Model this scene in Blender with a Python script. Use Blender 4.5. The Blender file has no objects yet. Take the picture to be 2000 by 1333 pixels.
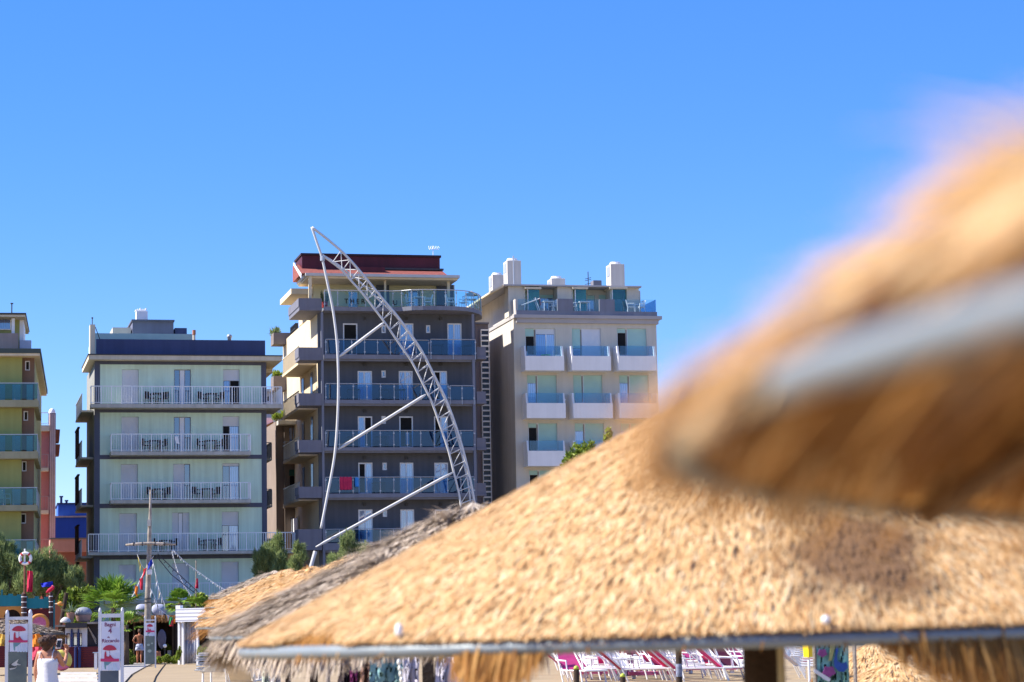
import bpy, bmesh, math, random
import numpy as np
from mathutils import Vector, Matrix

random.seed(7)
rng = np.random.default_rng(7)
C = bpy.context.scene.collection
S = bpy.context.scene
R = math.radians

# ------------------------------------------------------------------ camera
FPX = 4722.0
CAM_H = 1.55
PITCH, ROLL = math.atan(558.0 / FPX), 0.018
cd = bpy.data.cameras.new('camera')
cam = bpy.data.objects.new('camera', cd)
C.objects.link(cam)
cd.sensor_width = 36.0
cd.lens = FPX * 36.0 / 2000.0
cd.clip_start, cd.clip_end = 0.05, 6000
CM = Matrix.Rotation(math.pi / 2 + PITCH, 4, 'X') @ Matrix.Rotation(-ROLL, 4, 'Z')
cam.matrix_world = Matrix.Translation((0, 0, CAM_H)) @ CM
cd.dof.use_dof = True
cd.dof.focus_distance = 125.0
cd.dof.aperture_fstop = 4.8
cd.dof.aperture_blades = 0
S.camera = cam

# ------------------------------------------------------------------ light
SUN_EL, SUN_AZ = R(42), R(-92)          # azimuth clockwise from +Y
W = bpy.data.worlds.new('World')
S.world = W
W.use_nodes = True
nt = W.node_tree
bg = nt.nodes['Background']
sky = nt.nodes.new('ShaderNodeTexSky')
sky.sky_type = 'NISHITA'
sky.sun_disc = False
sky.sun_elevation = SUN_EL
sky.sun_rotation = SUN_AZ
sky.altitude = 0
sky.air_density = 0.85
sky.dust_density = 0.0
sky.ozone_density = 4.0
hs = nt.nodes.new('ShaderNodeHueSaturation')
hs.inputs['Hue'].default_value = 0.512
hs.inputs['Saturation'].default_value = 1.40
nt.links.new(sky.outputs[0], hs.inputs['Color'])
tint = nt.nodes.new('ShaderNodeMixRGB')
tint.blend_type = 'MULTIPLY'
tint.inputs[0].default_value = 1.0
tint.inputs[2].default_value = (0.97, 0.905, 1.0, 1)
nt.links.new(hs.outputs[0], tint.inputs[1])
veil = nt.nodes.new('ShaderNodeMixRGB')
veil.inputs[0].default_value = 0.28
veil.inputs[2].default_value = (1.3, 2.35, 4.8, 1)
nt.links.new(tint.outputs[0], veil.inputs[1])
nt.links.new(veil.outputs[0], bg.inputs[0])
bg.inputs[1].default_value = 0.098
sl = bpy.data.lights.new('sun', 'SUN')
sl.energy = 4.4
sl.angle = R(0.53)
sl.color = (1.0, 0.93, 0.82)
sun = bpy.data.objects.new('sun', sl)
C.objects.link(sun)
SUN_DIR = Vector((math.sin(SUN_AZ) * math.cos(SUN_EL), math.cos(SUN_AZ) * math.cos(SUN_EL), math.sin(SUN_EL)))
sun.rotation_euler = SUN_DIR.to_track_quat('Z', 'Y').to_euler()
S.view_settings.view_transform = 'Standard'
S.view_settings.look = 'None'
S.view_settings.exposure = 1.22
S.view_settings.gamma = 1.0
S.cycles.max_bounces = 8
S.cycles.transparent_max_bounces = 24
S.cycles.caustics_reflective = False
S.cycles.caustics_refractive = False

# ------------------------------------------------------------------ pixel -> place
R3 = CM.to_3x3()
CP = Vector((0, 0, CAM_H))

def ray(px, py):
    return R3 @ Vector(((px - 1000) / FPX, (666.5 - py) / FPX, -1))

def at(px, py, Y):
    v = ray(px, py)
    return CP + v * (Y / v.y)

def ground(px, py, z=0.0):
    v = ray(px, py)
    return CP + v * ((z - CAM_H) / v.z)

# ------------------------------------------------------------------ materials
def lin(c):
    return c / 12.92 if c <= 0.04045 else ((c + 0.055) / 1.055) ** 2.4

def srgb(r, g, b, k=1.0):
    return (lin(r / 255) * k, lin(g / 255) * k, lin(b / 255) * k)

MATS = {}

def mat(name, col, rough=0.85, var=0.10, scale=1.2, bump=0.0, bscale=None, spec=0.3, metal=0.0, streak=0.0, trans=0.0, bands=None):
    """procedural: base colour with large and fine noise variation, optional streaks, bump, translucency, slat bands (per metre)"""
    if name in MATS:
        return MATS[name]
    m = bpy.data.materials.new(name)
    m.use_nodes = True
    n, l = m.node_tree.nodes, m.node_tree.links
    b = n['Principled BSDF']
    b.inputs['Roughness'].default_value = rough
    b.inputs['Metallic'].default_value = metal
    b.inputs['Specular IOR Level'].default_value = spec
    tc = n.new('ShaderNodeTexCoord')
    nz = n.new('ShaderNodeTexNoise')
    nz.inputs['Scale'].default_value = scale
    nz.inputs['Detail'].default_value = 6
    nz.inputs['Roughness'].default_value = 0.65
    l.new(tc.outputs['Object'], nz.inputs['Vector'])
    rp = n.new('ShaderNodeValToRGB')
    rp.color_ramp.elements[0].position = 0.3
    rp.color_ramp.elements[1].position = 0.7
    lo = tuple(max(0, c * (1 - var)) for c in col)
    hi = tuple(min(1, c * (1 + var)) for c in col)
    rp.color_ramp.elements[0].color = (*lo, 1)
    rp.color_ramp.elements[1].color = (*hi, 1)
    l.new(nz.outputs[0], rp.inputs[0])
    out = rp.outputs[0]
    if streak > 0:
        mp = n.new('ShaderNodeMapping')
        mp.inputs['Scale'].default_value = (2.2, 2.2, 0.12)
        l.new(tc.outputs['Object'], mp.inputs[0])
        n2 = n.new('ShaderNodeTexNoise')
        n2.inputs['Scale'].default_value = 1.6
        n2.inputs['Detail'].default_value = 5
        l.new(mp.outputs[0], n2.inputs['Vector'])
        r2 = n.new('ShaderNodeValToRGB')
        r2.color_ramp.elements[0].position = 0.38
        r2.color_ramp.elements[0].color = (1 - streak, 1 - streak, 1 - streak * 1.1, 1)
        r2.color_ramp.elements[1].position = 0.62
        r2.color_ramp.elements[1].color = (1, 1, 1, 1)
        l.new(n2.outputs[0], r2.inputs[0])
        mx = n.new('ShaderNodeMixRGB')
        mx.blend_type = 'MULTIPLY'
        mx.inputs[0].default_value = 1
        l.new(out, mx.inputs[1])
        l.new(r2.outputs[0], mx.inputs[2])
        out = mx.outputs[0]
    l.new(out, b.inputs['Base Color'])
    hsrc = None
    if bands:
        wv = n.new('ShaderNodeTexWave')
        wv.wave_type = 'BANDS'
        wv.bands_direction = bands[0]
        wv.inputs['Scale'].default_value = bands[1]
        l.new(tc.outputs['Object'], wv.inputs['Vector'])
        hsrc = wv.outputs[0]
        bstr, bdist = 0.8, 0.02
    elif bump > 0:
        nb = n.new('ShaderNodeTexNoise')
        nb.inputs['Scale'].default_value = bscale or scale * 8
        nb.inputs['Detail'].default_value = 5
        l.new(tc.outputs['Object'], nb.inputs['Vector'])
        hsrc = nb.outputs[0]
        bstr, bdist = min(1, bump), 0.03
    if hsrc:
        bp = n.new('ShaderNodeBump')
        bp.inputs['Strength'].default_value = bstr
        bp.inputs['Distance'].default_value = bdist
        l.new(hsrc, bp.inputs['Height'])
        l.new(bp.outputs[0], b.inputs['Normal'])
    if trans > 0:
        o = n['Material Output']
        t = n.new('ShaderNodeBsdfTranslucent')
        l.new(out, t.inputs[0])
        ms = n.new('ShaderNodeMixShader')
        ms.inputs[0].default_value = trans
        l.new(b.outputs[0], ms.inputs[1])
        l.new(t.outputs[0], ms.inputs[2])
        l.new(ms.outputs[0], o.inputs[0])
    MATS[name] = m
    return m

def glass(name, tint, refl=0.14, rough=0.02):
    if name in MATS:
        return MATS[name]
    m = bpy.data.materials.new(name)
    m.use_nodes = True
    n, l = m.node_tree.nodes, m.node_tree.links
    n.remove(n['Principled BSDF'])
    o = n['Material Output']
    t = n.new('ShaderNodeBsdfTransparent')
    t.inputs[0].default_value = (*tint, 1)
    g = n.new('ShaderNodeBsdfGlossy')
    g.inputs['Roughness'].default_value = rough
    ms = n.new('ShaderNodeMixShader')
    fr = n.new('ShaderNodeLayerWeight')
    fr.inputs[0].default_value = 0.25
    mm = n.new('ShaderNodeMath')
    mm.operation = 'MULTIPLY_ADD'
    mm.inputs[1].default_value = 0.22
    mm.inputs[2].default_value = refl
    l.new(fr.outputs['Facing'], mm.inputs[0])
    l.new(mm.outputs[0], ms.inputs[0])
    l.new(t.outputs[0], ms.inputs[1])
    l.new(g.outputs[0], ms.inputs[2])
    l.new(ms.outputs[0], o.inputs[0])
    MATS[name] = m
    return m

def pane(name, col, refl=0.35):
    """window pane: dark or curtained interior colour under a reflection"""
    if name in MATS:
        return MATS[name]
    m = bpy.data.materials.new(name)
    m.use_nodes = True
    n, l = m.node_tree.nodes, m.node_tree.links
    b = n['Principled BSDF']
    o = n['Material Output']
    tc = n.new('ShaderNodeTexCoord')
    wv = n.new('ShaderNodeTexWave')
    wv.bands_direction = 'X'
    wv.inputs['Scale'].default_value = 2.3
    wv.inputs['Distortion'].default_value = 3
    wv.inputs['Detail'].default_value = 2
    l.new(tc.outputs['Object'], wv.inputs['Vector'])
    rp = n.new('ShaderNodeValToRGB')
    rp.color_ramp.elements[0].color = (*[c * 0.72 for c in col], 1)
    rp.color_ramp.elements[1].color = (*[min(1, c * 1.2) for c in col], 1)
    l.new(wv.outputs[0], rp.inputs[0])
    l.new(rp.outputs[0], b.inputs['Base Color'])
    b.inputs['Roughness'].default_value = 0.6
    g = n.new('ShaderNodeBsdfGlossy')
    g.inputs['Roughness'].default_value = 0.04
    ms = n.new('ShaderNodeMixShader')
    ms.inputs[0].default_value = refl
    l.new(b.outputs[0], ms.inputs[1])
    l.new(g.outputs[0], ms.inputs[2])
    l.new(ms.outputs[0], o.inputs[0])
    MATS[name] = m
    return m

def toned(name, cols, rough=0.75, trans=0.0, spec=0.25, patch=None):
    """colour by the per-blade 'tone' attribute (what straw or leaf it is) with an optional noise-edged dark patch of painted shade"""
    if name in MATS:
        return MATS[name]
    m = bpy.data.materials.new(name)
    m.use_nodes = True
    n, l = m.node_tree.nodes, m.node_tree.links
    b = n['Principled BSDF']
    b.inputs['Roughness'].default_value = rough
    b.inputs['Specular IOR Level'].default_value = spec
    a = n.new('ShaderNodeAttribute')
    a.attribute_name = 'tone'
    rp = n.new('ShaderNodeValToRGB')
    e = rp.color_ramp.elements
    while len(e) < len(cols):
        e.new(0.5)
    for i, c in enumerate(cols):
        e[i].position = i / (len(cols) - 1)
        e[i].color = (*c, 1)
    l.new(a.outputs['Fac'], rp.inputs[0])
    out = rp.outputs[0]
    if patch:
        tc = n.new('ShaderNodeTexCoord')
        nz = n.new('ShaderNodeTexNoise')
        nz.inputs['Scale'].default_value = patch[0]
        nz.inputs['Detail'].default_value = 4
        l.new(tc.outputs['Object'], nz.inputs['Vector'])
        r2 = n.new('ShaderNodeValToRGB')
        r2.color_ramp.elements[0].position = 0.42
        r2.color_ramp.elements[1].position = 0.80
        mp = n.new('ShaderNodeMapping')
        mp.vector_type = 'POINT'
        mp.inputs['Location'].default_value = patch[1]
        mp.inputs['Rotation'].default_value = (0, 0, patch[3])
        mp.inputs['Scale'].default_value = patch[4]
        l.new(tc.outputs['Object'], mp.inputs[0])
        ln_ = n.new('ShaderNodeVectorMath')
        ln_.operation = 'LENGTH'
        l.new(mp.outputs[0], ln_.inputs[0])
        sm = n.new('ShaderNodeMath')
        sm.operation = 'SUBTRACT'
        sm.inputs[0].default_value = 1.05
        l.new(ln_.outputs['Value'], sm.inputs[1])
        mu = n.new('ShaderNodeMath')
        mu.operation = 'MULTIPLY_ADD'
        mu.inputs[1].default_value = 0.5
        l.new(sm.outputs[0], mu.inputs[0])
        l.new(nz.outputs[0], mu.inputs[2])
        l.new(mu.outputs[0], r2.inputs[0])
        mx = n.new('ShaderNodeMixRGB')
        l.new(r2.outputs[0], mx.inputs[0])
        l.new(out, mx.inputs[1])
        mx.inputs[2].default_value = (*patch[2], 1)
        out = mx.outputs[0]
    l.new(out, b.inputs['Base Color'])
    if trans > 0:
        o = n['Material Output']
        t = n.new('ShaderNodeBsdfTranslucent')
        l.new(out, t.inputs[0])
        ms = n.new('ShaderNodeMixShader')
        ms.inputs[0].default_value = trans
        l.new(b.outputs[0], ms.inputs[1])
        l.new(t.outputs[0], ms.inputs[2])
        l.new(ms.outputs[0], o.inputs[0])
    MATS[name] = m
    return m

# ------------------------------------------------------------------ mesh helpers
class MB:
    def __init__(s):
        s.v, s.f = [], []

    def quad(s, *p):
        i = len(s.v)
        s.v += [tuple(q) for q in p]
        s.f.append(tuple(range(i, i + len(p))))
        return s

    def box(s, x0, x1, y0, y1, z0, z1):
        if x0 > x1: x0, x1 = x1, x0
        if y0 > y1: y0, y1 = y1, y0
        if z0 > z1: z0, z1 = z1, z0
        i = len(s.v)
        s.v += [(x0, y0, z0), (x1, y0, z0), (x1, y1, z0), (x0, y1, z0), (x0, y0, z1), (x1, y0, z1), (x1, y1, z1), (x0, y1, z1)]
        s.f += [tuple(i + k for k in q) for q in ((0, 3, 2, 1), (4, 5, 6, 7), (0, 1, 5, 4), (1, 2, 6, 5), (2, 3, 7, 6), (3, 0, 4, 7))]
        return s

    def tube(s, pts, r, n=8, cap=True, closed=False):
        pts = [Vector(p) for p in pts]
        m = len(pts)
        rs = r if isinstance(r, (list, tuple)) else [r] * m
        base = len(s.v)
        ref = None
        for k in range(m):
            if closed:
                t = pts[(k + 1) % m] - pts[k - 1]
            else:
                t = pts[min(k + 1, m - 1)] - pts[max(k - 1, 0)]
            t.normalize()
            if ref is None:
                ref = Vector((0, 0, 1)) if abs(t.z) < 0.9 else Vector((1, 0, 0))
            a = t.cross(ref)
            if a.length < 1e-6:
                a = t.orthogonal()
            a.normalize()
            ref = a.cross(t).normalized()
            for j in range(n):
                w = 2 * math.pi * j / n
                s.v.append(tuple(pts[k] + (a * math.cos(w) + ref * math.sin(w)) * rs[k]))
        for k in range(m if closed else m - 1):
            for j in range(n):
                p0, p1 = base + k * n, base + ((k + 1) % m) * n
                s.f.append((p0 + j, p0 + (j + 1) % n, p1 + (j + 1) % n, p1 + j))
        if cap and not closed:
            s.f.append(tuple(base + j for j in reversed(range(n))))
            s.f.append(tuple(base + (m - 1) * n + j for j in range(n)))
        return s

    def loft(s, rings, cap=True):
        """rings of equal length, each a list of points"""
        base, n = len(s.v), len(rings[0])
        for r in rings:
            s.v += [tuple(p) for p in r]
        for k in range(len(rings) - 1):
            for j in range(n):
                p0, p1 = base + k * n, base + (k + 1) * n
                s.f.append((p0 + j, p0 + (j + 1) % n, p1 + (j + 1) % n, p1 + j))
        if cap:
            s.f.append(tuple(base + j for j in reversed(range(n))))
            s.f.append(tuple(base + (len(rings) - 1) * n + j for j in range(n)))
        return s

    def lathe(s, prof, c=(0, 0, 0), n=16, sx=1, sy=1):
        return s.loft([[(c[0] + r * sx * math.cos(2 * math.pi * j / n), c[1] + r * sy * math.sin(2 * math.pi * j / n), c[2] + z)
                        for j in range(n)] for r, z in prof])

    def prism(s, poly, y0, y1):
        """polygon in x,z extruded along y"""
        i, n = len(s.v), len(poly)
        s.v += [(x, y0, z) for x, z in poly] + [(x, y1, z) for x, z in poly]
        s.f.append(tuple(i + k for k in range(n)))
        s.f.append(tuple(i + n + k for k in reversed(range(n))))
        for k in range(n):
            s.f.append((i + k, i + n + k, i + n + (k + 1) % n, i + (k + 1) % n))
        return s

    def flat(s, poly, z0, z1):
        """polygon in x,y extruded along z"""
        i, n = len(s.v), len(poly)
        s.v += [(x, y, z0) for x, y in poly] + [(x, y, z1) for x, y in poly]
        s.f.append(tuple(i + k for k in reversed(range(n))))
        s.f.append(tuple(i + n + k for k in range(n)))
        for k in range(n):
            s.f.append((i + k, i + (k + 1) % n, i + n + (k + 1) % n, i + n + k))
        return s

    def build(s, name, m, parent=None, smooth=False, bevel=0.0):
        me = bpy.data.meshes.new(name)
        me.from_pydata(s.v, [], s.f)
        bm = bmesh.new()
        bm.from_mesh(me)
        bmesh.ops.recalc_face_normals(bm, faces=bm.faces)
        bm.to_mesh(me)
        bm.free()
        if smooth:
            for p in me.polygons:
                p.use_smooth = True
        me.materials.append(m)
        o = bpy.data.objects.new(name, me)
        C.objects.link(o)
        if parent is not None:
            o.parent = parent
        if bevel:
            b = o.modifiers.new('bevel', 'BEVEL')
            b.width, b.segments, b.limit_method = bevel, 2, 'ANGLE'
        return o

def np_obj(name, verts, quads, tone, m, parent=None):
    me = bpy.data.meshes.new(name)
    nv, nf = len(verts), len(quads)
    me.vertices.add(nv)
    me.vertices.foreach_set('co', np.asarray(verts, dtype=np.float32).ravel())
    me.loops.add(nf * 4)
    me.loops.foreach_set('vertex_index', np.asarray(quads, dtype=np.int32).ravel())
    me.polygons.add(nf)
    me.polygons.foreach_set('loop_start', np.arange(0, nf * 4, 4, dtype=np.int32))
    me.update(calc_edges=True)
    if tone is not None:
        at_ = me.attributes.new('tone', 'FLOAT', 'POINT')
        at_.data.foreach_set('value', np.asarray(tone, dtype=np.float32))
    me.materials.append(m)
    me.validate()
    o = bpy.data.objects.new(name, me)
    C.objects.link(o)
    if parent is not None:
        o.parent = parent
    return o

def tag(o, label=None, cat=None, group=None, kind=None):
    if label: o['label'] = label
    if cat: o['category'] = cat
    if group: o['group'] = group
    if kind: o['kind'] = kind
    return o

def thing(name, label, cat, loc=(0, 0, 0), rz=0.0, group=None):
    o = bpy.data.objects.new(name, None)
    o.empty_display_size = 0.3
    C.objects.link(o)
    o.location = loc
    o.rotation_euler = (0, 0, rz)
    return tag(o, label, cat, group)

def dup(root, loc, rz=0.0, label=None, group=None, scale=None):
    r = root.copy()
    C.objects.link(r)
    r.location = loc
    r.rotation_euler = (0, 0, rz)
    if label: r['label'] = label
    if group: r['group'] = group
    if scale: r.scale = (scale,) * 3
    for ch in list(root.children):
        c = ch.copy()
        C.objects.link(c)
        c.parent = r
        for g in list(ch.children):
            d = g.copy()
            C.objects.link(d)
            d.parent = c
    return r

class Fac:
    """a facade plane: local x along it, local y into the building, z up"""
    def __init__(s, px, py, Y, phi):
        s.phi = phi
        o = at(px, py, Y)
        s.O = Vector((o.x, o.y, 0))
        s.ux = Vector((math.cos(phi), math.sin(phi), 0))
        s.n = Vector((math.sin(phi), -math.cos(phi), 0))

    def hit(s, px, py, off=0.0):
        v = ray(px, py)
        d = Vector((s.O.x - CP.x, s.O.y - CP.y, 0))
        t = (d.dot(s.n) + off) / Vector((v.x, v.y, 0)).dot(s.n)
        p = CP + v * t
        return (p - s.O).dot(s.ux), p.z

    def rect(s, x0, y0, x1, y1, off=0.0):
        ym, xm = (y0 + y1) / 2, (x0 + x1) / 2
        return s.hit(x0, ym, off)[0], s.hit(x1, ym, off)[0], s.hit(xm, y1, off)[1], s.hit(xm, y0, off)[1]

    def world(s, u, y, z):
        p = s.O + s.ux * u - s.n * y
        return Vector((p.x, p.y, z))

    def root(s, name, label, cat):
        return thing(name, label, cat, (s.O.x, s.O.y, 0), s.phi)

def wall_holes(x0, x1, z0, z1, y0, y1, holes):
    """front sheet at y0 with openings whose reveals run back to y1"""
    m = MB()
    xs = sorted({x0, x1, *[min(max(h[k], x0), x1) for h in holes for k in (0, 1)]})
    zs = sorted({z0, z1, *[min(max(h[k], z0), z1) for h in holes for k in (2, 3)]})
    for i in range(len(xs) - 1):
        for j in range(len(zs) - 1):
            cx, cz = (xs[i] + xs[i + 1]) / 2, (zs[j] + zs[j + 1]) / 2
            if not any(h[0] < cx < h[1] and h[2] < cz < h[3] for h in holes):
                m.quad((xs[i], y0, zs[j]), (xs[i + 1], y0, zs[j]), (xs[i + 1], y0, zs[j + 1]), (xs[i], y0, zs[j + 1]))
    for a, b, c, d in holes:
        m.quad((a, y0, c), (a, y0, d), (a, y1, d), (a, y1, c))
        m.quad((b, y0, c), (b, y1, c), (b, y1, d), (b, y0, d))
        m.quad((a, y0, d), (b, y0, d), (b, y1, d), (a, y1, d))
        m.quad((a, y0, c), (a, y1, c), (b, y1, c), (b, y0, c))
    m.quad((x0, y0, z0), (x0, y1, z0), (x0, y1, z1), (x0, y0, z1))
    m.quad((x1, y0, z0), (x1, y0, z1), (x1, y1, z1), (x1, y1, z0))
    m.quad((x0, y0, z1), (x0, y1, z1), (x1, y1, z1), (x1, y0, z1))
    return m

# shared materials
white_paint = mat('white_paint', (0.78, 0.78, 0.80), 0.5, 0.05, 3)
white_plastic = mat('white_plastic', (0.82, 0.82, 0.84), 0.4, 0.03, 3)
shutter_m = mat('roller_shutter', (0.74, 0.76, 0.80), 0.6, 0.05, 0.8, bands=('Z', 5.0))
green_shutter = mat('pale_green_shutter', (0.46, 0.68, 0.60), 0.55, 0.06, 0.8, bands=('Z', 5.0))
dark_int = mat('dark_interior', (0.014, 0.012, 0.012), 0.9, 0.3, 2)
blue_pane = pane('blue_curtained_pane', (0.05, 0.14, 0.42), 0.30)
navy_pane = pane('navy_pane', (0.015, 0.03, 0.10), 0.28)
light_pane = pane('light_curtained_pane', (0.32, 0.42, 0.66), 0.25)
bal_glass = glass('blue_balcony_glass', (0.44, 0.62, 0.78), 0.06)
clear_glass = glass('pale_glass', (0.80, 0.93, 0.94), 0.04)
teal_glass = glass('teal_glass', (0.34, 0.76, 0.76), 0.08)
rail_m = mat('white_railing', (0.86, 0.87, 0.88), 0.45, 0.05, 2)
steel = mat('steel', (0.42, 0.44, 0.48), 0.4, 0.08, 4, metal=0.4)
dark_metal = mat('dark_metal', (0.05, 0.05, 0.055), 0.5, 0.2, 4)
rattan = mat('dark_rattan', (0.05, 0.045, 0.045), 0.8, 0.3, 20)
wood_dark = mat('dark_wood', (0.055, 0.035, 0.024), 0.85, 0.3, 6, bump=0.5, streak=0.3)
wood_grey = mat('weathered_wood', (0.34, 0.29, 0.25), 0.9, 0.25, 5, bump=0.6, streak=0.35)
# ------------------------------------------------------------------ the ground
sand_m = mat('beach_sand', (0.33, 0.25, 0.155), 0.95, 0.16, 0.35, bump=0.8, bscale=7)
g = MB()
n = 40
xs = [-900 + 1800 * i / n for i in range(n + 1)]
ys = [-60 + 1500 * (j / n) ** 2 for j in range(n + 1)]
for i in range(n):
    for j in range(n):
        g.quad((xs[i], ys[j], 0), (xs[i + 1], ys[j], 0), (xs[i + 1], ys[j + 1], 0), (xs[i], ys[j + 1], 0))
tag(g.build('sand', sand_m), kind='structure')
pave_m = mat('grey_paving', (0.36, 0.34, 0.33), 0.9, 0.12, 0.6, bump=0.4, bscale=5, streak=0.1)
walk_m = mat('sandy_concrete', (0.33, 0.25, 0.155), 0.92, 0.10, 0.5, bump=0.5, bscale=6)

def gpoly(pts, z):
    return [tuple(ground(px, py, z)) for px, py in pts]

def strip(name, pts, z, m):
    b = MB()
    b.quad(*gpoly(pts, z))
    return tag(b.build(name, m), kind='structure')

strip('sand_path', [(246, 1334), (262, 1318), (284, 1305), (303, 1296), (345, 1294), (392, 1290), (402, 1303), (392, 1334)], 0.006, walk_m)
strip('paved_walkway', [(180, 1420), (180, 1334), (232, 1302), (262, 1295.5), (300, 1295.5), (282, 1304.5), (258, 1318), (244, 1334), (225, 1420)], 0.010, pave_m)
edge_m = mat('dark_kerb_rope', (0.10, 0.07, 0.045), 0.9, 0.3, 6)
for pts in ([(300, 1296), (281, 1304.5), (257, 1318), (243, 1334), (236, 1345)], [(323, 1297), (314, 1308), (304, 1322), (299, 1335)]):
    e = MB()
    e.tube([ground(px, py, 0.03) for px, py in pts], 0.017, 6)
    tag(e.build('path_edging', edge_m), 'dark rope edging ' + ('between grey walkway and sandy path' if len(pts) > 4 else 'lying along the middle of the sandy path'), 'edging')

def tiled_door(bld, rc, tiles, y=0.0, name='balcony_door', fr=None, fw=0.06, frame_mat=None):
    """door or window in an opening: frame mesh with tile children given as fractions (x0,x1,z0,z1,material,name[,depth])"""
    u0, u1, z0, z1 = rc
    w, h = u1 - u0, z1 - z0
    f = MB()
    a, b = y + 0.10, y + 0.17
    f.box(u0, u0 + fw, a, b, z0, z1).box(u1 - fw, u1, a, b, z0, z1).box(u0 + fw, u1 - fw, a, b, z1 - fw, z1).box(u0 + fw, u1 - fw, a, b, z0, z0 + fw)
    for t in tiles:
        if 0.02 < t[0] < 0.98:
            x = u0 + w * t[0]
            f.box(x - fw * 0.5, x + fw * 0.5, a + 0.003, b - 0.003, z0 + fw, z1 - fw)
    o = f.build(name, frame_mat or white_paint, bld)
    for t in tiles:
        d = t[6] if len(t) > 6 else 0.0
        p = MB()
        p.box(u0 + w * t[0] + 0.012, u0 + w * t[1] - 0.012, y + 0.125 + d, y + 0.155 + d, z0 + h * t[2] + 0.012, z0 + h * t[3] - 0.012)
        p.build(t[5], t[4], o)
    return o

SHUT = [(0, 1, 0, 1, shutter_m, 'shutter', -0.03)]
def HALF(f, l=blue_pane, r=dark_int):
    return [(0, 1, 1 - f, 1, shutter_m, 'shutter', -0.03), (0, 0.42, 0, 1 - f, l, 'pane'), (0.42, 1, 0, 1 - f, r, 'pane')]
SPLIT = [(0, 0.34, 0, 1, navy_pane, 'pane'), (0.34, 0.64, 0, 1, white_plastic, 'door_leaf', -0.02), (0.64, 1, 0, 1, navy_pane, 'pane')]
BLUE2 = [(0, 0.46, 0, 1, blue_pane, 'pane'), (0.46, 1, 0, 1, light_pane, 'pane')]
DARK = [(0, 1, 0, 1, dark_int, 'doorway')]
SMALL = [(0, 1, 0, 1, navy_pane, 'pane')]

def picket_rail(name, parent, u0, u1, y, z0, z1, returns=(), m=None, post=0.62, bal=0.155, pw=0.03):
    """white railing: top and bottom rail, posts and balusters, with returns to the wall at the given u"""
    r = MB()
    r.box(u0, u1, y - 0.03, y + 0.03, z1 - 0.05, z1)
    r.box(u0, u1, y - 0.018, y + 0.018, z0 + 0.06, z0 + 0.095)
    k = max(1, round((u1 - u0) / post))
    for i in range(k + 1):
        u = u0 + (u1 - u0) * i / k
        r.box(u - pw, u + pw, y - 0.036, y + 0.036, z0, z1 - 0.052)
        if i < k:
            q = max(1, round((u1 - u0) / k / bal))
            for j in range(1, q):
                x = u + (u1 - u0) / k * j / q
                r.box(x - 0.012, x + 0.012, y - 0.012, y + 0.012, z0 + 0.097, z1 - 0.052)
    for u, yb in returns:
        r.box(u - 0.028, u + 0.028, y + 0.04, yb, z1 - 0.05, z1)
        r.box(u - 0.018, u + 0.018, y + 0.04, yb, z0 + 0.06, z0 + 0.095)
        q = max(2, int((yb - y) / bal))
        for j in range(1, q):
            yy = y + (yb - y) * j / q
            r.box(u - 0.012, u + 0.012, yy - 0.012, yy + 0.012, z0 + 0.097, z1 - 0.052)
    return r.build(name, m or rail_m, parent)

# ------------------------------------------------------------------ furniture kept as prototypes and copied
def chair_parts(t, seat_m, w=0.48, d=0.48, sh=0.42, bh=0.84, slats=True):
    b = MB()
    b.box(-w / 2, w / 2, -d / 2, d / 2, sh - 0.04, sh)
    b.build('seat', seat_m, t)
    b = MB()
    if slats:
        for i in range(5):
            x = -w / 2 + 0.05 + i * (w - 0.1) / 4
            b.tube([(x, d / 2 - 0.02, sh), (x, d / 2 + 0.08, bh)], 0.022, 5)
        b.tube([(-w / 2, d / 2 + 0.08, bh), (0, d / 2 + 0.1, bh + 0.04), (w / 2, d / 2 + 0.08, bh)], 0.03, 6)
    else:
        b.box(-w / 2, w / 2, d / 2 - 0.01, d / 2 + 0.03, sh + 0.002, bh)
    b.build('backrest', seat_m, t)
    for sx in (-1, 1):
        for sy in (-1, 1):
            b = MB()
            b.tube([(sx * (w / 2 - 0.02), sy * (d / 2 - 0.02), sh - 0.04), (sx * (w / 2 + 0.02), sy * (d / 2 + 0.02), 0)], 0.022, 5)
            b.build('leg', seat_m, t)
        b = MB()
        b.tube([(sx * w / 2, d / 2, sh + 0.22), (sx * w / 2, -d / 2 + 0.04, sh + 0.22), (sx * w / 2, -d / 2 + 0.02, sh - 0.02)], 0.022, 5)
        b.build('armrest', seat_m, t)

def table_parts(t, m, w=0.75, h=0.72):
    b = MB()
    b.box(-w / 2, w / 2, -w / 2, w / 2, h - 0.04, h)
    b.build('table_top', m, t)
    for sx in (-1, 1):
        for sy in (-1, 1):
            b = MB()
            b.tube([(sx * (w / 2 - 0.06), sy * (w / 2 - 0.06), h - 0.041), (sx * (w / 2 - 0.04), sy * (w / 2 - 0.04), 0)], 0.025, 5)
            b.build('leg', m, t)

PROTO = {}
def furniture(kind, loc, rz, label, cat, group):
    if kind not in PROTO:
        t = thing({'rc': 'rattan_chair', 'rt': 'rattan_table', 'wc': 'plastic_chair', 'wt': 'plastic_table'}[kind], label, cat, loc, rz, group)
        if kind == 'rc': chair_parts(t, rattan, slats=False)
        if kind == 'wc': chair_parts(t, white_plastic)
        if kind == 'rt': table_parts(t, rattan)
        if kind == 'wt': table_parts(t, white_plastic)
        PROTO[kind] = t
        return t
    return dup(PROTO[kind], loc, rz, label, group)

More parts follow.
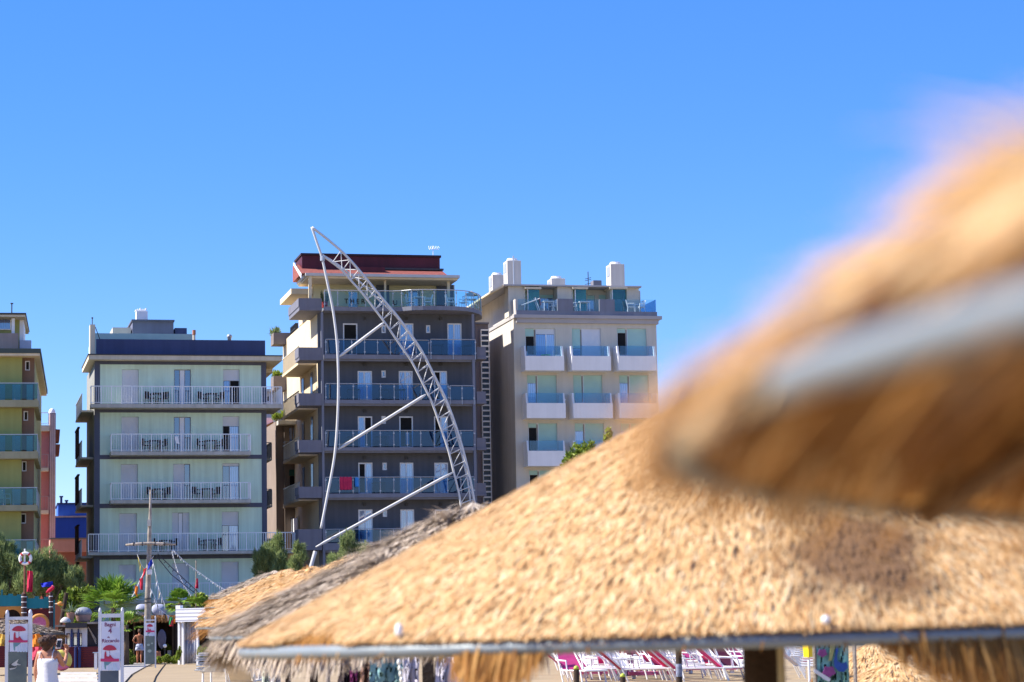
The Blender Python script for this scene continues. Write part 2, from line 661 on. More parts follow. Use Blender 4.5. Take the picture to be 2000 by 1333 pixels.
# ------------------------------------------------------------------ pale green hotel
green_wall = mat('pale_green_render', (0.68, 0.86, 0.70), 0.9, 0.05, 0.5, bump=0.15, bscale=20, streak=0.12)
grey_band = mat('slate_grey_render', (0.105, 0.115, 0.165), 0.85, 0.10, 0.8, streak=0.10)
navy_par = mat('navy_parapet', (0.050, 0.066, 0.150), 0.7, 0.08, 0.6, streak=0.12)
cream = mat('cream_render', (0.66, 0.58, 0.44), 0.9, 0.06, 0.6, streak=0.10)
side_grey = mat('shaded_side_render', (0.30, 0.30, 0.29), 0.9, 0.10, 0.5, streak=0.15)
slab_m = mat('pale_concrete', (0.52, 0.50, 0.45), 0.9, 0.10, 0.9, streak=0.15)
F1 = Fac(186, 1000, 150, R(13))
H1 = F1.root('pale_green_hotel', 'five storey pale green hotel with slate bands and white picket balconies', 'hotel')
uL, uR = F1.hit(185, 900)[0], F1.hit(520, 900)[0]
zTop = F1.hit(350, 704)[1]
doors1 = []          # (rect, tiles)
FL = [  # door top y and balcony top (bottom of door) for the three columns, door x ranges, styles
    ((722, 793), (722, 793), (722, 793), (238, 271), (340, 373), (436, 468), SHUT, SPLIT, HALF(0.31)),
    ((814.5, 885), (814.5, 885), (813.5, 885), (237, 271), (339.6, 372.8), (435, 467.6), SHUT, SPLIT, HALF(0.27, dark_int, light_pane)),
    ((907, 980), (906.4, 979), (905, 978), (236, 269.3), (338.5, 371.6), (434.6, 467.7), SHUT, [(0, 0.66, 0, 1, shutter_m, 'shutter', -0.03), (0.66, 1, 0, 1, navy_pane, 'pane')], HALF(0.08, navy_pane, light_pane)),
    ((1003, 1082), (1001.5, 1080), (999.7, 1079), (233, 267.4), (336.3, 370), (433.3, 466.4), SHUT, [(0, 0.36, 0, 1, shutter_m, 'shutter', -0.03), (0.36, 0.62, 0, 1, white_plastic, 'door_leaf'), (0.62, 1, 0, 1, shutter_m, 'shutter', -0.03)], HALF(0.34, navy_pane, light_pane)),
    ((1103.5, 1180), (1100.6, 1178), (1097.6, 1176), (232, 266), (336, 369.6), (432.6, 466.4), SHUT, SHUT, SHUT)]
for f in FL:
    for k in range(3):
        rc = F1.rect(f[3 + k][0], f[k][0], f[3 + k][1], f[k][1])
        doors1.append((rc, f[6 + k]))
wall_holes(uL, uR, 0.02, zTop, 0.0, 0.22, [d[0] for d in doors1]).build('wall', green_wall, H1)
for rc, tl in doors1:
    tiled_door(H1, rc, tl, y=0.03, fw=0.05, frame_mat=mat('shadow_grey_door_surround', (0.30, 0.32, 0.34), 0.7, 0.08, 3))  # dark frame colour paints the shadow edges of the door reveals
D1 = 10.0
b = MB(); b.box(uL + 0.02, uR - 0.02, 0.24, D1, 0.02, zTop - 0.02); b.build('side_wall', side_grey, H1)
# slate frame: two uprights and a band over each storey
b = MB()
x0, x1 = F1.hit(195, 900)[0] , F1.hit(511, 900)[0]
b.box(uL - 0.03, x0, -0.035, 0.0, 0.02, zTop - 0.004)
b.box(x1, uR + 0.03, -0.035, 0.0, 0.02, zTop - 0.004)
for ya, yb in ((704, 713), (797.5, 806.5), (889, 897), (983.5, 992), (1082, 1092)):
    z1, z0 = F1.hit(353, ya)[1], F1.hit(353, yb)[1]
    b.box(x0 + 0.002, x1 - 0.002, -0.033, 0.0, z0, min(z1, zTop - 0.006))
b.build('slate_band', grey_band, H1)
# roof slab, parapet and roof volumes
z0, z1 = F1.hit(350, 703.5, 0.9)[1], F1.hit(350, 695, 0.9)[1]
a0, a1 = F1.hit(173, 699, 0.9)[0], F1.hit(551, 699, 0.9)[0]
b = MB(); b.box(a0, a1, -0.9, 7.0, z0, z1); b.build('roof_slab', cream, H1)
b = MB(); b.box(a0 - 0.04, a1 + 0.04, -0.94, 7.04, z1 + 0.002, z1 + 0.07); b.build('roof_edge', dark_metal, H1)
zr = z1 + 0.075
def vol(name, F, bld, rc, y, dep, m, off=None, z0=None, par=None):
    u0, u1, za, zb = F.rect(*rc, off=-y if off is None else off)
    b = MB(); b.box(u0, u1, y, y + dep, za if z0 is None else z0, zb)
    return b.build(name, m, par or bld)
vol('parapet', F1, H1, (188, 664, 518, 693), 0.2, 0.25, navy_par, z0=zr)
vol('roof_terrace', F1, H1, (186, 652, 376, 663), 4.0, 8, mat('pale_green_slab', (0.42, 0.54, 0.50), 0.8, 0.08, 1), z0=zr)
pent = vol('penthouse', F1, H1, (259, 628, 339, 655), 6.0, 5, mat('slate_blue_wall', (0.13, 0.14, 0.21), 0.8, 0.08, 1, streak=0.1), z0=zr)
vol('penthouse_roof', F1, H1, (257, 624.6, 341, 627.8), 5.8, 5.4, grey_band, par=pent)
vol('roof_room', F1, H1, (220, 640, 256, 656), 6.3, 4, mat('beige_panel', (0.45, 0.40, 0.36), 0.8, 0.1, 1), z0=zr)
vol('roof_room', F1, H1, (341.5, 641, 365, 656), 6.3, 4, navy_par, z0=zr)
u0, u1, za, zb = F1.rect(265, 603, 288.5, 625, off=-7)
b = MB()
b.box(u0 + 0.05, u1, 7, 7.9, za, zb - 0.15).box(u0, u1 - 0.1, 7.1, 7.8, zb - 0.149, zb - 0.05)
for k in range(4):
    b.box(u0 + 0.1 + k * 0.18, u0 + 0.2 + k * 0.18, 7.2, 7.7, zb - 0.049, zb + 0.06 * (k % 2))
b.build('cooling_unit', white_paint, H1, bevel=0.02)
u0, u1, za, zb = F1.rect(176, 634, 186, 693, off=-0.3)
b = MB(); b.box(u0, u1, 0.3, 1.4, zr, zb); ch = b.build('chimney', cream, H1)
b = MB(); um = (u0 + u1) / 2; b.tube([(um, 0.8, zb - 0.05), (um, 0.8, zb + 0.4)], 0.03, 6).lathe([(0.0, 0.4), (0.06, 0.43), (0.06, 0.5), (0.0, 0.53)], (um, 0.8, zb), 8)
b.build('lightning_rod', dark_metal, ch)
u, z = F1.hit(379, 656, -3)
b = MB(); b.tube([(u, 3, zr), (u, 3, z + 0.05)], 0.09, 8); fp = b.build('flue_pipe', cream, H1)
b = MB(); b.tube([(u, 3, z + 0.06), (u, 3, z + 0.36)], 0.11, 8); b.build('flue_cap', mat('terracotta', (0.42, 0.17, 0.09), 0.85, 0.15, 5), fp)
u, z = F1.hit(448, 660, -3)
b = MB(); b.lathe([(0.1, -0.3), (0.14, 0), (0.18, 0.04), (0.16, 0.14), (0.08, 0.22), (0.0, 0.24)], (u, 3, z), 12); b.build('roof_vent', steel, H1, smooth=True)
# cable from chimney to the roof terrace
p0, p1 = (um + 0.2, 0.9, zb - 0.1), (um + 0.95, 3.9, zr + 0.7)
b = MB(); b.tube([p0, ((p0[0] + p1[0]) / 2, 2.2, (p0[2] + p1[2]) / 2 - 0.08), p1], 0.025, 5); b.build('cable', dark_metal, H1)
# balconies
BAL1 = [((177, 754.5, 551, 789.5), (789.5, 797)), ((216.5, 847.6, 490, 882), (882, 889)), ((216, 942.5, 490, 976.5), (976.5, 983)), ((172, 1041.2, 577, 1076.5), (1077, 1082.8)), ((205, 1139, 470, 1172), (1172, 1178))]
DEPB = 1.25
BALZ1 = []
for i, (rc, sl_) in enumerate(BAL1):
    u0, u1, za, zb = F1.rect(*rc, off=DEPB)
    xm = (rc[0] + rc[2]) / 2
    s1, s0 = F1.hit(xm, sl_[0], DEPB)[1], F1.hit(xm, sl_[1], DEPB)[1]
    b = MB()
    b.box(u0, u1, -DEPB - 0.02, -0.04, s0, s1)
    if i == 0:
        b.box(uR + 0.035, u1, -0.038, 3.0, s0, s1)
    bl = b.build('balcony', slab_m, H1)
    rets = [(u0 + 0.05, -0.05)] if i != 3 else [(u0 + 0.05, -0.05)]
    rets.append((u1 - 0.05, 2.9 if i == 0 else -0.05))
    picket_rail('railing', bl, u0 + 0.03, u1 - 0.03, -DEPB + 0.02, s1 + 0.002, zb, rets)
    BALZ1.append(s1)
# side balconies on both flanks with dark awnings
awn_m = mat('brown_awning', (0.060, 0.030, 0.024), 0.9, 0.2, 3)
for i in range(5):
    z = BALZ1[i] - 0.15
    if i < 4:
        b = MB(); b.box(uL - 0.75, uL - 0.005, 1.5, 9.3, z - 0.12, z); bl = b.build('side_balcony', slab_m, H1)
        r = MB()
        for k in range(16):
            r.box(uL - 0.73, uL - 0.70, 1.52 + k * 0.49, 1.55 + k * 0.49, z + 0.002, z + 1.0)
        r.box(uL - 0.75, uL - 0.69, 1.5, 9.3, z + 1.0, z + 1.05)
        r.build('railing', steel, bl)
        if i > 0:
            a = MB(); a.box(uL - 0.86, uL - 0.80, 3.2, 6.9, z + 0.25, z + 1.95); a.box(uL - 0.9, uL - 0.76, 3.1, 7.0, z + 1.952, z + 2.05)
            for k in range(9):
                a.box(uL - 0.885, uL - 0.862, 3.2 + k * 0.42, 3.36 + k * 0.42, z + 0.25, z + 1.95)
            a.build('blind', awn_m, H1)
    if 0 < i < 4:
        b = MB(); b.box(uR + 0.005, uR + 0.75, 3, 6.0, z - 0.12, z); bl = b.build('side_balcony', slab_m, H1)
        picket_rail('railing', bl, uR + 0.04, uR + 0.72, 3.03, z + 0.002, z + 1.05, [(uR + 0.7, 5.95)], m=mat('grey_railing', (0.32, 0.31, 0.30), 0.5, 0.1, 3))
b = MB(); zz = F1.hit(545, 713, 0)[1]; b.box(uR + 0.04, uR + 0.75, 2.5, 9, zz - 0.25, zz); b.build('eave', cream, H1)
# balcony furniture
SETS = [(0, (287, 325), (391, 435)), (1, (281, 323), (388, 436)), (2, (290, 331), (380, 428)), (3, (303, 345), (389, 430))]
FN = ['topmost', 'second from top', 'third from top', 'fourth from top']
for i, *sets in SETS:
    for k, (pa, pb) in enumerate(sets):
        um = F1.hit((pa + pb) / 2, 780 + 95 * i, 0.7)[0]
        w = (F1.hit(pb, 780 + 95 * i, 0.7)[0] - F1.hit(pa, 780 + 95 * i, 0.7)[0])
        z = BALZ1[i] + 0.003
        side = ('left', 'right')[k]
        furniture('rt', F1.world(um, -0.65, z), F1.phi, f'dark rattan table of the {side} set on the {FN[i]} picket balcony', 'table', 'rattan balcony tables')
        for q, sx in enumerate((-1, 1)):
            furniture('rc', F1.world(um + sx * (w / 2 - 0.2), -0.62 + 0.1 * sx, z), F1.phi + (1.2 * -sx if i % 2 else 0.9 * -sx) + (math.pi if False else 0),
                      f'dark rattan chair {("left", "right")[q]} of the {side} table on the {FN[i]} picket balcony', 'chair', 'rattan balcony chairs')
t = MB()
u0, u1, za, zb = F1.rect(341, 853, 349, 868, off=DEPB)
t.prism([(u0, zb), (u1 - 0.05, zb), (u1 + 0.05, za), (u1 - 0.15, za + 0.06), (u0 + 0.02, za + 0.25)], -DEPB - 0.06, -DEPB - 0.03)
o = t.build('towel', white_plastic, None); o.matrix_world = Matrix.Translation((F1.O.x, F1.O.y, 0)) @ Matrix.Rotation(F1.phi, 4, 'Z')
tag(o, 'white towel hung over the railing of the second picket balcony', 'towel')

# ------------------------------------------------------------------ olive hotel at the left edge
olive = mat('olive_render', (0.34, 0.35, 0.13), 0.9, 0.06, 0.5, streak=0.08)
brown_w = mat('brown_render', (0.20, 0.12, 0.085), 0.9, 0.08, 0.6, streak=0.08)
FY = Fac(67, 900, 140, R(10))
HY = FY.root('olive_hotel', 'olive and brown hotel with blue glass balconies at the left edge', 'hotel')
yw = FY.hit(67, 800)[0]
yl = FY.hit(-230, 800)[0]
zy = FY.hit(50, 690)[1]
ysplit = FY.hit(44 - 1, 800)[0]
wins = [FY.rect(49, 705, 58.5, 724), FY.rect(46, 803, 55, 822), FY.rect(42.5, 901, 52, 921), FY.rect(40, 1003, 51, 1023)]
wall_holes(ysplit, yw, 0.02, zy, 0, 0.2, wins).build('wall', brown_w, HY)
for w in wins:
    tiled_door(HY, w, [(0, 1, 0, 1, dark_int, 'pane')], name='window', y=-0.03)
b = MB(); b.box(yl, ysplit - 0.002, -0.35, 0.2, 0.02, zy); b.build('olive_wall', olive, HY)
b = MB(); b.box(yl, yw - 0.01, 0.21, 22, 0.02, zy); b.build('side_wall', mat('olive_side', (0.42, 0.40, 0.20), 0.9, 0.08, 0.5), HY)
u1, = [FY.hit(79.6, 686, 1.3)[0]]
z0, z1 = FY.hit(40, 690, 1.3)[1], FY.hit(40, 681, 1.3)[1]
b = MB(); b.box(yl, u1, -1.3, 23, z0, z1); b.build('roof_fascia', mat('dark_green_fascia', (0.055, 0.075, 0.07), 0.7, 0.1, 1), HY)
b = MB(); b.box(yl, u1 - 0.06, -1.24, 22.9, z0 - 0.14, z0 - 0.002); b.build('soffit', cream, HY)
zrf = z1 + 0.003
vol('roof_parapet', FY, HY, (-120, 651, 36, 683), 1.5, 0.3, mat('pinkish_render', (0.36, 0.27, 0.24), 0.9, 0.1, 0.8, streak=0.12), z0=zrf)
pw = vol('penthouse', FY, HY, (-120, 618, 38, 683), 3.0, 6, olive, z0=zrf)
vol('penthouse_side', FY, HY, (38.2, 617, 46, 683), 3.0, 4, white_paint, z0=zrf)
vol('roof_box', FY, HY, (38.4, 665, 61, 683), 2.6, 0.39, mat('pale_blue_panel', (0.45, 0.50, 0.62), 0.8, 0.1, 1), z0=zrf)
vol('pillar', FY, HY, (22.5, 622, 28.5, 683), 1.9, 0.3, white_paint, z0=zrf)
rc = FY.rect(-60, 623, 22, 645, off=-2.97)
tiled_door(HY, rc, [(0, 0.5, 0, 1, navy_pane, 'pane'), (0.5, 1, 0, 1, blue_pane, 'pane')], y=2.8, name='window')
u0, u1, za, zb = FY.rect(-120, 611, 51, 614.5, off=-1.4)
b = MB(); b.box(u0, u1, 1.4, 10, za, zb); b.build('penthouse_roof', dark_metal, HY)
b = MB(); b.box(u0, u1 - 0.05, 1.45, 9.9, za - 0.12, za - 0.002); b.build('penthouse_soffit', cream, HY)
u, z = FY.hit(23, 611, -4)
b = MB(); b.tube([(u, 4, z - 0.1), (u, 4, z + 0.5)], 0.04, 6).lathe([(0.0, 0.5), (0.09, 0.52), (0.09, 0.58), (0, 0.6)], (u, 4, z), 8); b.build('roof_pole', dark_metal, HY)
for rt, st, sb, xr in ((747.7, 781.5, 795, 75), (848, 882, 896, 74), (952, 986.6, 998, 73), (1054, 1088, 1098, 71)):
    off = 1.25
    u1 = FY.hit(xr, st, off)[0]
    zt, zs, zb = FY.hit(40, rt, off)[1], FY.hit(40, st, off)[1], FY.hit(40, sb, off)[1]
    b = MB(); b.box(yl, u1, -off, -0.36, zb, zs); b.box(yw + 0.01, u1, -0.358, 8, zb, zs); bl = b.build('balcony', mat('olive_slab', (0.33, 0.31, 0.20), 0.9, 0.1, 0.8, streak=0.1), HY)
    b = MB(); b.box(yl, u1 - 0.05, -off + 0.05, -off + 0.07, zs + 0.08, zt - 0.05); b.build('glass_panel', glass('sea_green_glass', (0.48, 0.70, 0.70), 0.06), bl)
    r = MB(); r.box(yl, u1, -off + 0.03, -off + 0.09, zt - 0.045, zt)
    k = 0
    while u1 - 0.04 - k * 1.3 > yl:
        x = u1 - 0.04 - k * 1.3
        r.box(x - 0.02, x + 0.02, -off + 0.072, -off + 0.11, zs + 0.002, zt - 0.047); k += 1
    for k in range(12):
        r.box(u1 - 0.07, u1 - 0.04, -off + 0.4 + k * 0.7, -off + 0.43 + k * 0.7, zs + 0.002, zt - 0.1)
    r.box(u1 - 0.075, u1 - 0.035, -off + 0.12, 7.9, zt - 0.099, zt - 0.05)
    r.build('railing', steel, bl)
    for xa, xb in ((-22, -8), (-10 + 0, 10), (24 - 0, 40), (52, 64)):
        if xb > -20:
            q = FY.rect(xa, rt + 4, xb, st - 1, off=0.37 if xb < 44 else 0.02)
            b = MB(); yb = -0.37 if xb < 44 else -0.02
            b.box(q[0], q[1], yb - 0.03, yb, zs + 0.01, q[3] + 0.8 if False else q[3]); b.build('shutter_panel', mat('turquoise_panel', (0.20, 0.42, 0.46), 0.5, 0.1, 1), HY)
    if rt == 952:
        furniture('wc', FY.world(FY.hit(9, 985, 0.8)[0], -0.8, zs + 0.003), 2.4, 'white plastic chair on glass balcony of the olive hotel', 'chair', 'white plastic chairs')

# ------------------------------------------------------------------ pink house, blue house, salmon house
pink = mat('pink_render', (0.52, 0.20, 0.19), 0.9, 0.08, 0.6, streak=0.08)
FP = Fac(97, 950, 172, R(12))
HP = FP.root('pink_apartment_house', 'narrow pink apartment house with a striped brick tower beside the olive hotel', 'house')
u0, u1, za, zb = FP.rect(20, 838, 96, 1090)
b = MB(); b.box(u0, u1, 0, 12, 0.02, zb); b.build('wall', pink, HP)
u0r, u1r, zar, zbr = FP.rect(20, 831, 97, 842, off=0.5)
b = MB(); b.box(u0r, u1r, -0.5, 12.2, zar, zbr); b.build('roof_slab', cream, HP)
u0t, u1t, zat, zbt = FP.rect(96.5, 807, 108.5, 1100, off=0.2)
b = MB(); b.box(u0t, u1t, -0.2, 2.5, 0.02, zbt); tw = b.build('brick_tower', mat('striped_brick', (0.36, 0.26, 0.25), 0.9, 0.1, 2, bands=('Z', 1.2)), HP)
b = MB()
for k in (0.2, 0.5, 0.8):
    x = u0t + (u1t - u0t) * k
    b.box(x - 0.05, x + 0.05, -0.24, -0.2, 0.3, zbt - 0.1)
b.build('pilaster', mat('pinkish_trim', (0.55, 0.42, 0.42), 0.9, 0.1, 2), tw)
b = MB(); b.lathe([(0.22, 0), (0.24, 0.1), (0.2, 0.3), (0.1, 0.4), (0, 0.43)], (u1t - 0.25, 0.8, zbt), 12); b.build('dome', white_paint, tw, smooth=True)
b = MB()
for ya, yb in ((840, 864), (869, 890)):
    q = FP.rect(108.7, ya, 117, yb, off=-1)
    b = MB(); b.prism([(q[0], q[3]), (q[1], q[3] - 0.02), (q[1] - 0.06, q[2]), (q[0], q[2])], 0.4, 2.4); b.build('awning', mat('rust_awning', (0.25, 0.09, 0.05), 0.9, 0.15, 3), HP)
for rt, st, sb in ((887, 914, 920.5), (969, 997, 1004), (1053, 1080, 1087)):
    q = FP.rect(50, rt, 95, st, off=0.9)
    zb_ = FP.hit(80, sb, 0.9)[1]
    b = MB(); b.box(q[0], q[1], -0.9, -0.005, zb_, q[2]); bl = b.build('balcony', cream, HP)
    picket_rail('railing', bl, q[0], q[1], -0.85, q[2] + 0.002, q[3], [(q[1] - 0.04, -0.02)], m=mat('rose_railing', (0.40, 0.25, 0.25), 0.6, 0.1, 3), post=1.2, bal=0.2)
q = FP.rect(76, 806, 95, 831, off=0.4)
picket_rail('roof_railing', HP, q[0], q[1], -0.4, q[2] + 0.03, q[3], m=rail_m, post=0.8, bal=5)
blue_r = mat('cobalt_render', (0.030, 0.11, 0.52), 0.85, 0.06, 0.6, streak=0.06)
FB = Fac(106, 1030, 186, R(12))
HB = FB.root('blue_house', 'bright blue house with a stepped top behind the salmon house', 'house')
u0, u1, za, zb = FB.rect(103, 1011, 190, 1060)
b = MB(); b.box(u0, u1, 0, 8, 0.02, zb); b.build('wall', blue_r, HB)
b = MB(); b.box(u0 - 0.1, u1, -0.1, 8, zb + 0.002, zb + 0.12); b.build('ledge', slab_m, HB)
u0, u1, za, zb2 = FB.rect(113.5, 985, 190, 1010, off=-0.6)
b = MB(); b.box(u0, u1, 0.6, 7.5, zb + 0.125, zb2); b.build('upper_wall', blue_r, HB)
b = MB(); b.box(u0 - 0.08, u1, 0.5, 7.6, zb2 + 0.002, zb2 + 0.1); b.build('roof_slab', mat('navy_coping', (0.03, 0.05, 0.16), 0.8, 0.1, 1), HB)
for xa, xb, yt in ((117.5, 122, 969), (128, 132, 977)):
    q = FB.rect(xa, yt, xb, 986, off=-2)
    b = MB(); b.box(q[0], q[1], 2, 2.3, zb2 + 0.11, q[3] - 0.1); b.box(q[0] - 0.06, q[1] + 0.06, 1.95, 2.35, q[3] - 0.098, q[3]); b.build('chimney', mat('slate_blue_flue', (0.06, 0.09, 0.22), 0.7, 0.1, 3), HB)
salmon = mat('salmon_render', (0.74, 0.36, 0.34), 0.9, 0.07, 0.6, streak=0.06)
FS = Fac(104, 1080, 168, R(12))
HS = FS.root('salmon_house', 'low salmon house with a solid parapet beneath the blue house', 'house')
q = FS.rect(98, 1053, 190, 1078, off=0.8)
b = MB(); b.box(q[0], q[1], -0.8, 5, q[2], q[3]); b.build('parapet', salmon, HS)
b = MB(); b.box(q[0] - 0.05, q[1], -0.86, -0.6, q[3] + 0.002, q[3] + 0.08); b.build('coping', mat('grey_coping', (0.25, 0.23, 0.24), 0.8, 0.1, 1), HS)
ww = FS.rect(147, 1090, 156, 1135)
wall_holes(q[0], q[1], 0.02, q[2] - 0.003, 0, 0.2, [ww]).build('wall', mat('red_render', (0.40, 0.17, 0.15), 0.9, 0.08, 0.6), HS)
tiled_door(HS, ww, DARK, name='window', frame_mat=brown_w)
b = MB(); b.box(q[0] + 0.01, q[1], 0.22, 6, 0.02, q[2] - 0.01); b.build('side_wall', salmon, HS)
# ------------------------------------------------------------------ grey hotel with glass balconies
grey_wall = mat('dark_grey_render', (0.105, 0.112, 0.138), 0.88, 0.07, 0.5, bump=0.12, bscale=20, streak=0.14)
grey_slab = mat('blue_grey_slab', (0.19, 0.20, 0.25), 0.75, 0.08, 0.8, streak=0.10)
grey_box = mat('slate_panel', (0.165, 0.165, 0.205), 0.8, 0.08, 0.8, streak=0.10)
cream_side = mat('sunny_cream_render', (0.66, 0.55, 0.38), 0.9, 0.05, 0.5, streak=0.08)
sand_wall = mat('mustard_render', (0.62, 0.55, 0.33), 0.9, 0.08, 0.7)
FM = Fac(628, 850, 152, R(13))
HM = FM.root('grey_hotel', 'tall dark grey hotel with blue glass balconies and maroon roof behind the white truss', 'hotel')
mL, mR = FM.hit(622, 800)[0], FM.hit(931, 800)[0]
zM = FM.hit(780, 608, 0)[1]
units = []
def U(x0, y0, x1, y1, tiles): units.append((FM.rect(x0, y0, x1, y1), tiles))
BD = [(0, 0.46, 0, 1, blue_pane, 'pane'), (0.46, 0.92, 0, 1, dark_int, 'doorway')]
DB = [(0, 0.5, 0, 1, dark_int, 'doorway'), (0.5, 1, 0, 1, light_pane, 'pane')]
LIGHT2 = [(0, 0.48, 0, 1, pane('mauve_pane', (0.16, 0.15, 0.36), 0.3), 'pane'), (0.48, 1, 0, 1, light_pane, 'pane')]
for (y0, y1, d) in ((632, 694, ((670, 698.5, DARK), (780, 808, BLUE2), (874, 902, BLUE2))),
                    (725, 782, ((698.5, 727, BLUE2), (779, 806.6, BLUE2), (847.5, 873.6, DB))),
                    (813.6, 875, ((699, 727.5, BD), (780, 807, DARK), (848, 874.7, DB))),
                    (904, 965, ((700, 728, DB), (781, 808, LIGHT2), (848.6, 875.8, LIGHT2))),
                    (995.5, 1060, ((700, 728, LIGHT2), (782, 809.5, LIGHT2), (849.7, 877, DARK)))):
    for xa, xb, t in d: U(xa, y0, xb, y1, t)
for y0, y1, xs_ in ((635.5, 651, (745, 832)), (724, 738, (745,)), (813, 828, (745,)), (904, 918.7, (747,)), (997, 1010, (747.5,))):
    for x in xs_: U(x, y0, x + 8.7, y1, SMALL)
for xa, xb in ((650, 712), (722, 790), (800, 862), (870, 916)): units.append((FM.rect(xa, 1102, xb, 1262), [(0, 0.33, 0, 0.78, navy_pane, 'pane'), (0.33, 0.66, 0, 0.78, dark_int, 'pane'), (0.66, 1, 0, 0.78, navy_pane, 'pane'), (0, 1, 0.78, 1, shutter_m, 'shutter', -0.02)]))
wall_holes(mL, mR, 0.02, zM, 0, 0.22, [u[0] for u in units]).build('wall', grey_wall, HM)
for rc, t in units:
    tiled_door(HM, rc, t, name='window' if t is SMALL else 'balcony_door', y=-0.07, fw=0.085)
DM = 17
b = MB(); b.box(mL + 0.03, mR - 0.03, 0.24, DM, 0.02, zM - 0.02); b.build('side_wall', cream_side, HM)
b = MB()
for y in (622, 711, 803, 894, 985):
    for x in (712, 793.6, 860.6):
        u, z = FM.hit(x, y)
        b = MB(); b.box(u - 0.09, u + 0.09, -0.12, -0.002, z - 0.12, z + 0.06); b.build('wall_lamp', dark_metal, HM)
# columns
OB = 1.3
for xa, xb in ((629, 633.4), (925, 930)):
    u0, u1 = FM.hit(xa, 850, OB)[0], FM.hit(xb, 850, OB)[0]
    b = MB(); b.box(u0, u1, -OB + 0.02, -OB + 0.22, 0.02, zM - 0.3); b.build('column', grey_slab, HM)
# balconies: fascia top and bottom, rail top, left box, right box
MB_ = [(693.5, 702, 664, (679, 704), (678, 702), 693), (781.6, 789, 750, (768.5, 792.5), (765, 789), 780), (874, 880.6, 841, (860, 884), (855.6, 879.5), 873),
       (964, 972, 932, (951, 973), (944, 969), 963), (1060, 1074, 1033, (1034, 1075), None, 1059)]
MZ = []
def glass_run(bl, pts, z0, z1, gm=bal_glass, post=None, railr=0.028, tint=None):
    g_, r_ = MB(), MB()
    for (xa, ya), (xb, yb) in zip(pts[:-1], pts[1:]):
        dx, dy = xb - xa, yb - ya
        L = math.hypot(dx, dy); nx, ny = -dy / L * 0.012, dx / L * 0.012
        ex, ey = dx / L * 0.03, dy / L * 0.03
        xa2, ya2, xb2, yb2 = xa + ex, ya + ey, xb - ex, yb - ey
        i = len(g_.v)
        g_.v += [(xa2 + nx, ya2 + ny, z0), (xb2 + nx, yb2 + ny, z0), (xb2 + nx, yb2 + ny, z1 - 0.06), (xa2 + nx, ya2 + ny, z1 - 0.06),
                 (xa2 - nx, ya2 - ny, z0), (xb2 - nx, yb2 - ny, z0), (xb2 - nx, yb2 - ny, z1 - 0.06), (xa2 - nx, ya2 - ny, z1 - 0.06)]
        g_.f += [tuple(i + k for k in q) for q in ((0, 1, 2, 3), (7, 6, 5, 4), (0, 4, 5, 1), (1, 5, 6, 2), (2, 6, 7, 3), (3, 7, 4, 0))]
    g_.build('glass_panel', gm, bl)
    r_.tube([(x, y, z1) for x, y in pts], railr, 6)
    for x, y in pts:
        r_.tube([(x, y, z0 - 0.3), (x, y, z1 - 0.03)], 0.022, 6)
        r_.box(x - 0.05, x + 0.05, y - 0.045, y + 0.005, z0 + 0.06, z0 + 0.14)
        r_.box(x - 0.05, x + 0.05, y - 0.045, y + 0.005, z1 - 0.22, z1 - 0.14)
    r_.build('railing', steel, bl)
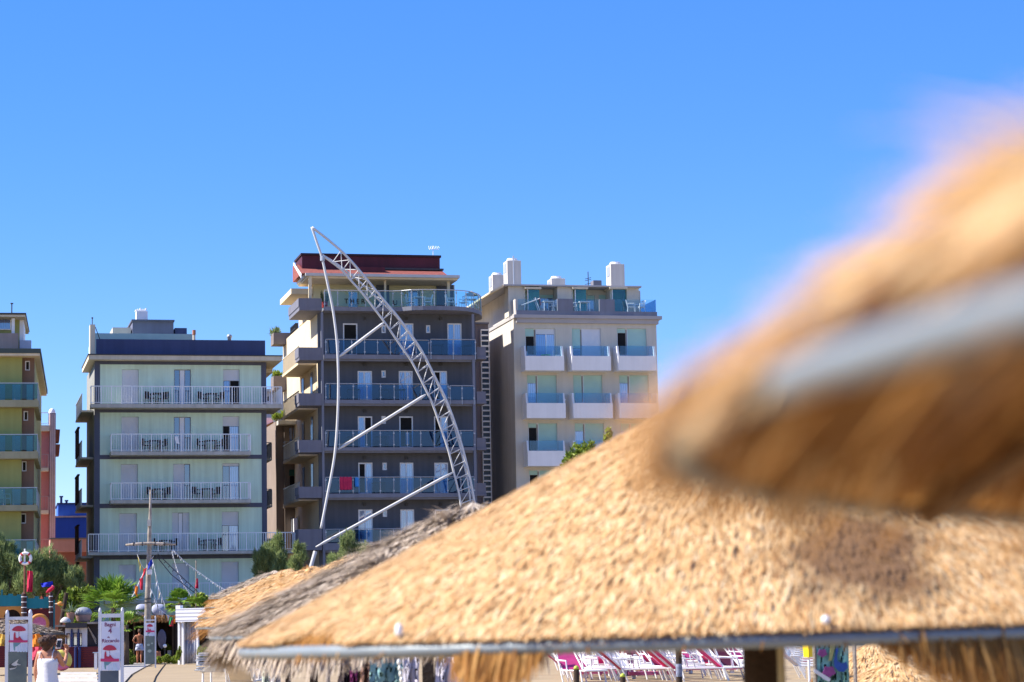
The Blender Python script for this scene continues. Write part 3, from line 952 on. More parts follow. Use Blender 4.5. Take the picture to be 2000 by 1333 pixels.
for i, (st, sb, rt, lb, rb, _) in enumerate(MB_):
    u0, u1 = FM.hit(633.6, st, OB)[0], FM.hit(930, st, OB)[0]
    zs, zb, zt = FM.hit(780, st, OB)[1], FM.hit(780, sb, OB)[1], FM.hit(780, rt, OB)[1]
    MZ.append(zs)
    b = MB(); b.box(u0, u1, -OB, -0.005, zb, zs)
    b.box(u0, u1, -OB + 0.15, -OB + 0.3, zb - 0.12, zb - 0.002)
    bl = b.build('balcony', grey_slab, HM)
    pts = [(u0 + 0.1 + (u1 - u0 - 0.2) * k / 11, -OB + 0.06) for k in range(12)]
    if i == 0:
        ua, ub = FM.hit(838, st, OB)[0], FM.hit(841, st, OB)[0]
        pts = [(u0 + 0.1 + (ua - u0 - 0.1) * k / 8, -OB + 0.06) for k in range(9)]
        glass_run(bl, pts, zs + 0.07, zt)
        ue = FM.hit(928, st, OB)[0]
        pts = [(ub + (ue - ub) * k / 2, -OB - 0.12) for k in range(3)]
        glass_run(bl, [(ub, -OB + 0.1)] + pts + [(ue, -OB + 0.1)], zs + 0.02, zt + 0.04)
    elif i == 1:
        ua, ub = FM.hit(876, st, OB)[0], FM.hit(879, st, OB)[0]
        glass_run(bl, [(u0 + 0.1 + (ua - u0 - 0.1) * k / 9, -OB + 0.06) for k in range(10)], zs + 0.07, zt)
        ue = FM.hit(926, st, OB)[0]
        glass_run(bl, [(ub + (ue - ub) * k / 2, -OB + 0.0) for k in range(3)], zs + 0.03, zt - 0.1)
    else:
        glass_run(bl, pts, zs + 0.07, zt)
    q = FM.rect(583, lb[0], 628.6, lb[1], off=OB)
    b = MB(); b.box(q[0], q[1], -OB - 0.02, -OB + 0.1, q[2] + 0.2, q[3]); b.box(q[0], q[0] + 0.1, -OB + 0.1, 0.4, q[2] + 0.2, q[3])
    b.box(q[0] + 0.04, q[1], -OB - 0.05, 0.4, q[2], q[2] + 0.198)
    b.build('end_parapet', grey_box, HM)
    if i < 4:
        zc = q[2]
        w0, w1 = mL - 1.15, mL + 0.02
        b = MB(); b.box(w0, w1, 0.9, 8.5, zc - 0.05, zc + 0.12); sbm = b.build('side_balcony', cream_side, HM)
        r = MB()
        for k in range(24):
            r.box(w0 + 0.02, w0 + 0.05, 0.95 + k * 0.32, 0.98 + k * 0.32, zc + 0.122, zc + 1.1)
        r.box(w0, w0 + 0.07, 0.9, 8.5, zc + 1.1, zc + 1.15)
        r.build('railing', mat('cream_railing', (0.55, 0.50, 0.40), 0.5, 0.05, 2), sbm)
    if rb:
        q = FM.rect(931, rb[0], 949, rb[1], off=OB - 0.1)
        b = MB(); b.box(q[0], q[1], -OB + 0.1, -OB + 0.22, q[2] + 0.15, q[3]); b.box(q[0], q[1] + 0.03, -OB + 0.05, 0.3, q[2], q[2] + 0.148)
        b.box(q[1] - 0.1, q[1], -OB + 0.222, 0.3, q[2] + 0.15, q[3])
        b.build('end_parapet', grey_box, HM)
# left side: vertical cream blind and canopy near the roof, windows on the flank
for z in (MZ[0] - 1.0, MZ[1] - 1.0, MZ[2] - 1.0):
    for y in (2.5, 6.5):
        b = MB(); b.box(mL - 0.02, mL + 0.02, y, y + 0.9, z - 1.2, z + 0.3); b.build('flank_window', navy_pane, HM)
# top terrace
OT = 1.3
path_px = [(634, -1.3), (660, -1.3), (687, -1.3), (714, -1.3), (742, -1.3), (768, -1.32), (785, -1.5), (804, -1.95), (826, -2.15), (850, -2.2), (872, -2.2), (893, -2.1), (912, -1.8), (926, -1.2), (936, -0.4), (941, 0.7), (940, 2.2)]
pth = [(FM.hit(px, 600, -y)[0], y) for px, y in path_px]
zs, zb, zt = FM.hit(720, 600, OT)[1], FM.hit(720, 608, OT)[1], FM.hit(720, 568, OT)[1]
b = MB(); b.flat(pth + [(pth[-1][0] - 0.5, 4.5), (pth[0][0], 4.5)], zb, zs); tb = b.build('roof_terrace', grey_slab, HM)
pin = [(x + (0.0 if x < pth[9][0] else -0.04), y + 0.06) for x, y in pth]
glass_run(tb, pin, zs + 0.06, zt, gm=clear_glass, railr=0.03)
q = FM.rect(583, 583, 628.6, 607, off=OB)
b = MB(); b.box(q[0], q[1], -OB - 0.02, -OB + 0.1, q[2] + 0.25, q[3]); b.box(q[0], q[0] + 0.1, -OB + 0.1, 3.5, q[2] + 0.25, q[3]); b.box(q[0] + 0.04, q[1], -OB - 0.05, 3.5, q[2], q[2] + 0.248); b.build('end_parapet', grey_box, HM)
# letters fixed inside the terrace glass
def letters(txt, size, loc, rot, m, parent, name='lettering', ext=0.01, sx=1.0):
    cu = bpy.data.curves.new(name, 'FONT')
    cu.body, cu.size, cu.extrude = txt, size, ext
    cu.offset = 0.022 * size
    cu.align_x, cu.align_y = 'CENTER', 'CENTER'
    cu.materials.append(m)
    o = bpy.data.objects.new(name, cu)
    C.objects.link(o)
    o.location, o.rotation_euler = loc, rot
    o.scale = (sx, 1, 1)
    if parent is None: return o
    bpy.context.view_layer.update()
    me = bpy.data.meshes.new_from_object(o)
    bpy.data.objects.remove(o)
    t = bpy.data.objects.new(name, me); C.objects.link(t); t.parent = parent
    t.location, t.rotation_euler, t.scale = loc, rot, (sx, 1, 1)
    return t
blk = mat('black_letters', (0.012, 0.012, 0.012), 0.6, 0.1, 5)
u, z = FM.hit(693, 589, OT + 0.05)
letters('T H E R', 0.42, (u, -OT - 0.02, z), (math.pi / 2, 0, 0), blk, tb, sx=0.95)
u, z = FM.hit(772, 592, OT + 0.05)
letters('U', 0.42, (u, -OT - 0.02, z), (math.pi / 2, 0, 0), blk, tb)
# top floor room set back on the terrace
ZR0 = FM.hit(740, 541, 1.0)[1]
k0, k1 = FM.hit(612, 575, -2.0)[0], FM.hit(888, 575, -2.0)[0]
tops = [FM.rect(680, 569, 700, 604, off=-2), FM.rect(797, 566, 822, 604, off=-2)]
wall_holes(k0, k1, zs + 0.003, ZR0 - 0.02, 2.0, 2.2, tops).build('upper_wall', sand_wall, HM)
tiled_door(HM, tops[0], [(0, 1, 0, 1, navy_pane, 'pane')], y=2.0)
tiled_door(HM, tops[1], [(0, 0.35, 0, 1, blue_pane, 'pane'), (0.35, 0.8, 0, 1, blue_pane, 'pane'), (0.8, 1, 0, 1, dark_int, 'pane')], y=2.0)
b = MB(); b.box(k0 + 0.02, k1 - 0.02, 2.22, 9, zs + 0.003, ZR0 - 0.03); b.build('upper_side_wall', cream_side, HM)
for xa, xb in ((735, 760), (853, 886)):
    q = FM.rect(xa, 548, xb, 603, off=-1.9)
    b = MB(); b.box(q[0], q[1], 1.88, 1.995, zs + 0.004, ZR0 - 0.03); b.build('pier', grey_wall, HM)
for xa, xb, yy in ((603, 609, -0.9), (638.5, 643, -0.2), (751, 754.5, -0.2), (874, 879, -0.2)):
    q = FM.rect(xa, 545, xb, 600, off=-yy)
    b = MB(); b.box(q[0], q[1], yy, yy + 0.18, zs + 0.003, ZR0 - 0.004); b.build('pillar', cream_side, HM)
q = FM.rect(597, 535.5, 898, 541, off=1.0)
b = MB(); b.box(q[0], q[1], -1.0, 3.2, q[2], q[3]); b.build('roof_slab', mat('pale_eave', (0.50, 0.50, 0.50), 0.8, 0.06, 1), HM)
b = MB(); b.box(q[0] + 0.1, q[1] - 0.1, -0.8, 3.1, q[2] - 0.12, q[2] - 0.002); b.build('soffit', cream_side, HM)
zE = q[3]
tile_m = mat('red_roof_tiles', (0.25, 0.075, 0.062), 0.85, 0.25, 4, bump=0.8, bscale=9)
maroon = mat('maroon_cladding', (0.085, 0.013, 0.024), 0.6, 0.12, 0.7, streak=0.15, bands=('X', 0.35))
r0, r1 = FM.hit(589, 530, 0.8)[0], FM.hit(874, 530, 0.8)[0]
zT = FM.hit(740, 520, -2.5)[1]
b = MB(); b.prism([(-0.8, zE + 0.003), (2.5, zT), (3.3, zT), (3.3, zE + 0.003)], r0, r1)
b.v = [(y, x, z) for x, y, z in b.v]
b.build('tiled_roof', tile_m, HM)
q = FM.rect(590, 501.5, 859, 527, off=-1.0)
b = MB(); b.box(q[0], q[1], 1.0, 4, zE + 0.2, q[3]); mr = b.build('mansard', maroon, HM)
b = MB(); b.box(q[0] - 0.08, q[1] + 0.08, 0.9, 4.1, q[3] + 0.002, q[3] + 0.14); b.build('ridge_cap', mat('dark_ridge', (0.03, 0.012, 0.018), 0.7, 0.1, 2), mr)
q2 = FM.rect(700, 523, 751, 536, off=-0.1)
b = MB(); b.box(q2[0], q2[1], -0.1, 0.98, zE + 0.004, q2[3]); b.build('dormer', maroon, HM)
q3 = FM.rect(745, 524.5, 866, 528, off=-0.8)
b = MB(); b.box(q3[0], q3[1], 0.7, 0.98, q3[2], q3[3]); b.build('flashing', dark_metal, HM)
# sloping verge at the left of the roof, and the side canopy
b = MB(); b.prism([(-0.95, zE - 0.1), (2.6, zT + 0.15), (2.6, zT + 0.0), (-0.95, zE - 0.35)], r0 - 0.06, r0 - 0.003); b.v = [(y, x, z) for x, y, z in b.v]; b.build('verge_board', white_paint, HM)
q = FM.rect(565, 565, 588, 583, off=-3)
b = MB(); b.box(mL - 1.4, mL + 0.0, 2.0, 7.5, q[2] + 0.15, q[2] + 0.5); b.build('side_canopy', cream_side, HM)
# aerial
u, z = FM.hit(846, 502, -4)
b = MB(); b.tube([(u, 4, z - 0.2), (u, 4, z + 0.75)], 0.025, 6)
b.tube([(u - 0.3, 4, z + 0.55), (u + 0.4, 4, z + 0.5)], 0.02, 5)
for k in range(7):
    x = u - 0.28 + k * 0.11
    b.tube([(x, 3.75, z + 0.42 + 0.02 * k), (x + 0.03, 4.25, z + 0.75)], 0.012, 4)
b.build('aerial', white_paint, HM)
# rear corner planters on the far end of the flank
for ya, yb in ((653, 675), (737, 764)):
    q = FM.rect(531.5, ya, 567, yb, off=-16)
    b = MB(); b.box(q[0], q[1], 15.2, 16.8, q[2], q[3]); b.build('planter_box', mat('stone_grey_planter', (0.20, 0.17, 0.16), 0.9, 0.15, 1.5), HM)
q = FM.rect(566, 640, 573, 672, off=-15)
b = MB()
for k in range(5):
    b.box(q[0] + 0.02, q[1], 12.5 + k * 0.6, 12.54 + k * 0.6, q[2], q[3])
for k in range(4):
    b.box(q[0], q[0] + 0.03, 12.3, 15.15, q[2] + 0.25 * k, q[2] + 0.25 * k + 0.03)
b.build('roof_railing', dark_metal, HM)
# furniture on the terrace and towels on the rails
def put_m(kind, px, y, z, rz, label, cat, group):
    furniture(kind, FM.world(FM.hit(px, 595, -y)[0], y, z), FM.phi + rz, label, cat, group)
put_m('wt', 818, -0.8, zs + 0.003, 0, 'white plastic table in the bulge of the glazed roof terrace', 'table', 'white plastic tables')
put_m('wc', 802, -0.9, zs + 0.003, 1.6, 'white plastic chair left of the table in the terrace bulge', 'chair', 'white plastic chairs')
put_m('wc', 835, -0.9, zs + 0.003, -1.6, 'white plastic chair right of the table in the terrace bulge', 'chair', 'white plastic chairs')
put_m('wt', 918, -0.2, zs + 0.003, 0, 'white plastic table at the rounded end of the roof terrace', 'table', 'white plastic tables')
put_m('wc', 880, -1.0, zs + 0.003, 1.6, 'white plastic chair left on the rounded end of the roof terrace', 'chair', 'white plastic chairs')
put_m('wc', 906, -0.9, zs + 0.003, -0.6, 'white plastic chair beside the parasol on the rounded terrace end', 'chair', 'white plastic chairs')
t = thing('terrace_parasol', 'beige parasol open on the rounded end of the roof terrace', 'parasol', FM.world(FM.hit(921, 595, -0.4)[0], 0.4, zs + 0.003), 0)
b = MB(); b.tube([(0, 0, 0), (0, 0, 1.35)], 0.03, 6); b.build('pole', white_paint, t)
b = MB(); b.lathe([(0.45, 1.05), (0.25, 1.22), (0.04, 1.33), (0.0, 1.34)], n=8); b.build('canopy', mat('beige_canvas', (0.42, 0.36, 0.26), 0.9, 0.1, 3), t)
t = thing('terrace_plant', 'dark leafy pot plant at the left end of the roof terrace', 'plant', FM.world(FM.hit(634, 598, 0.7)[0], -0.7, zs + 0.003), 0)
b = MB(); b.lathe([(0.16, 0), (0.22, 0.35), (0.2, 0.35), (0.0, 0.33)], n=10); b.build('pot', mat('red_pot', (0.30, 0.03, 0.03), 0.7, 0.1, 4), t)
b = MB()
for k in range(60):
    a, h = random.uniform(0, 6.28), random.uniform(0.4, 1.0)
    x, y = 0.2 * math.cos(a), 0.2 * math.sin(a)
    b.quad((x * .2, y * .2, 0.34), (x, y, h), (x * 1.4, y * 1.4, h + 0.12), (x * 1.2, y * 0.9, h - 0.05))
b.build('foliage', mat('dark_plant', (0.05, 0.07, 0.03), 0.8, 0.3, 6), t)
cloth_n = 0
def hang(F, rc, off, m, name, label, cat, wav=0.04, n=10):
    """cloth folded over a rail: real thickness, soft folds"""
    u0, u1, z0, z1 = F.rect(*rc, off=off)
    b = MB()
    rows = []
    for zz in (z1, (z0 + z1) / 2, z0):
        ring = [(u0 + (u1 - u0) * k / n, -off - 0.05 - wav * (1 + math.sin(k * 1.9)) * (0.3 + 0.7 * (z1 - zz) / (z1 - z0)), zz + 0.02 * math.sin(k * 2.3)) for k in range(n + 1)]
        rows.append(ring)
    for r_ in range(2):
        for k in range(n):
            b.quad(rows[r_][k], rows[r_][k + 1], rows[r_ + 1][k + 1], rows[r_ + 1][k])
    o = b.build(name, m, None)
    so = o.modifiers.new('thick', 'SOLIDIFY'); so.thickness = 0.015
    o.location = (F.O.x, F.O.y, 0); o.rotation_euler = (0, 0, F.phi)
    return tag(o, label, cat)
hang(FM, (663, 932, 687, 957), OB + 0.05, mat('crimson_towel', (0.50, 0.03, 0.09), 0.95, 0.15, 6), 'towel', 'crimson beach towel hung on the glass balcony of the grey hotel', 'towel')
hang(FM, (693, 933, 700, 951), OB + 0.05, mat('sky_blue_towel', (0.06, 0.30, 0.70), 0.95, 0.15, 6), 'towel', 'bright blue towel hung beside the crimson towel on glass balcony', 'towel')
hang(FM, (759, 851, 769, 870), OB - 0.4, mat('rose_towel', (0.50, 0.22, 0.25), 0.95, 0.2, 6), 'towel', 'pinkish towel drying on a glass balcony of the grey hotel', 'towel')
hang(FM, (792, 846, 799, 868), OB - 0.4, white_plastic, 'towel', 'white towel drying on a glass balcony of the grey hotel', 'towel')
for i, sets in enumerate(((690, 855, 915), (690, 752, 780), (690, 745), (740,))):
    for k, px in enumerate(sets):
        furniture('rt', FM.world(FM.hit(px, MB_[i][0], 0.7)[0], -0.65, MZ[i] + 0.003), FM.phi, f'dark table behind blue glass, {("left", "middle", "right")[k]} on {("highest", "second highest", "third highest", "fourth highest")[i]} long balcony of grey hotel', 'table', 'dark tables behind blue glass')

# ------------------------------------------------------------------ white truss in front of the grey hotel
TR = thing('curved_truss', 'tall white curved lattice truss leaning in front of the grey hotel', 'truss')
tw_m = mat('truss_white', (0.60, 0.60, 0.60), 0.45, 0.05, 2)
def on(pts, off):
    out = []
    for px, py in pts:
        u, z = FM.hit(px, py, off)
        out.append(FM.world(u, -off, z))
    return out
def smooth(pts, k=4):
    out = []
    for i in range(len(pts) - 1):
        p0, p1, p2, p3 = pts[max(i - 1, 0)], pts[i], pts[i + 1], pts[min(i + 2, len(pts) - 1)]
        for j in range(k):
            t = j / k
            out.append(0.5 * ((2 * p1) + (p2 - p0) * t + (2 * p0 - 5 * p1 + 4 * p2 - p3) * t * t + (3 * p1 - p0 - 3 * p2 + p3) * t ** 3))
    return out + [pts[-1]]
outer = [(609, 444), (638.7, 467), (669, 493), (695, 521), (721, 552), (747.4, 584.5), (773.5, 615), (799.6, 650), (821.4, 682), (834.5, 706.5), (856, 750), (871.5, 782), (886.7, 822), (899.7, 863), (910.6, 904), (920, 945), (927, 985), (932, 1030), (935, 1080), (938, 1180), (940, 1283)]
inner = [(629, 499), (664.8, 525.7), (686.6, 549.6), (708, 573.5), (730, 602), (749.7, 628), (769, 656), (791, 688), (806, 710), (828, 754), (845, 790), (860.6, 835), (876, 881), (888, 930), (897.6, 971), (903, 1015), (907, 1075), (913, 1180), (918, 1283)]
third = [(630, 499), (649.6, 510.5), (678, 531), (706, 554), (738.8, 585), (757, 602), (777, 622), (801, 654), (822, 686), (836, 712), (857, 756), (872, 790), (886, 830), (898, 872), (908, 914), (915, 950), (919, 985), (923, 1030), (926, 1080), (930, 1180), (932, 1281)]
po, pi_, pt_ = smooth(on(outer, 3.0)), smooth(on(inner, 3.0)), smooth(on(third, 2.1))
b = MB(); b.tube(po, 0.082, 8); b.build('outer_chord', tw_m, TR, smooth=True)
b = MB(); b.tube(pi_, 0.070, 8); b.build('inner_chord', tw_m, TR, smooth=True)
b = MB(); b.tube(pt_, 0.060, 8); b.build('rear_chord', tw_m, TR, smooth=True)
def resample(pts, n):
    L = [0]
    for a, c in zip(pts[:-1], pts[1:]): L.append(L[-1] + (c - a).length)
    out = []
    for k in range(n):
        s_ = L[-1] * k / (n - 1)
        i = max(0, min(len(L) - 2, next((j for j in range(len(L) - 1) if L[j + 1] >= s_), len(L) - 2)))
        out.append(pts[i].lerp(pts[i + 1], (s_ - L[i]) / max(1e-9, L[i + 1] - L[i])))
    return out
i0 = min(range(len(po)), key=lambda k: (po[k] - pi_[0]).length)
NB = 36
ro, ri, rt_ = resample(po[i0:], NB), resample(pi_, NB), resample(pt_, NB)
b = MB()
for k in range(1, NB - 1):
    b.tube([ri[k], ro[k]], 0.027, 5)
    b.tube([ro[k], ri[k + 1]], 0.027, 5)
    if k < 33:
        b.tube([ri[k], rt_[k]], 0.026, 5)
        b.tube([rt_[k], ro[k + 1]], 0.026, 5)
b.build('lattice_bracing', tw_m, TR)
mast = on([(609, 444), (619, 474), (629, 504), (638.8, 549), (648.5, 595), (654, 631), (658, 667), (660, 702), (661, 754), (659.4, 815), (655, 878), (648.5, 922), (642, 955), (634, 997), (626.8, 1033)], 3.0)
low = on([(616, 1077), (606, 1112), (603, 1125)], 3.4)
b = MB(); b.tube(smooth(mast), 0.078, 8); b.build('bowed_mast', tw_m, TR, smooth=True)
b = MB(); b.tube(low + [Vector((low[-1].x - 0.3, low[-1].y, 0.0))], 0.12, 8); b.build('foot', tw_m, TR)
for a, c in (((662.6, 697), (749.7, 631)), ((660.5, 878), (832, 771)), ((617, 1069), (885, 923))):
    pa, pc = on([a, c], 3.0)
    b = MB(); b.tube([pa, pa.lerp(pc, 0.03), pa.lerp(pc, 0.06), pa.lerp(pc, 0.95), pc], [0.05, 0.06, 0.092, 0.092, 0.045], 8); b.build('strut', tw_m, TR, smooth=True)
b = MB(); pj = on([(630, 505)], 3.0)[0]; b.tube([pj + Vector((0, 0, -0.16)), pj + Vector((0, 0, 0.14))], 0.15, 8); b.build('joint_collar', steel, TR)
pb = on([(660, 705)], 3.0)[0]
# ------------------------------------------------------------------ annex between the hotels
FA = Fac(556, 950, 163, R(13))
HA = FA.root('brown_annex', 'shaded brown annex with blue doors in the gap left of the grey hotel', 'annex')
aL, aR = FA.hit(556, 950)[0], FA.hit(640, 950)[0]
zA = FA.hit(570, 823)[1]
taupe = mat('taupe_render', (0.24, 0.19, 0.16), 0.9, 0.1, 0.6, streak=0.12)
au = [(FA.rect(564, 834, 581, 898), BLUE2), (FA.rect(586, 834, 595, 866), DARK), (FA.rect(565, 917, 590, 982), [(0, 1, 0.8, 1, mat('green_shutter', (0.03, 0.12, 0.09), 0.7, 0.1, 2), 'shutter', -0.03), (0, 0.5, 0, 0.8, dark_int, 'pane'), (0.5, 1, 0, 0.8, navy_pane, 'pane')]), (FA.rect(567, 1009, 591, 1075), [(0, 1, 0, 1, navy_pane, 'pane')])]
wall_holes(aL, aR, 0.02, zA, 0, 0.2, [a[0] for a in au]).build('wall', taupe, HA)
for rc, t in au: tiled_door(HA, rc, t, frame_mat=taupe)
b = MB(); b.box(aL - 0.55, aR, 0.22, 9, 0.02, zA - 0.01); b.build('side_wall', taupe, HA)
q = FA.rect(552, 821, 590, 829, off=1.0)
b = MB(); b.box(aL - 0.5, q[1], -1.0, 8, q[2], q[3]); b.build('roof_canopy', slab_m, HA)
for rt, st in ((862, 898), (953, 986)):
    q = FA.rect(557, rt, 632, st, off=1.1)
    b = MB(); b.box(q[0], q[1], -1.1, -0.005, q[2] - 0.18, q[2]); bl = b.build('balcony', taupe, HA)
    picket_rail('railing', bl, q[0], q[1], -1.05, q[2] + 0.002, q[3], [(q[0] + 0.04, -0.01)], m=mat('grey_railing', (0.32, 0.31, 0.30), 0.5, 0.1, 3), post=1.4)
q = FA.rect(580, 1011, 582, 1040, off=2)
b = MB(); b.box(q[0], q[0] + 0.08, -2.2, 0.0, q[2], q[3]); b.build('privacy_screen', white_paint, HA)
# far hotel seen through the gap, ochre house below it
FG = Fac(522, 780, 196, R(13))
HG = FG.root('distant_hotel', 'distant pale hotel with dark windows in the gap between two hotels', 'hotel')
q = FG.rect(505, 766, 585, 810)
gw = [FG.rect(521, 773, 527, 785), FG.rect(539, 774, 547, 785), FG.rect(553, 774, 575, 785)]
wall_holes(q[0], q[1], 0.02, q[3], 0, 0.3, gw).build('wall', mat('pale_lilac_render', (0.48, 0.46, 0.46), 0.9, 0.06, 0.6), HG)
for w in gw: tiled_door(HG, w, DARK, name='window')
b = MB(); b.box(q[0], q[1], 0.33, 8, 0.02, q[3] - 0.02); b.build('side_wall', slab_m, HG)
b = MB(); b.box(q[0], q[1], -0.4, 8.4, q[3] + 0.002, q[3] + 0.2); b.build('roof_slab', slab_m, HG)
FO = Fac(518, 900, 184, R(13))
HO = FO.root('ochre_house', 'burnt orange house sliver with white balcony in the dark gap', 'house')
q = FO.rect(505, 838, 531, 1040)
b = MB(); b.box(q[0], q[1], 0, 6, 0.02, q[3]); b.build('wall', mat('ochre_render', (0.46, 0.16, 0.06), 0.9, 0.08, 0.6), HO)
b = MB(); b.box(q[0], q[1] + 0.1, -0.5, 6, q[3] + 0.002, q[3] + 0.8); b.build('parapet', white_paint, HO)
b = MB(); b.prism([(q[0], q[3] - 0.2), (q[1] + 0.3, q[3] + 0.5), (q[1] + 0.3, q[3] + 0.62), (q[0], q[3] - 0.06)], -1.4, -0.52); b.build('awning', mat('orange_awning', (0.55, 0.20, 0.05), 0.9, 0.1, 3), HO)
# ------------------------------------------------------------------ louvred stair tower
FT = Fac(936, 800, 160, R(13))
HT = FT.root('stair_tower', 'narrow glazed stair tower with white bars between grey and beige hotels', 'tower')
q = FT.rect(934, 633, 959.5, 1100)
b = MB(); b.box(q[0], q[1], 0.35, 5, 0.02, q[3]); b.build('wall', mat('violet_grey_render', (0.20, 0.17, 0.19), 0.9, 0.1, 0.6, streak=0.1), HT)
b = MB(); b.box(q[0] - 0.2, q[1], 0.1, 5, q[3] + 0.002, q[3] + 0.12); b.build('roof_slab', grey_box, HT)
l0, l1 = FT.hit(942, 800)[0], FT.hit(958.5, 800)[0]
b = MB(); b.box(l0 + 0.04, l1 - 0.04, 0.2, 0.33, 0.3, q[3] - 0.4); b.build('glazing', mat('dark_glazing', (.03, .035, .06), .2, .2, 2), HT)
b = MB()
zz = q[3] - 0.35
while zz > 0.5:
    b.box(l0, l1, 0.05, 0.18, zz - 0.10, zz); zz -= 0.36
b.box(l0, l0 + 0.05, 0.1, 0.34, 0.3, q[3] - 0.36); b.box(l1 - 0.05, l1, 0.1, 0.34, 0.3, q[3] - 0.36)
b.build('louvre_bars', white_paint, HT)
# ------------------------------------------------------------------ beige hotel on the right
beige = mat('beige_grey_render', (0.59, 0.55, 0.47), 0.9, 0.05, 0.5, bump=0.12, bscale=20, streak=0.06)
beige_side = mat('pale_flank_render', (0.56, 0.52, 0.48), 0.9, 0.06, 0.5, streak=0.10)
white_bal = mat('white_parapet', (0.84, 0.83, 0.82), 0.8, 0.04, 0.8, streak=0.05)
FR = Fac(1006, 800, 157, R(13))
HR = FR.root('beige_hotel', 'beige grey hotel with white box balconies and green shutters, right of the grey hotel', 'hotel')
rL, rR = FR.hit(1006, 800)[0], FR.hit(1286, 800)[0]
zC = FR.hit(1150, 622)[1]
GS = green_shutter
def WIN(kind):
    if kind == 'a': return [(0, 0.30, 0.72, 1, GS, 'shutter', -0.03), (0, 0.30, 0, 0.72, dark_int, 'pane'), (0.36, 1, 0.80, 1, shutter_m, 'shutter', -0.03), (0.36, 0.70, 0, 0.80, blue_pane, 'pane'), (0.70, 1, 0, 0.80, light_pane, 'pane')]
    if kind == 'b': return [(0, 0.30, 0.30, 1, GS, 'shutter', -0.03), (0, 0.30, 0, 0.30, navy_pane, 'pane'), (0.36, 1, 0, 1, shutter_m, 'shutter', -0.03)]
    if kind == 'c': return [(0, 0.30, 0.84, 1, GS, 'shutter', -0.03), (0, 0.30, 0, 0.84, dark_int, 'pane'), (0.36, 1, 0, 1, GS, 'shutter', -0.03)]
    if kind == 'd': return [(0, 0.30, 0.72, 1, GS, 'shutter', -0.03), (0, 0.30, 0, 0.72, light_pane, 'pane'), (0.36, 1, 0, 1, GS, 'shutter', -0.03)]
    return [(0, 0.30, 0, 1, GS, 'shutter', -0.03), (0.36, 1, 0, 1, GS, 'shutter', -0.03)]
rows = [((642, 697), ((1026, 1085, 'a'), (1117.5, 1174, 'b'), (1205.6, 1263, 'c'))), ((733, 789), ((1030, 1087.5, 'd'), (1120, 1176.7, 'e'), (1210, 1267, 'd'))),
        ((827, 882), ((1032, 1088.6, 'c'), (1123, 1180, 'd'), (1213, 1270, 'd'))), ((919, 975), ((1034, 1091, 'c'), (1125, 1183, 'e'), (1216, 1273, 'd'))), ((1012, 1068), ((1036, 1093, 'd'), (1127, 1185, 'e'), (1218, 1275, 'c'))), ((1110, 1262), ((1030, 1098, 'e'), (1122, 1190, 'e'), (1214, 1282, 'e')))]
ru = []
for (ya, yb), ws in rows:
    for xa, xb, k in ws: ru.append((FR.rect(xa, ya, xb, yb), WIN(k)))
wall_holes(rL, rR, 0.02, zC, 0, 0.22, [r[0] for r in ru]).build('wall', beige, HR)
for rc, t in ru: tiled_door(HR, rc, t, y=0.02, name='balcony_window')
DR = 16
b = MB(); b.box(rL + 0.02, rR - 0.02, 0.24, DR, 0.02, zC - 0.02); b.build('side_wall', beige_side, HR)
bc = [((695.7, 724), 676, ((1026, 1102, 1018.6), (1117, 1193.4, 1109), (1207.6, 1282.5, 1199))), ((787.7, 817), 768, ((1028.8, 1105, 1022), (1120, 1197, 1112), (1210, 1287, 1202))),
      ((881, 910.6), 861, ((1031, 1105, 1024), (1122, 1199, 1115), (1213, 1290, 1205))), ((974, 1003), 955, ((1033, 1108, 1026), (1124, 1201, 1117), (1215, 1292, 1207))), ((1067, 1096), 1048, ((1035, 1110, 1028), (1126, 1203, 1119), (1217, 1294, 1209)))]
OR = 1.25
RZ = []
for (ya, yb), gt, cols in bc:
    for xa, xb, _ in cols:
        q = FR.rect(xa, ya, xb, yb, off=OR)
        zg = FR.hit((xa + xb) / 2, gt, OR)[1]
        b = MB()
        b.box(q[0], q[1], -OR, -OR + 0.12, q[2], q[3])
        b.box(q[0], q[1], -OR + 0.122, -0.005, q[2], q[2] + 0.40)
        b.prism([(-OR + 0.122, q[2] + 0.402), (-0.005, q[2] + 0.402), (-0.005, zg + 0.02), (-OR + 0.3, zg + 0.02), (-OR + 0.122, q[3])], q[0], q[0] + 0.12)
        i = len(b.v) - 10
        b.v[i:] = [(y, x, z) for x, y, z in b.v[i:]]
        b.prism([(-OR + 0.122, q[2] + 0.402), (-0.005, q[2] + 0.402), (-0.005, zg + 0.02), (-OR + 0.3, zg + 0.02), (-OR + 0.122, q[3])], q[1] - 0.12, q[1])
        i = len(b.v) - 10
        b.v[i:] = [(y, x, z) for x, y, z in b.v[i:]]
        bl = b.build('balcony', white_bal, HR)
        b = MB(); b.box(q[0] + 0.14, q[1] - 0.14, -OR + 0.05, -OR + 0.07, q[3] + 0.003, zg); b.build('glass_panel', glass('balcony_clear_blue', (0.62, 0.76, 0.86), 0.08), bl)
        RZ.append(q[2] + 0.403)
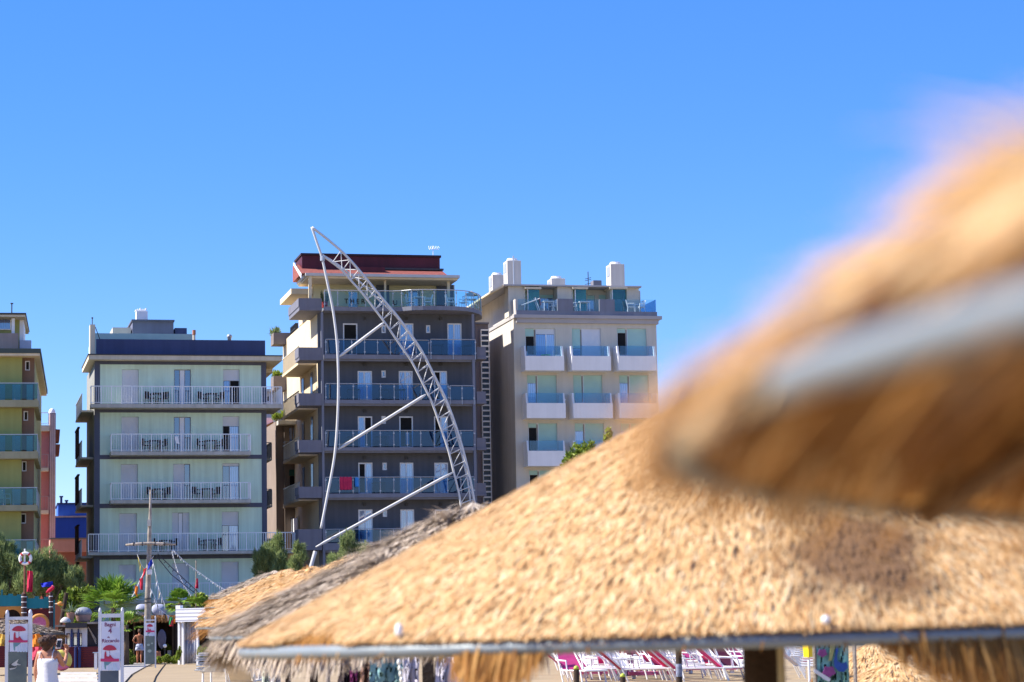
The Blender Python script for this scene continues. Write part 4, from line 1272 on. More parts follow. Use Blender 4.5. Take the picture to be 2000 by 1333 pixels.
# cornice and terrace parapet
q = FR.rect(1004, 616, 1293, 622.5, off=0.35)
b = MB(); b.box(q[0], q[1], -0.35, DR, q[2], q[3]); b.box(q[0] + 0.2, q[1] - 0.2, -0.2, DR - 0.1, q[2] - 0.3, q[2] - 0.002); b.build('cornice', mat('grey_cornice', (0.40, 0.38, 0.38), 0.85, 0.06, 0.8), HR)
zc = q[3] + 0.003
q = FR.rect(1009, 608, 1283.5, 616, off=0.05)
b = MB(); b.box(q[0], q[1], -0.05, 0.15, zc, q[3]); b.build('terrace_parapet', grey_slab, HR)
zp = q[3]
b = MB(); b.box(q[0], q[1], 0.152, DR, zc, zc + 0.05); b.build('terrace_floor', slab_m, HR)
for xa, xb, yt in ((1089, 1119.5, 584), (1171, 1200.5, 585)):
    k = FR.rect(xa, yt, xb, 608, off=0.03)
    b = MB(); b.box(k[0], k[1], -0.03, 0.17, zp + 0.002, k[3]); b.build('parapet_block', grey_slab, HR)
for xa, xb, yt in ((1011, 1089, 585), (1120, 1170.5, 585), (1201, 1281, 585.5)):
    k = FR.rect(xa, yt, xb, 608, off=0.0)
    b = MB(); b.box(k[0] + 0.02, k[1] - 0.02, 0.0, 0.02, zp + 0.002, k[3]); b.build('glass_panel', glass('clear_pane', (0.86, 0.93, 0.95), 0.04), HR)
k = FR.rect(1268, 585.5, 1281, 608, off=0.0)
b = MB(); b.box(k[1] - 0.015, k[1] + 0.005, 0.03, 5, zp + 0.002, k[3]); b.build('glass_panel', bal_glass, HR)
k = FR.rect(1003, 585, 1010, 612, off=0)
b = MB(); b.box(q[0] - 0.02, q[0] + 0.16, 0.16, 7, zc + 0.052, k[3] + 0.05); b.build('flank_parapet', beige_side, HR)
# penthouse
YP = 2.4
p0, p1 = FR.hit(998, 590, -YP)[0], FR.hit(1251, 590, -YP)[0]
zpr = FR.hit(1120, 562, -1.4)[1]
pd = [FR.rect(1055, 576, 1082, 612, off=-YP), FR.rect(1147, 577, 1162, 612, off=-YP), FR.rect(1170, 576, 1185, 612, off=-YP)]
pd = [(a, c, zc + 0.06, d) for a, c, z_, d in pd]
wall_holes(p0, p1, zc + 0.055, zpr - 0.01, YP, YP + 0.2, pd).build('penthouse_wall', beige, HR)
tiled_door(HR, pd[0], [(0, 1, 0.86, 1, GS, 'shutter', -0.03), (0, 0.46, 0, 0.86, blue_pane, 'pane'), (0.46, 1, 0, 0.86, blue_pane, 'pane')], y=YP)
tiled_door(HR, pd[1], [(0, 1, 0.80, 1, GS, 'shutter', -0.03), (0, 1, 0, 0.80, light_pane, 'pane')], y=YP)
tiled_door(HR, pd[2], [(0, 1, 0, 1, GS, 'shutter', -0.03)], y=YP)
b = MB(); b.box(p0 + 0.02, p1 - 0.02, YP + 0.22, DR - 0.5, zc + 0.055, zpr - 0.02); b.build('penthouse_side', beige_side, HR)
for xa, xb, yt in ((993, 1026, 562), (1089, 1119, 563), (1192, 1196, 564), (1224, 1248, 565)):
    k = FR.rect(xa, yt, xb, 606, off=-1.2)
    b = MB(); b.box(k[0], k[1], 1.2, YP - 0.003, zc + 0.055, zpr - 0.005); b.build('pier', beige, HR)
for xa, xb in ((1032, 1053.7), (1124.5, 1145), (1197, 1222)):
    k = FR.rect(xa, 566, xb, 612, off=-1.0)
    b = MB(); b.box(k[0], k[1], 1.0, 1.03, zc + 0.06, k[3]); sg = b.build('screen_glass', teal_glass, HR)
    b = MB(); b.box(k[0] - 0.05, k[0] - 0.002, 0.99, 1.05, zc + 0.06, k[3]); b.build('frame', white_paint, sg)
    b = MB(); b.box(k[0] - 0.25, k[1] + 0.1, 0.8, YP - 0.01, k[3] + 0.02, k[3] + 0.14); b.build('awning_box', cream, HR)
q = FR.rect(984, 557, 1253, 562.5, off=-0.9)
b = MB(); b.box(q[0], q[1], 0.9, DR, zpr, q[3]); b.build('penthouse_roof', mat('pale_roof_edge', (0.44, 0.43, 0.44), 0.8, 0.06, 1), HR)
zq = q[3] + 0.003
b = MB(); b.prism([(0.0, zq - 0.02), (-0.9, zq - 0.5), (-0.9, zq - 0.62), (0.0, zq - 0.2)], 1.0, DR); i = 0
b.v = [(q[0] + x - 0.003, y, z) for x, y, z in b.v]
b.build('flank_eave', cream_side, HR)
for xa, xb, yt, dep, st_ in ((962, 986.4, 537, 9, 0), (991, 1018, 509, 6, 1), (1077, 1104, 544, 5, 0), (1193, 1220, 516, 4, 1)):
    k = FR.rect(xa, yt, xb, 557, off=-dep)
    b = MB(); w = k[1] - k[0]
    b.box(k[0], k[1], dep, dep + 1.2, zq, k[3]); ch = b.build('chimney', beige_side, HR, bevel=0.015)
    b = MB(); b.lathe([(w * 0.42, 0), (w * 0.42, 0.08), (w * 0.36, 0.14), (w * 0.36, 0.2), (0.0, 0.22)], ((k[0] + k[1]) / 2, dep + 0.6, k[3] + 0.002), 14); b.build('cap', white_paint, ch)
    b = MB(); b.box(k[0] - 0.03, k[0] - 0.002, dep + 0.25, dep + 0.95, k[3] - 0.8, k[3] - 0.15); b.build('grille', steel, ch)
u, z = FR.hit(1003.5, 556, -5.8)
b = MB(); b.tube([(u, 5.8, zq), (u, 5.8, FR.hit(1003.5, 500, -5.8)[1])], 0.05, 6); b.build('flue_pipe', steel, HR)
k = FR.rect(1159, 548, 1175, 557, off=-4)
b = MB(); b.box(k[0], k[1], 4, 4.8, zq, k[3]); b.build('air_unit', mat('slate_panel', (0.2, 0.2, 0.2)), HR)
u, z = FR.hit(1149, 556, -3)
b = MB(); b.tube([(u, 3, zq), (u, 3, FR.hit(1149, 531, -3)[1])], 0.03, 6)
for h in (0.35, 0.6, 0.72):
    b.tube([(u - 0.22, 3, zq + h), (u + 0.2, 3, zq + h + 0.1)], 0.02, 5)
b.build('aerial', dark_metal, HR)
b = MB(); u0 = FR.hit(1021, 552, -5)[0]
b.tube([(u0 + 0.3 * math.cos(a), 5 + 0.3 * math.sin(a), zq + 0.2 + 0.06 * math.sin(2 * a)) for a in [k * 0.5236 for k in range(12)]], 0.025, 5, closed=True)
b.build('cable_coil', dark_metal, HR)
def put_r(kind, px, y, z, rz, label, cat, group):
    furniture(kind, FR.world(FR.hit(px, 600, -y)[0], y, z), FR.phi + rz, label, cat, group)
zt_ = zc + 0.055
for px, rz, w in ((1081, -1.2, 'beside the blue curtained door'), (1118, 1.6, 'left of the middle terrace table'), (1232, 1.4, 'left in the right-hand bay'), (1250, -1.2, 'right in the right-hand bay')):
    put_r('wc', px, 0.7, zp - 0.017, rz, f'white plastic chair {w} on the beige roof terrace', 'chair', 'white plastic chairs')
for px, w in ((1070, 'left bay'), (1140, 'middle bay')):
    put_r('wt', px, 0.7, zp - 0.017, 0, f'white plastic table in the {w} of the beige hotel roof terrace', 'table', 'white plastic tables')
b = MB(); b.box(FR.hit(1060, 600, -0.7)[0], rR - 0.2, 0.2, 0.98, zt_, zp - 0.02); b.build('terrace_step', slab_m, HR)
t = thing('folding_lounger', 'folded lounger with red cloth on the roof terrace of beige hotel', 'lounger', FR.world(FR.hit(1040, 600, -0.6)[0], 0.6, zt_), FR.phi)
b = MB(); b.tube([(-0.7, 0, 0.7), (0.5, 0, 1.15)], 0.03, 6); b.tube([(-0.7, 0.4, 0.7), (0.5, 0.4, 1.15)], 0.03, 6); b.tube([(0.2, 0, 1.2), (0.6, 0, 0.0)], 0.03, 6); b.tube([(0.2, 0.4, 1.2), (0.6, 0.4, 0)], 0.03, 6); b.tube([(-0.7, 0, .7), (-.7, .4, .7)], 0.03, 6); b.tube([(-0.5, 0, .75), (-.6, 0, 0)], 0.03, 6); b.build('frame', white_paint, t)
b = MB(); b.quad((0.1, 0.0, 1.03), (0.1, 0.4, 1.03), (0.52, 0.4, 1.19), (0.52, 0.0, 1.19)); b.quad((0.52, 0, 1.19), (0.52, 0.4, 1.19), (0.6, 0.4, 0.7), (0.6, 0.0, 0.7)); o = b.build('cloth', mat('faded_red_cloth', (0.55, 0.18, 0.18), 0.9, 0.1, 5), t); o.modifiers.new('s', 'SOLIDIFY').thickness = 0.02
for row, (zi, items) in enumerate(((0, ((0, 1038, 'wc', 1.5), (0, 1066, 'green', 0), (0, 1088, 'wc', -1.4), (2, 1217, 'wc', 1.5), (2, 1268, 'wc', -1.4))), (3, ((0, 1093, 'wc', -1.4), (0, 1040, 'wc', 1.4), (1, 1134, 'wc', 1.4))), (6, ((0, 1074, 'wt', 0), (0, 1092, 'wc', -1.4))))):
    for col, px, kind, rz in items:
        z = RZ[zi + col]
        p = FR.world(FR.hit(px, 690 + 93 * row, 0.65)[0], -0.62, z)
        rn, cn = ('upper', 'middle', 'lower')[row], ('left', 'centre', 'right')[col]
        if kind == 'green':
            t = thing('green_table', 'bright green folding table top in upper left white box balcony', 'table', p, FR.phi)
            b = MB(); b.lathe([(0.0, 0.66), (0.32, 0.66), (0.32, 0.7), (0.0, 0.7)], n=14); b.build('table_top', mat('bright_green', (0.08, 0.62, 0.08), 0.5, 0.1, 3), t)
            b = MB(); b.tube([(0, 0, 0.659), (0, 0, 0)], 0.04, 6); b.build('leg', white_paint, t)
        else:
            side = 'left' if rz > 0 else 'right'
            furniture(kind, p, FR.phi + rz, f'white plastic {"chair on the " + side if kind == "wc" else "table"} in {rn} {cn} box balcony of beige hotel', 'chair' if kind == 'wc' else 'table', 'white plastic chairs' if kind == 'wc' else 'white plastic tables')
# ------------------------------------------------------------------ plants
leaf_tam = toned('tamarisk_leaf', [(0.12, 0.165, 0.065), (0.24, 0.31, 0.12), (0.40, 0.46, 0.20)], 0.7, 0.4)
leaf_bright = toned('broad_leaf', [(0.08, 0.13, 0.02), (0.22, 0.31, 0.04), (0.42, 0.46, 0.08)], 0.5, 0.35)
leaf_palm = toned('palm_leaf', [(0.08, 0.15, 0.02), (0.19, 0.33, 0.04), (0.33, 0.46, 0.07)], 0.45, 0.30)
bark = mat('bark', (0.12, 0.085, 0.06), 0.95, 0.3, 6, bump=0.8, streak=0.3)

def leaf_cloud(clumps, n_tot, L, Wd, up=0.3, shell=0.55):
    """numpy leaf quads scattered through ellipsoid clumps (x,y,z,rx,ry,rz)"""
    V, T = [], []
    wts = np.array([c[3] * c[5] for c in clumps]); wts = wts / wts.sum()
    for c, w in zip(clumps, wts):
        n = max(20, int(n_tot * w))
        d = rng.normal(size=(n, 3)); d /= np.linalg.norm(d, axis=1, keepdims=True)
        # lumpy outline: radius varies with direction
        ph = rng.uniform(0, 6.28, 3)
        lump = 1 + 0.34 * np.sin(3 * d[:, 0] * 2 + ph[0]) * np.sin(4 * d[:, 2] + ph[1]) + 0.16 * np.sin(7 * d[:, 0] + 5 * d[:, 1] + ph[2])
        r = (shell + (1 - shell) * rng.random(n)) ** 0.6 * lump
        p = np.array(c[:3]) + d * r[:, None] * np.array(c[3:6])
        a = d * 0.8 + rng.normal(size=(n, 3)) * 0.7 + np.array([0, 0, up]); a /= np.linalg.norm(a, axis=1, keepdims=True)
        b = np.cross(a, rng.normal(size=(n, 3))); b /= np.linalg.norm(b, axis=1, keepdims=True)
        l = L * rng.uniform(0.6, 1.4, n)[:, None]; wd = Wd * rng.uniform(0.7, 1.3, n)[:, None]
        q = np.stack([p - a * l * 0.5, p + b * wd * 0.5, p + a * l * 0.5, p - b * wd * 0.5], 1)
        V.append(q.reshape(-1, 3))
        t = np.clip(rng.normal(0.5, 0.22, n) + 0.15 * rng.normal(), 0, 1)
        T.append(np.repeat(t, 4))
    V = np.concatenate(V); T = np.concatenate(T)
    return V, np.arange(len(V)).reshape(-1, 4), T

def plant_px(name, label, cat, Y, clumps, n, L, Wd, m, up=0.3, trunk=True, group=None, z0=0.0, part='crown', depth=0.8, shell=0.55, tr=0.12):
    """clumps as (px, py, rx px, ry px) at distance Y"""
    cx = sum(c[0] for c in clumps) / len(clumps)
    base = at(cx, 1290, Y)
    root = thing(name, label, cat, (base.x, Y, z0), 0, group)
    k = Y / FPX
    cl = []
    sub_ = []
    for px, py, rx, ry in clumps:
        for _ in range(7):
            a_, d_ = random.uniform(0, 6.28), random.uniform(0.25, 0.8)
            f_ = random.uniform(0.32, 0.55)
            sub_.append((px + rx * d_ * math.cos(a_), py + ry * d_ * math.sin(a_), rx * f_, ry * f_ * 1.25))
    for i, (px, py, rx, ry) in enumerate(sub_):
        p = at(px, py, Y)
        cl.append((p.x - base.x, random.uniform(-1.6, 1.6) * rx * k * depth, p.z - z0, rx * k, rx * k * depth, ry * k))
    v, q, t = leaf_cloud(cl, n, L, Wd, up, shell)
    np_obj(part, v, q, t, m, root)
    if trunk:
        b = MB()
        low = min(c[2] - c[5] for c in cl)
        h0 = max(0.4, low + 0.1)
        b.tube([(0, 0, 0), (0.05, 0.03, h0 * 0.6), (0.0, 0, h0 + 0.2)], [tr * 1.3, tr, tr * 0.7], 8)
        for c in cl[::4]:
            b.tube([(0, 0, h0 * 0.8), ((c[0]) * 0.5, c[1] * 0.5, (h0 + c[2]) / 2), (c[0], c[1], c[2] + c[5] * 0.3)], [tr * 0.6, tr * 0.4, tr * 0.12], 6)
        b.build('trunk', bark, root, smooth=True)
    return root

G = 'tamarisk trees before the hotels'
plant_px('tamarisk_tree', 'feathery tamarisk tree at the left edge before the olive hotel', 'tree', 132, [(8, 1085, 26, 34), (38, 1105, 30, 34), (-22, 1075, 30, 40), (20, 1150, 50, 40)], 12000, 0.46, 0.04, leaf_tam, 1.1, group=G)
plant_px('tamarisk_tree', 'feathery tamarisk tree below the pink house behind the life ring', 'tree', 133, [(82, 1095, 28, 28), (110, 1110, 26, 28), (65, 1135, 40, 40), (120, 1150, 30, 38)], 11000, 0.46, 0.04, leaf_tam, 1.1, group=G)
plant_px('tamarisk_tree', 'small dim tamarisk against the left corner of the pale green hotel', 'tree', 134, [(152, 1128, 16, 22), (140, 1160, 24, 28), (166, 1155, 14, 20)], 5000, 0.42, 0.04, leaf_tam, 1.1, group=G)
plant_px('tamarisk_tree', 'feathery tamarisk rising between the pale green hotel and the truss foot', 'tree', 141, [(522, 1092, 24, 24), (540, 1070, 14, 22), (512, 1118, 18, 20), (545, 1105, 26, 28)], 9000, 0.42, 0.038, leaf_tam, 1.1, group=G)
plant_px('tamarisk_tree', 'smaller tamarisk touching the left side of the truss foot', 'tree', 140, [(578, 1088, 18, 20), (585, 1075, 10, 14), (572, 1112, 22, 18)], 4500, 0.40, 0.038, leaf_tam, 1.1, group=G)
plant_px('tamarisk_tree', 'sunny tamarisk below the dark grey hotel right of the truss foot', 'tree', 139, [(668, 1082, 24, 26), (680, 1062, 14, 20), (706, 1075, 22, 18), (655, 1105, 22, 20), (700, 1100, 28, 24)], 9000, 0.42, 0.038, leaf_tam, 1.1, group=G)
plant_px('broadleaf_tree', 'yellow green tree top showing above the straw roof before the beige hotel', 'tree', 118, [(1128, 888, 24, 22), (1150, 880, 16, 16), (1112, 905, 14, 18), (1150, 930, 50, 40), (1186, 850, 9, 12)], 5200, 0.24, 0.10, leaf_bright, 0.5)
plant_px('garden_shrub', 'yellow green climbing shrub behind the leaning wooden post', 'shrub', 128, [(132, 1178, 14, 24), (155, 1160, 16, 15), (175, 1160, 16, 14), (150, 1195, 26, 22), (128, 1205, 10, 16)], 5000, 0.17, 0.10, leaf_bright, 0.3, tr=0.05)
plant_px('garden_shrub', 'round leafy shrub behind the mast, right of the second palm', 'shrub', 131, [(392, 1170, 16, 12), (378, 1174, 14, 10), (410, 1176, 10, 10)], 2200, 0.16, 0.10, leaf_bright, 0.3, tr=0.05)
plant_px('border_plant', 'dark leafy plant on the ground between sign and bathing man', 'plant', 122, [(247, 1278, 10, 14), (256, 1287, 9, 10), (243, 1290, 8, 8)], 1800, 0.14, 0.07, leaf_bright, 0.4, trunk=False, part='foliage')
plant_px('border_plant', 'low green hedge beside the small sign at the path edge', 'plant', 119, [(312, 1289, 11, 7), (326, 1288, 11, 8), (340, 1289, 9, 7)], 2600, 0.11, 0.06, leaf_bright, 0.4, trunk=False, part='foliage')
plant_px('border_plant', 'bushy green plant right of the red flower pot', 'plant', 116, [(392, 1272, 10, 9), (402, 1276, 9, 9)], 1200, 0.12, 0.07, leaf_bright, 0.4, trunk=False, part='foliage')
plant_px('border_plant', 'tall pale green plant at the left post of the white cabin', 'plant', 118, [(351, 1272, 4, 9), (347, 1283, 5, 8)], 700, 0.12, 0.06, leaf_bright, 0.6, trunk=False, part='foliage')
for px, py, lab in ((538, 650, 'spiky plant in the topmost rear planter beside the grey hotel'), (541, 732, 'spiky plant in the second rear planter beside the grey hotel'), (556, 812, 'leafy plant on the annex roof beside the pale green hotel'), (540, 815, 'trailing plant above the dark planter left of the annex')):
    p = at(px, py + 4, 168)
    t = thing('balcony_plant', lab, 'plant', p)
    v, q, tn = leaf_cloud([(0, 0, 0.15, 0.35, 0.35, 0.28)], 260, 0.45, 0.07, 1.0, 0.1)
    np_obj('foliage', v, q, tn, leaf_bright if py > 700 else leaf_tam, t)
    b = MB(); b.lathe([(0.2, -0.25), (0.26, 0.0), (0.0, -0.02)], n=10); b.build('pot', grey_box, t)

def fan_palm(label, px, py, Y, rpx, nf, group):
    p = at(px, py, Y)
    root = thing('fan_palm', label, 'palm', (p.x, Y, 0), 0, group)
    k = Y / FPX * rpx
    V, T = [], []
    for i in range(nf):
        az = rng.uniform(0, 2 * math.pi); el = rng.uniform(-0.3, 1.45)
        d = np.array([math.cos(az) * math.cos(el), math.sin(az) * math.cos(el), math.sin(el)])
        side = np.cross(d, [0, 0, 1.0]); side /= np.linalg.norm(side) + 1e-9
        upv = np.cross(side, d)
        o0 = np.array([0, 0, p.z]); pl = k * rng.uniform(0.4, 0.62)
        hub = o0 + d * pl - np.array([0, 0, 0.12 * pl])
        w = side * 0.018
        V.append(np.stack([o0 - w, o0 + w, hub + w * 0.7, hub - w * 0.7])); T += [0.85] * 4
        tone = np.clip(rng.normal(0.5, 0.2), 0, 1)
        for a in np.linspace(-1.35, 1.35, 19):
            bd = d * math.cos(a) + side * math.sin(a) + upv * rng.normal(0, 0.06)
            ln = k * rng.uniform(0.42, 0.56) * (0.75 + 0.25 * math.cos(a))
            mid = hub + bd * ln * 0.55 + np.array([0, 0, 0.02]); tip = hub + bd * ln - np.array([0, 0, 0.14 * ln])
            pw = np.cross(bd, upv); pw = pw / (np.linalg.norm(pw) + 1e-9) * 0.042
            V.append(np.stack([hub - pw * 0.3, hub + pw * 0.3, mid + pw, mid - pw])); V.append(np.stack([mid - pw, mid + pw, tip + pw * 0.15, tip - pw * 0.15]))
            T += [np.clip(tone + rng.normal(0, 0.1), 0, 1)] * 8
    V = np.concatenate(V)
    np_obj('crown', V, np.arange(len(V)).reshape(-1, 4), np.array(T), leaf_palm, root)
    b = MB(); b.tube([(0, 0, 0), (0.02, 0, p.z * 0.5), (0, 0, p.z + 0.1)], [0.17, 0.14, 0.13], 10); b.build('trunk', bark, root, smooth=True)
GP = 'fan palms behind the beach huts'
fan_palm('big fan palm rising behind the tall lettered sign', 222, 1190, 124, 76, 48, GP)
fan_palm('fan palm above the white cabin right of the mast', 352, 1182, 127, 38, 26, GP)
fan_palm('low fan palm half hidden between the mast and the white cabin', 385, 1188, 128, 30, 20, GP)
fan_palm('drooping low palm under the reed canopy beside the lettered sign', 246, 1225, 121, 36, 20, GP)

# ------------------------------------------------------------------ straw umbrellas
straw_c = [(0.40, 0.20, 0.075), (0.66, 0.41, 0.18), (0.77, 0.53, 0.27), (0.86, 0.68, 0.42)]
grey_c = [(0.13, 0.095, 0.07), (0.36, 0.285, 0.22), (0.55, 0.455, 0.365), (0.70, 0.61, 0.51)]
straw_m = toned('golden_straw', straw_c, 0.65, 0.16, 0.3)
straw_l = toned('shaded_lining_straw', [(0.20, 0.085, 0.022), (0.50, 0.25, 0.065), (0.70, 0.42, 0.15)], 0.7, 0.45, 0.2)  # underside shade and orange light through the thatch put into this colour
straw_p = toned('golden_straw_with_painted_shade', straw_c, 0.65, 0.18, 0.3, patch=(6.0, (-1.53, 3.04, 0.0), (0.24, 0.135, 0.065), 0.3, (4.0, 2.4, 0.0)))  # patch paints a shaded zone of the slope into the straw colour
straw_g = toned('weathered_grey_straw', grey_c, 0.75, 0.2, 0.2)
rim_m = mat('galvanised_tube', (0.215, 0.245, 0.265), 0.45, 0.10, 5, metal=0.2)

def straw_umbrella(label, cx, cy, Rr, zr, H, n, L, Wd, m, group, rim_r=0.022, lift=0.10, skirt=None, edge=None, pole_r=0.06, pole_xy=None, ground_z=0.0, tilt=0.0, rows=16, yaw=0.22, fluff=0, seed=1, under=3000, ribs=8, rim=True, tone0=0.5, lump=0.0, fringe=None, lining=None, rim_z=-0.01, flf=0.08, flm=0.35, fltone=0.14, fl_n=20, nsk=9000, tnv=0.17, skirt_top=False, sk_s=0.965, reach=0.02):
    g_ = np.random.default_rng(seed)
    root = thing('straw_umbrella', label, 'beach umbrella', (cx, cy, ground_z), 0, group)
    zr = zr - ground_z
    root.rotation_euler = (0, -tilt, 0)
    al = math.atan2(H, Rr)
    V, T = [], []
    def pt(th, s):
        return np.stack([Rr * s * np.cos(th), Rr * s * np.sin(th), zr + H * (1 - s)], -1)
    def bumps(th, s):
        a = th * s * Rr
        return np.sin(a * 23 + 3 * np.sin(s * 9)) * np.sin(s * Rr * 19 + 2 * np.sin(th * 7)) + 0.7 * np.sin(a * 47 + s * 13) * np.sin(s * Rr * 41 + th * 5)
    def blades(th, s, ln, wd, yw, lf, tone, sign=1.0, down=0.0):
        p = pt(th, s)
        d = np.stack([np.cos(th) * math.cos(al), np.sin(th) * math.cos(al), -math.sin(al) * np.ones_like(th)], -1)
        tg = np.stack([-np.sin(th), np.cos(th), np.zeros_like(th)], -1)
        nn = np.stack([np.cos(th) * math.sin(al), np.sin(th) * math.sin(al), math.cos(al) * np.ones_like(th)], -1) * sign
        dirv = d + tg * yw[:, None] + nn * lf[:, None]
        if np.ndim(down) or down:
            dirv = dirv + np.array([0, 0, -1.0]) * np.asarray(down).reshape(-1, 1)
        dirv /= np.linalg.norm(dirv, axis=1, keepdims=True)
        w = tg - dirv * np.sum(tg * dirv, 1, keepdims=True)
        w = w / np.linalg.norm(w, axis=1, keepdims=True) * wd[:, None] * 0.5
        p = p + nn * (0.004 + 0.012 * g_.random(len(th)) + lump * bumps(th, s))[:, None]
        mid = p + dirv * ln[:, None] * 0.55
        tip = p + dirv * ln[:, None] - np.array([0, 0, 1.0]) * (ln * 0.10)[:, None]
        q = np.stack([p - w * 0.7, p + w * 0.7, mid + w, mid - w, mid - w, mid + w, tip + w * 0.25, tip - w * 0.25], 1)
        V.append(q.reshape(-1, 3)); T.append(np.repeat(np.clip(tone, 0, 1), 8))
    # tufted courses from the tip down
    nt = n // 6
    s0 = np.sqrt(g_.random(nt)) * 0.985 + 0.015
    s0 = (np.floor(s0 * rows) + 0.35 + 0.75 * g_.random(nt)) / rows
    th0 = g_.random(nt) * 2 * math.pi
    yw0, lf0, tn0 = g_.normal(0, yaw, nt), np.abs(g_.normal(0, lift, nt)), g_.normal(tone0, tnv, nt)
    idx = np.repeat(np.arange(nt), 6)
    k = len(idx)
    s = np.clip(s0[idx] + g_.normal(0, 0.008, k), 0.01, 1.02)
    th = th0[idx] + g_.normal(0, 0.022, k) / np.maximum(s, 0.12)
    ln = L * g_.uniform(0.6, 1.25, k)
    if edge is not None:
        lim = edge(th)
        s = np.minimum(s, lim)
    ovl = np.maximum(0, s * Rr / math.cos(al) + ln - (Rr + reach) / math.cos(al))
    ln = np.maximum(ln - ovl * 1.0, 0.015)
    blades(th, s, ln, Wd * g_.uniform(0.6, 1.4, k), yw0[idx] + g_.normal(0, 0.12, k), lf0[idx] + np.abs(g_.normal(0, 0.04, k)), tn0[idx] + g_.normal(0, 0.12, k))
    if fluff:
        nf = fluff // fl_n
        jf = np.repeat(np.arange(nf), fl_n)
        th = (g_.random(nf) * 2 * math.pi)[jf] ; s = (np.sqrt(g_.random(nf)) * 0.93 + 0.01)[jf]
        th = th + g_.normal(0, 0.009, nf * fl_n) / np.maximum(s, 0.1); s = np.clip(s + g_.normal(0, 0.008, nf * fl_n), 0.01, 0.99)
        lf = np.abs(g_.normal(flm, flf * 5, nf))[jf] * g_.uniform(0.5, 1.2, nf * fl_n)
        blades(th, s, (L * g_.uniform(0.5, 1.3, nf))[jf] * g_.uniform(0.7, 1.2, nf * fl_n), Wd * 0.6 * np.ones(nf * fl_n), g_.normal(0, 0.4, nf)[jf] + g_.normal(0, 0.25, nf * fl_n), lf, g_.normal(tone0 + fltone, 0.14, nf)[jf] + g_.normal(0, .08, nf * fl_n))
    if fringe is not None:
        a0, a1, no, ol = fringe
        th = a0 + (a1 - a0) * g_.random(no); s = 0.985 + 0.02 * g_.random(no)
        blades(th, s, ol * g_.uniform(0.4, 1.3, no), Wd * np.ones(no), g_.normal(0, 0.5, no), np.abs(g_.normal(0.25, 0.2, no)), g_.normal(0.35, 0.2, no), down=g_.uniform(0.0, 1.6, no))
    # closed underlayer
    sg, rg = 72, 8
    tt = np.linspace(0, 2 * math.pi, sg, endpoint=False)
    base = []
    lims = edge(tt) if edge is not None else np.ones(sg) * 0.985
    for a in range(rg):
        s_ = 0.01 + (lims - 0.01) * a / (rg - 1)
        base.append(pt(tt, s_) - np.array([0, 0, 0.012]))
    bv = np.concatenate(base)
    bq = [(a * sg + j, a * sg + (j + 1) % sg, (a + 1) * sg + (j + 1) % sg, (a + 1) * sg + j) for a in range(rg - 1) for j in range(sg)]
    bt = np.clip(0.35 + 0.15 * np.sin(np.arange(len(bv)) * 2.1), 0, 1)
    if skirt_top and skirt is not None:
        ns = 3600 if skirt_top is True else 24000
        th = g_.random(ns) * 2 * math.pi
        sl = skirt(th)
        if skirt_top == 'split': sl = np.where(np.cos(th) > 0.1, sl, 0)
        keep = sl > 0.015; th, sl = th[keep], sl[keep]; kk = len(th)
        blades(th, np.full(kk, sk_s) + g_.normal(0, 0.006, kk), sl * g_.uniform(0.3, 1.1, kk), Wd * 1.2 * np.ones(kk), g_.normal(0, 0.25, kk), np.abs(g_.normal(0, 0.1, kk)), g_.normal(0.6, 0.2, kk), down=np.full(kk, 1.4))
    sg, rg = 72, 10
    tt = np.linspace(0, 2 * math.pi, sg, endpoint=False)
    lim0 = np.minimum(edge(tt), 0.985) if edge is not None else np.ones(sg) * 0.975
    tv = np.concatenate([pt(tt, 0.01 + (lim0 - 0.015) * a / (rg - 1)) - np.array([0, 0, 0.004]) for a in range(rg)])
    tq = np.array([(a * sg + j, a * sg + (j + 1) % sg, (a + 1) * sg + (j + 1) % sg, (a + 1) * sg + j) for a in range(rg - 1) for j in range(sg)])
    nv0 = sum(len(v) for v in V)
    allv = np.concatenate(V + [tv]); np_obj('thatch', allv, np.concatenate([np.arange(nv0).reshape(-1, 4), tq + nv0]), np.concatenate(T + [np.full(len(tv), 0.38)]), m, root)
    V.clear(); T.clear()
    if under:
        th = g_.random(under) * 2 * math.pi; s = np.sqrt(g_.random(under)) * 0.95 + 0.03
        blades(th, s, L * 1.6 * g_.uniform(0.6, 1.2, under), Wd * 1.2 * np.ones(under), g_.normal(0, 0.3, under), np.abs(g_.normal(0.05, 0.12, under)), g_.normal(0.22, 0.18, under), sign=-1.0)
    if skirt is not None and skirt_top is not True:
        ns = nsk
        th = g_.random(ns) * 2 * math.pi
        sl = skirt(th)
        if skirt_top == 'split': sl = np.where(np.cos(th) > 0.1, 0, sl)
        keep = sl > 0.015
        th, sl = th[keep], sl[keep]
        kk = len(th)
        blades(th, np.full(kk, sk_s) + g_.normal(0, 0.010, kk), sl * g_.uniform(0.6, 1.25, kk), Wd * 1.1 * np.ones(kk), g_.normal(0, 0.2, kk), np.abs(g_.normal(0, 0.1, kk)), g_.normal(0.5, 0.2, kk), down=np.full(kk, 1.2))
    nv = sum(len(v) for v in V)
    allv = np.concatenate(V + [bv]); allt = np.concatenate(T + [bt])
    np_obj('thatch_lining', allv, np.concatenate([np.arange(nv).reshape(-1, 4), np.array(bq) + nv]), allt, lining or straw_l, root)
    if rim:
        b = MB()
        b.tube([(Rr * math.cos(a), Rr * math.sin(a), zr + rim_z) for a in np.linspace(0, 2 * math.pi, 64, endpoint=False)], rim_r, 8, closed=True)
        b.build('rim_tube', rim_m, root, smooth=True)
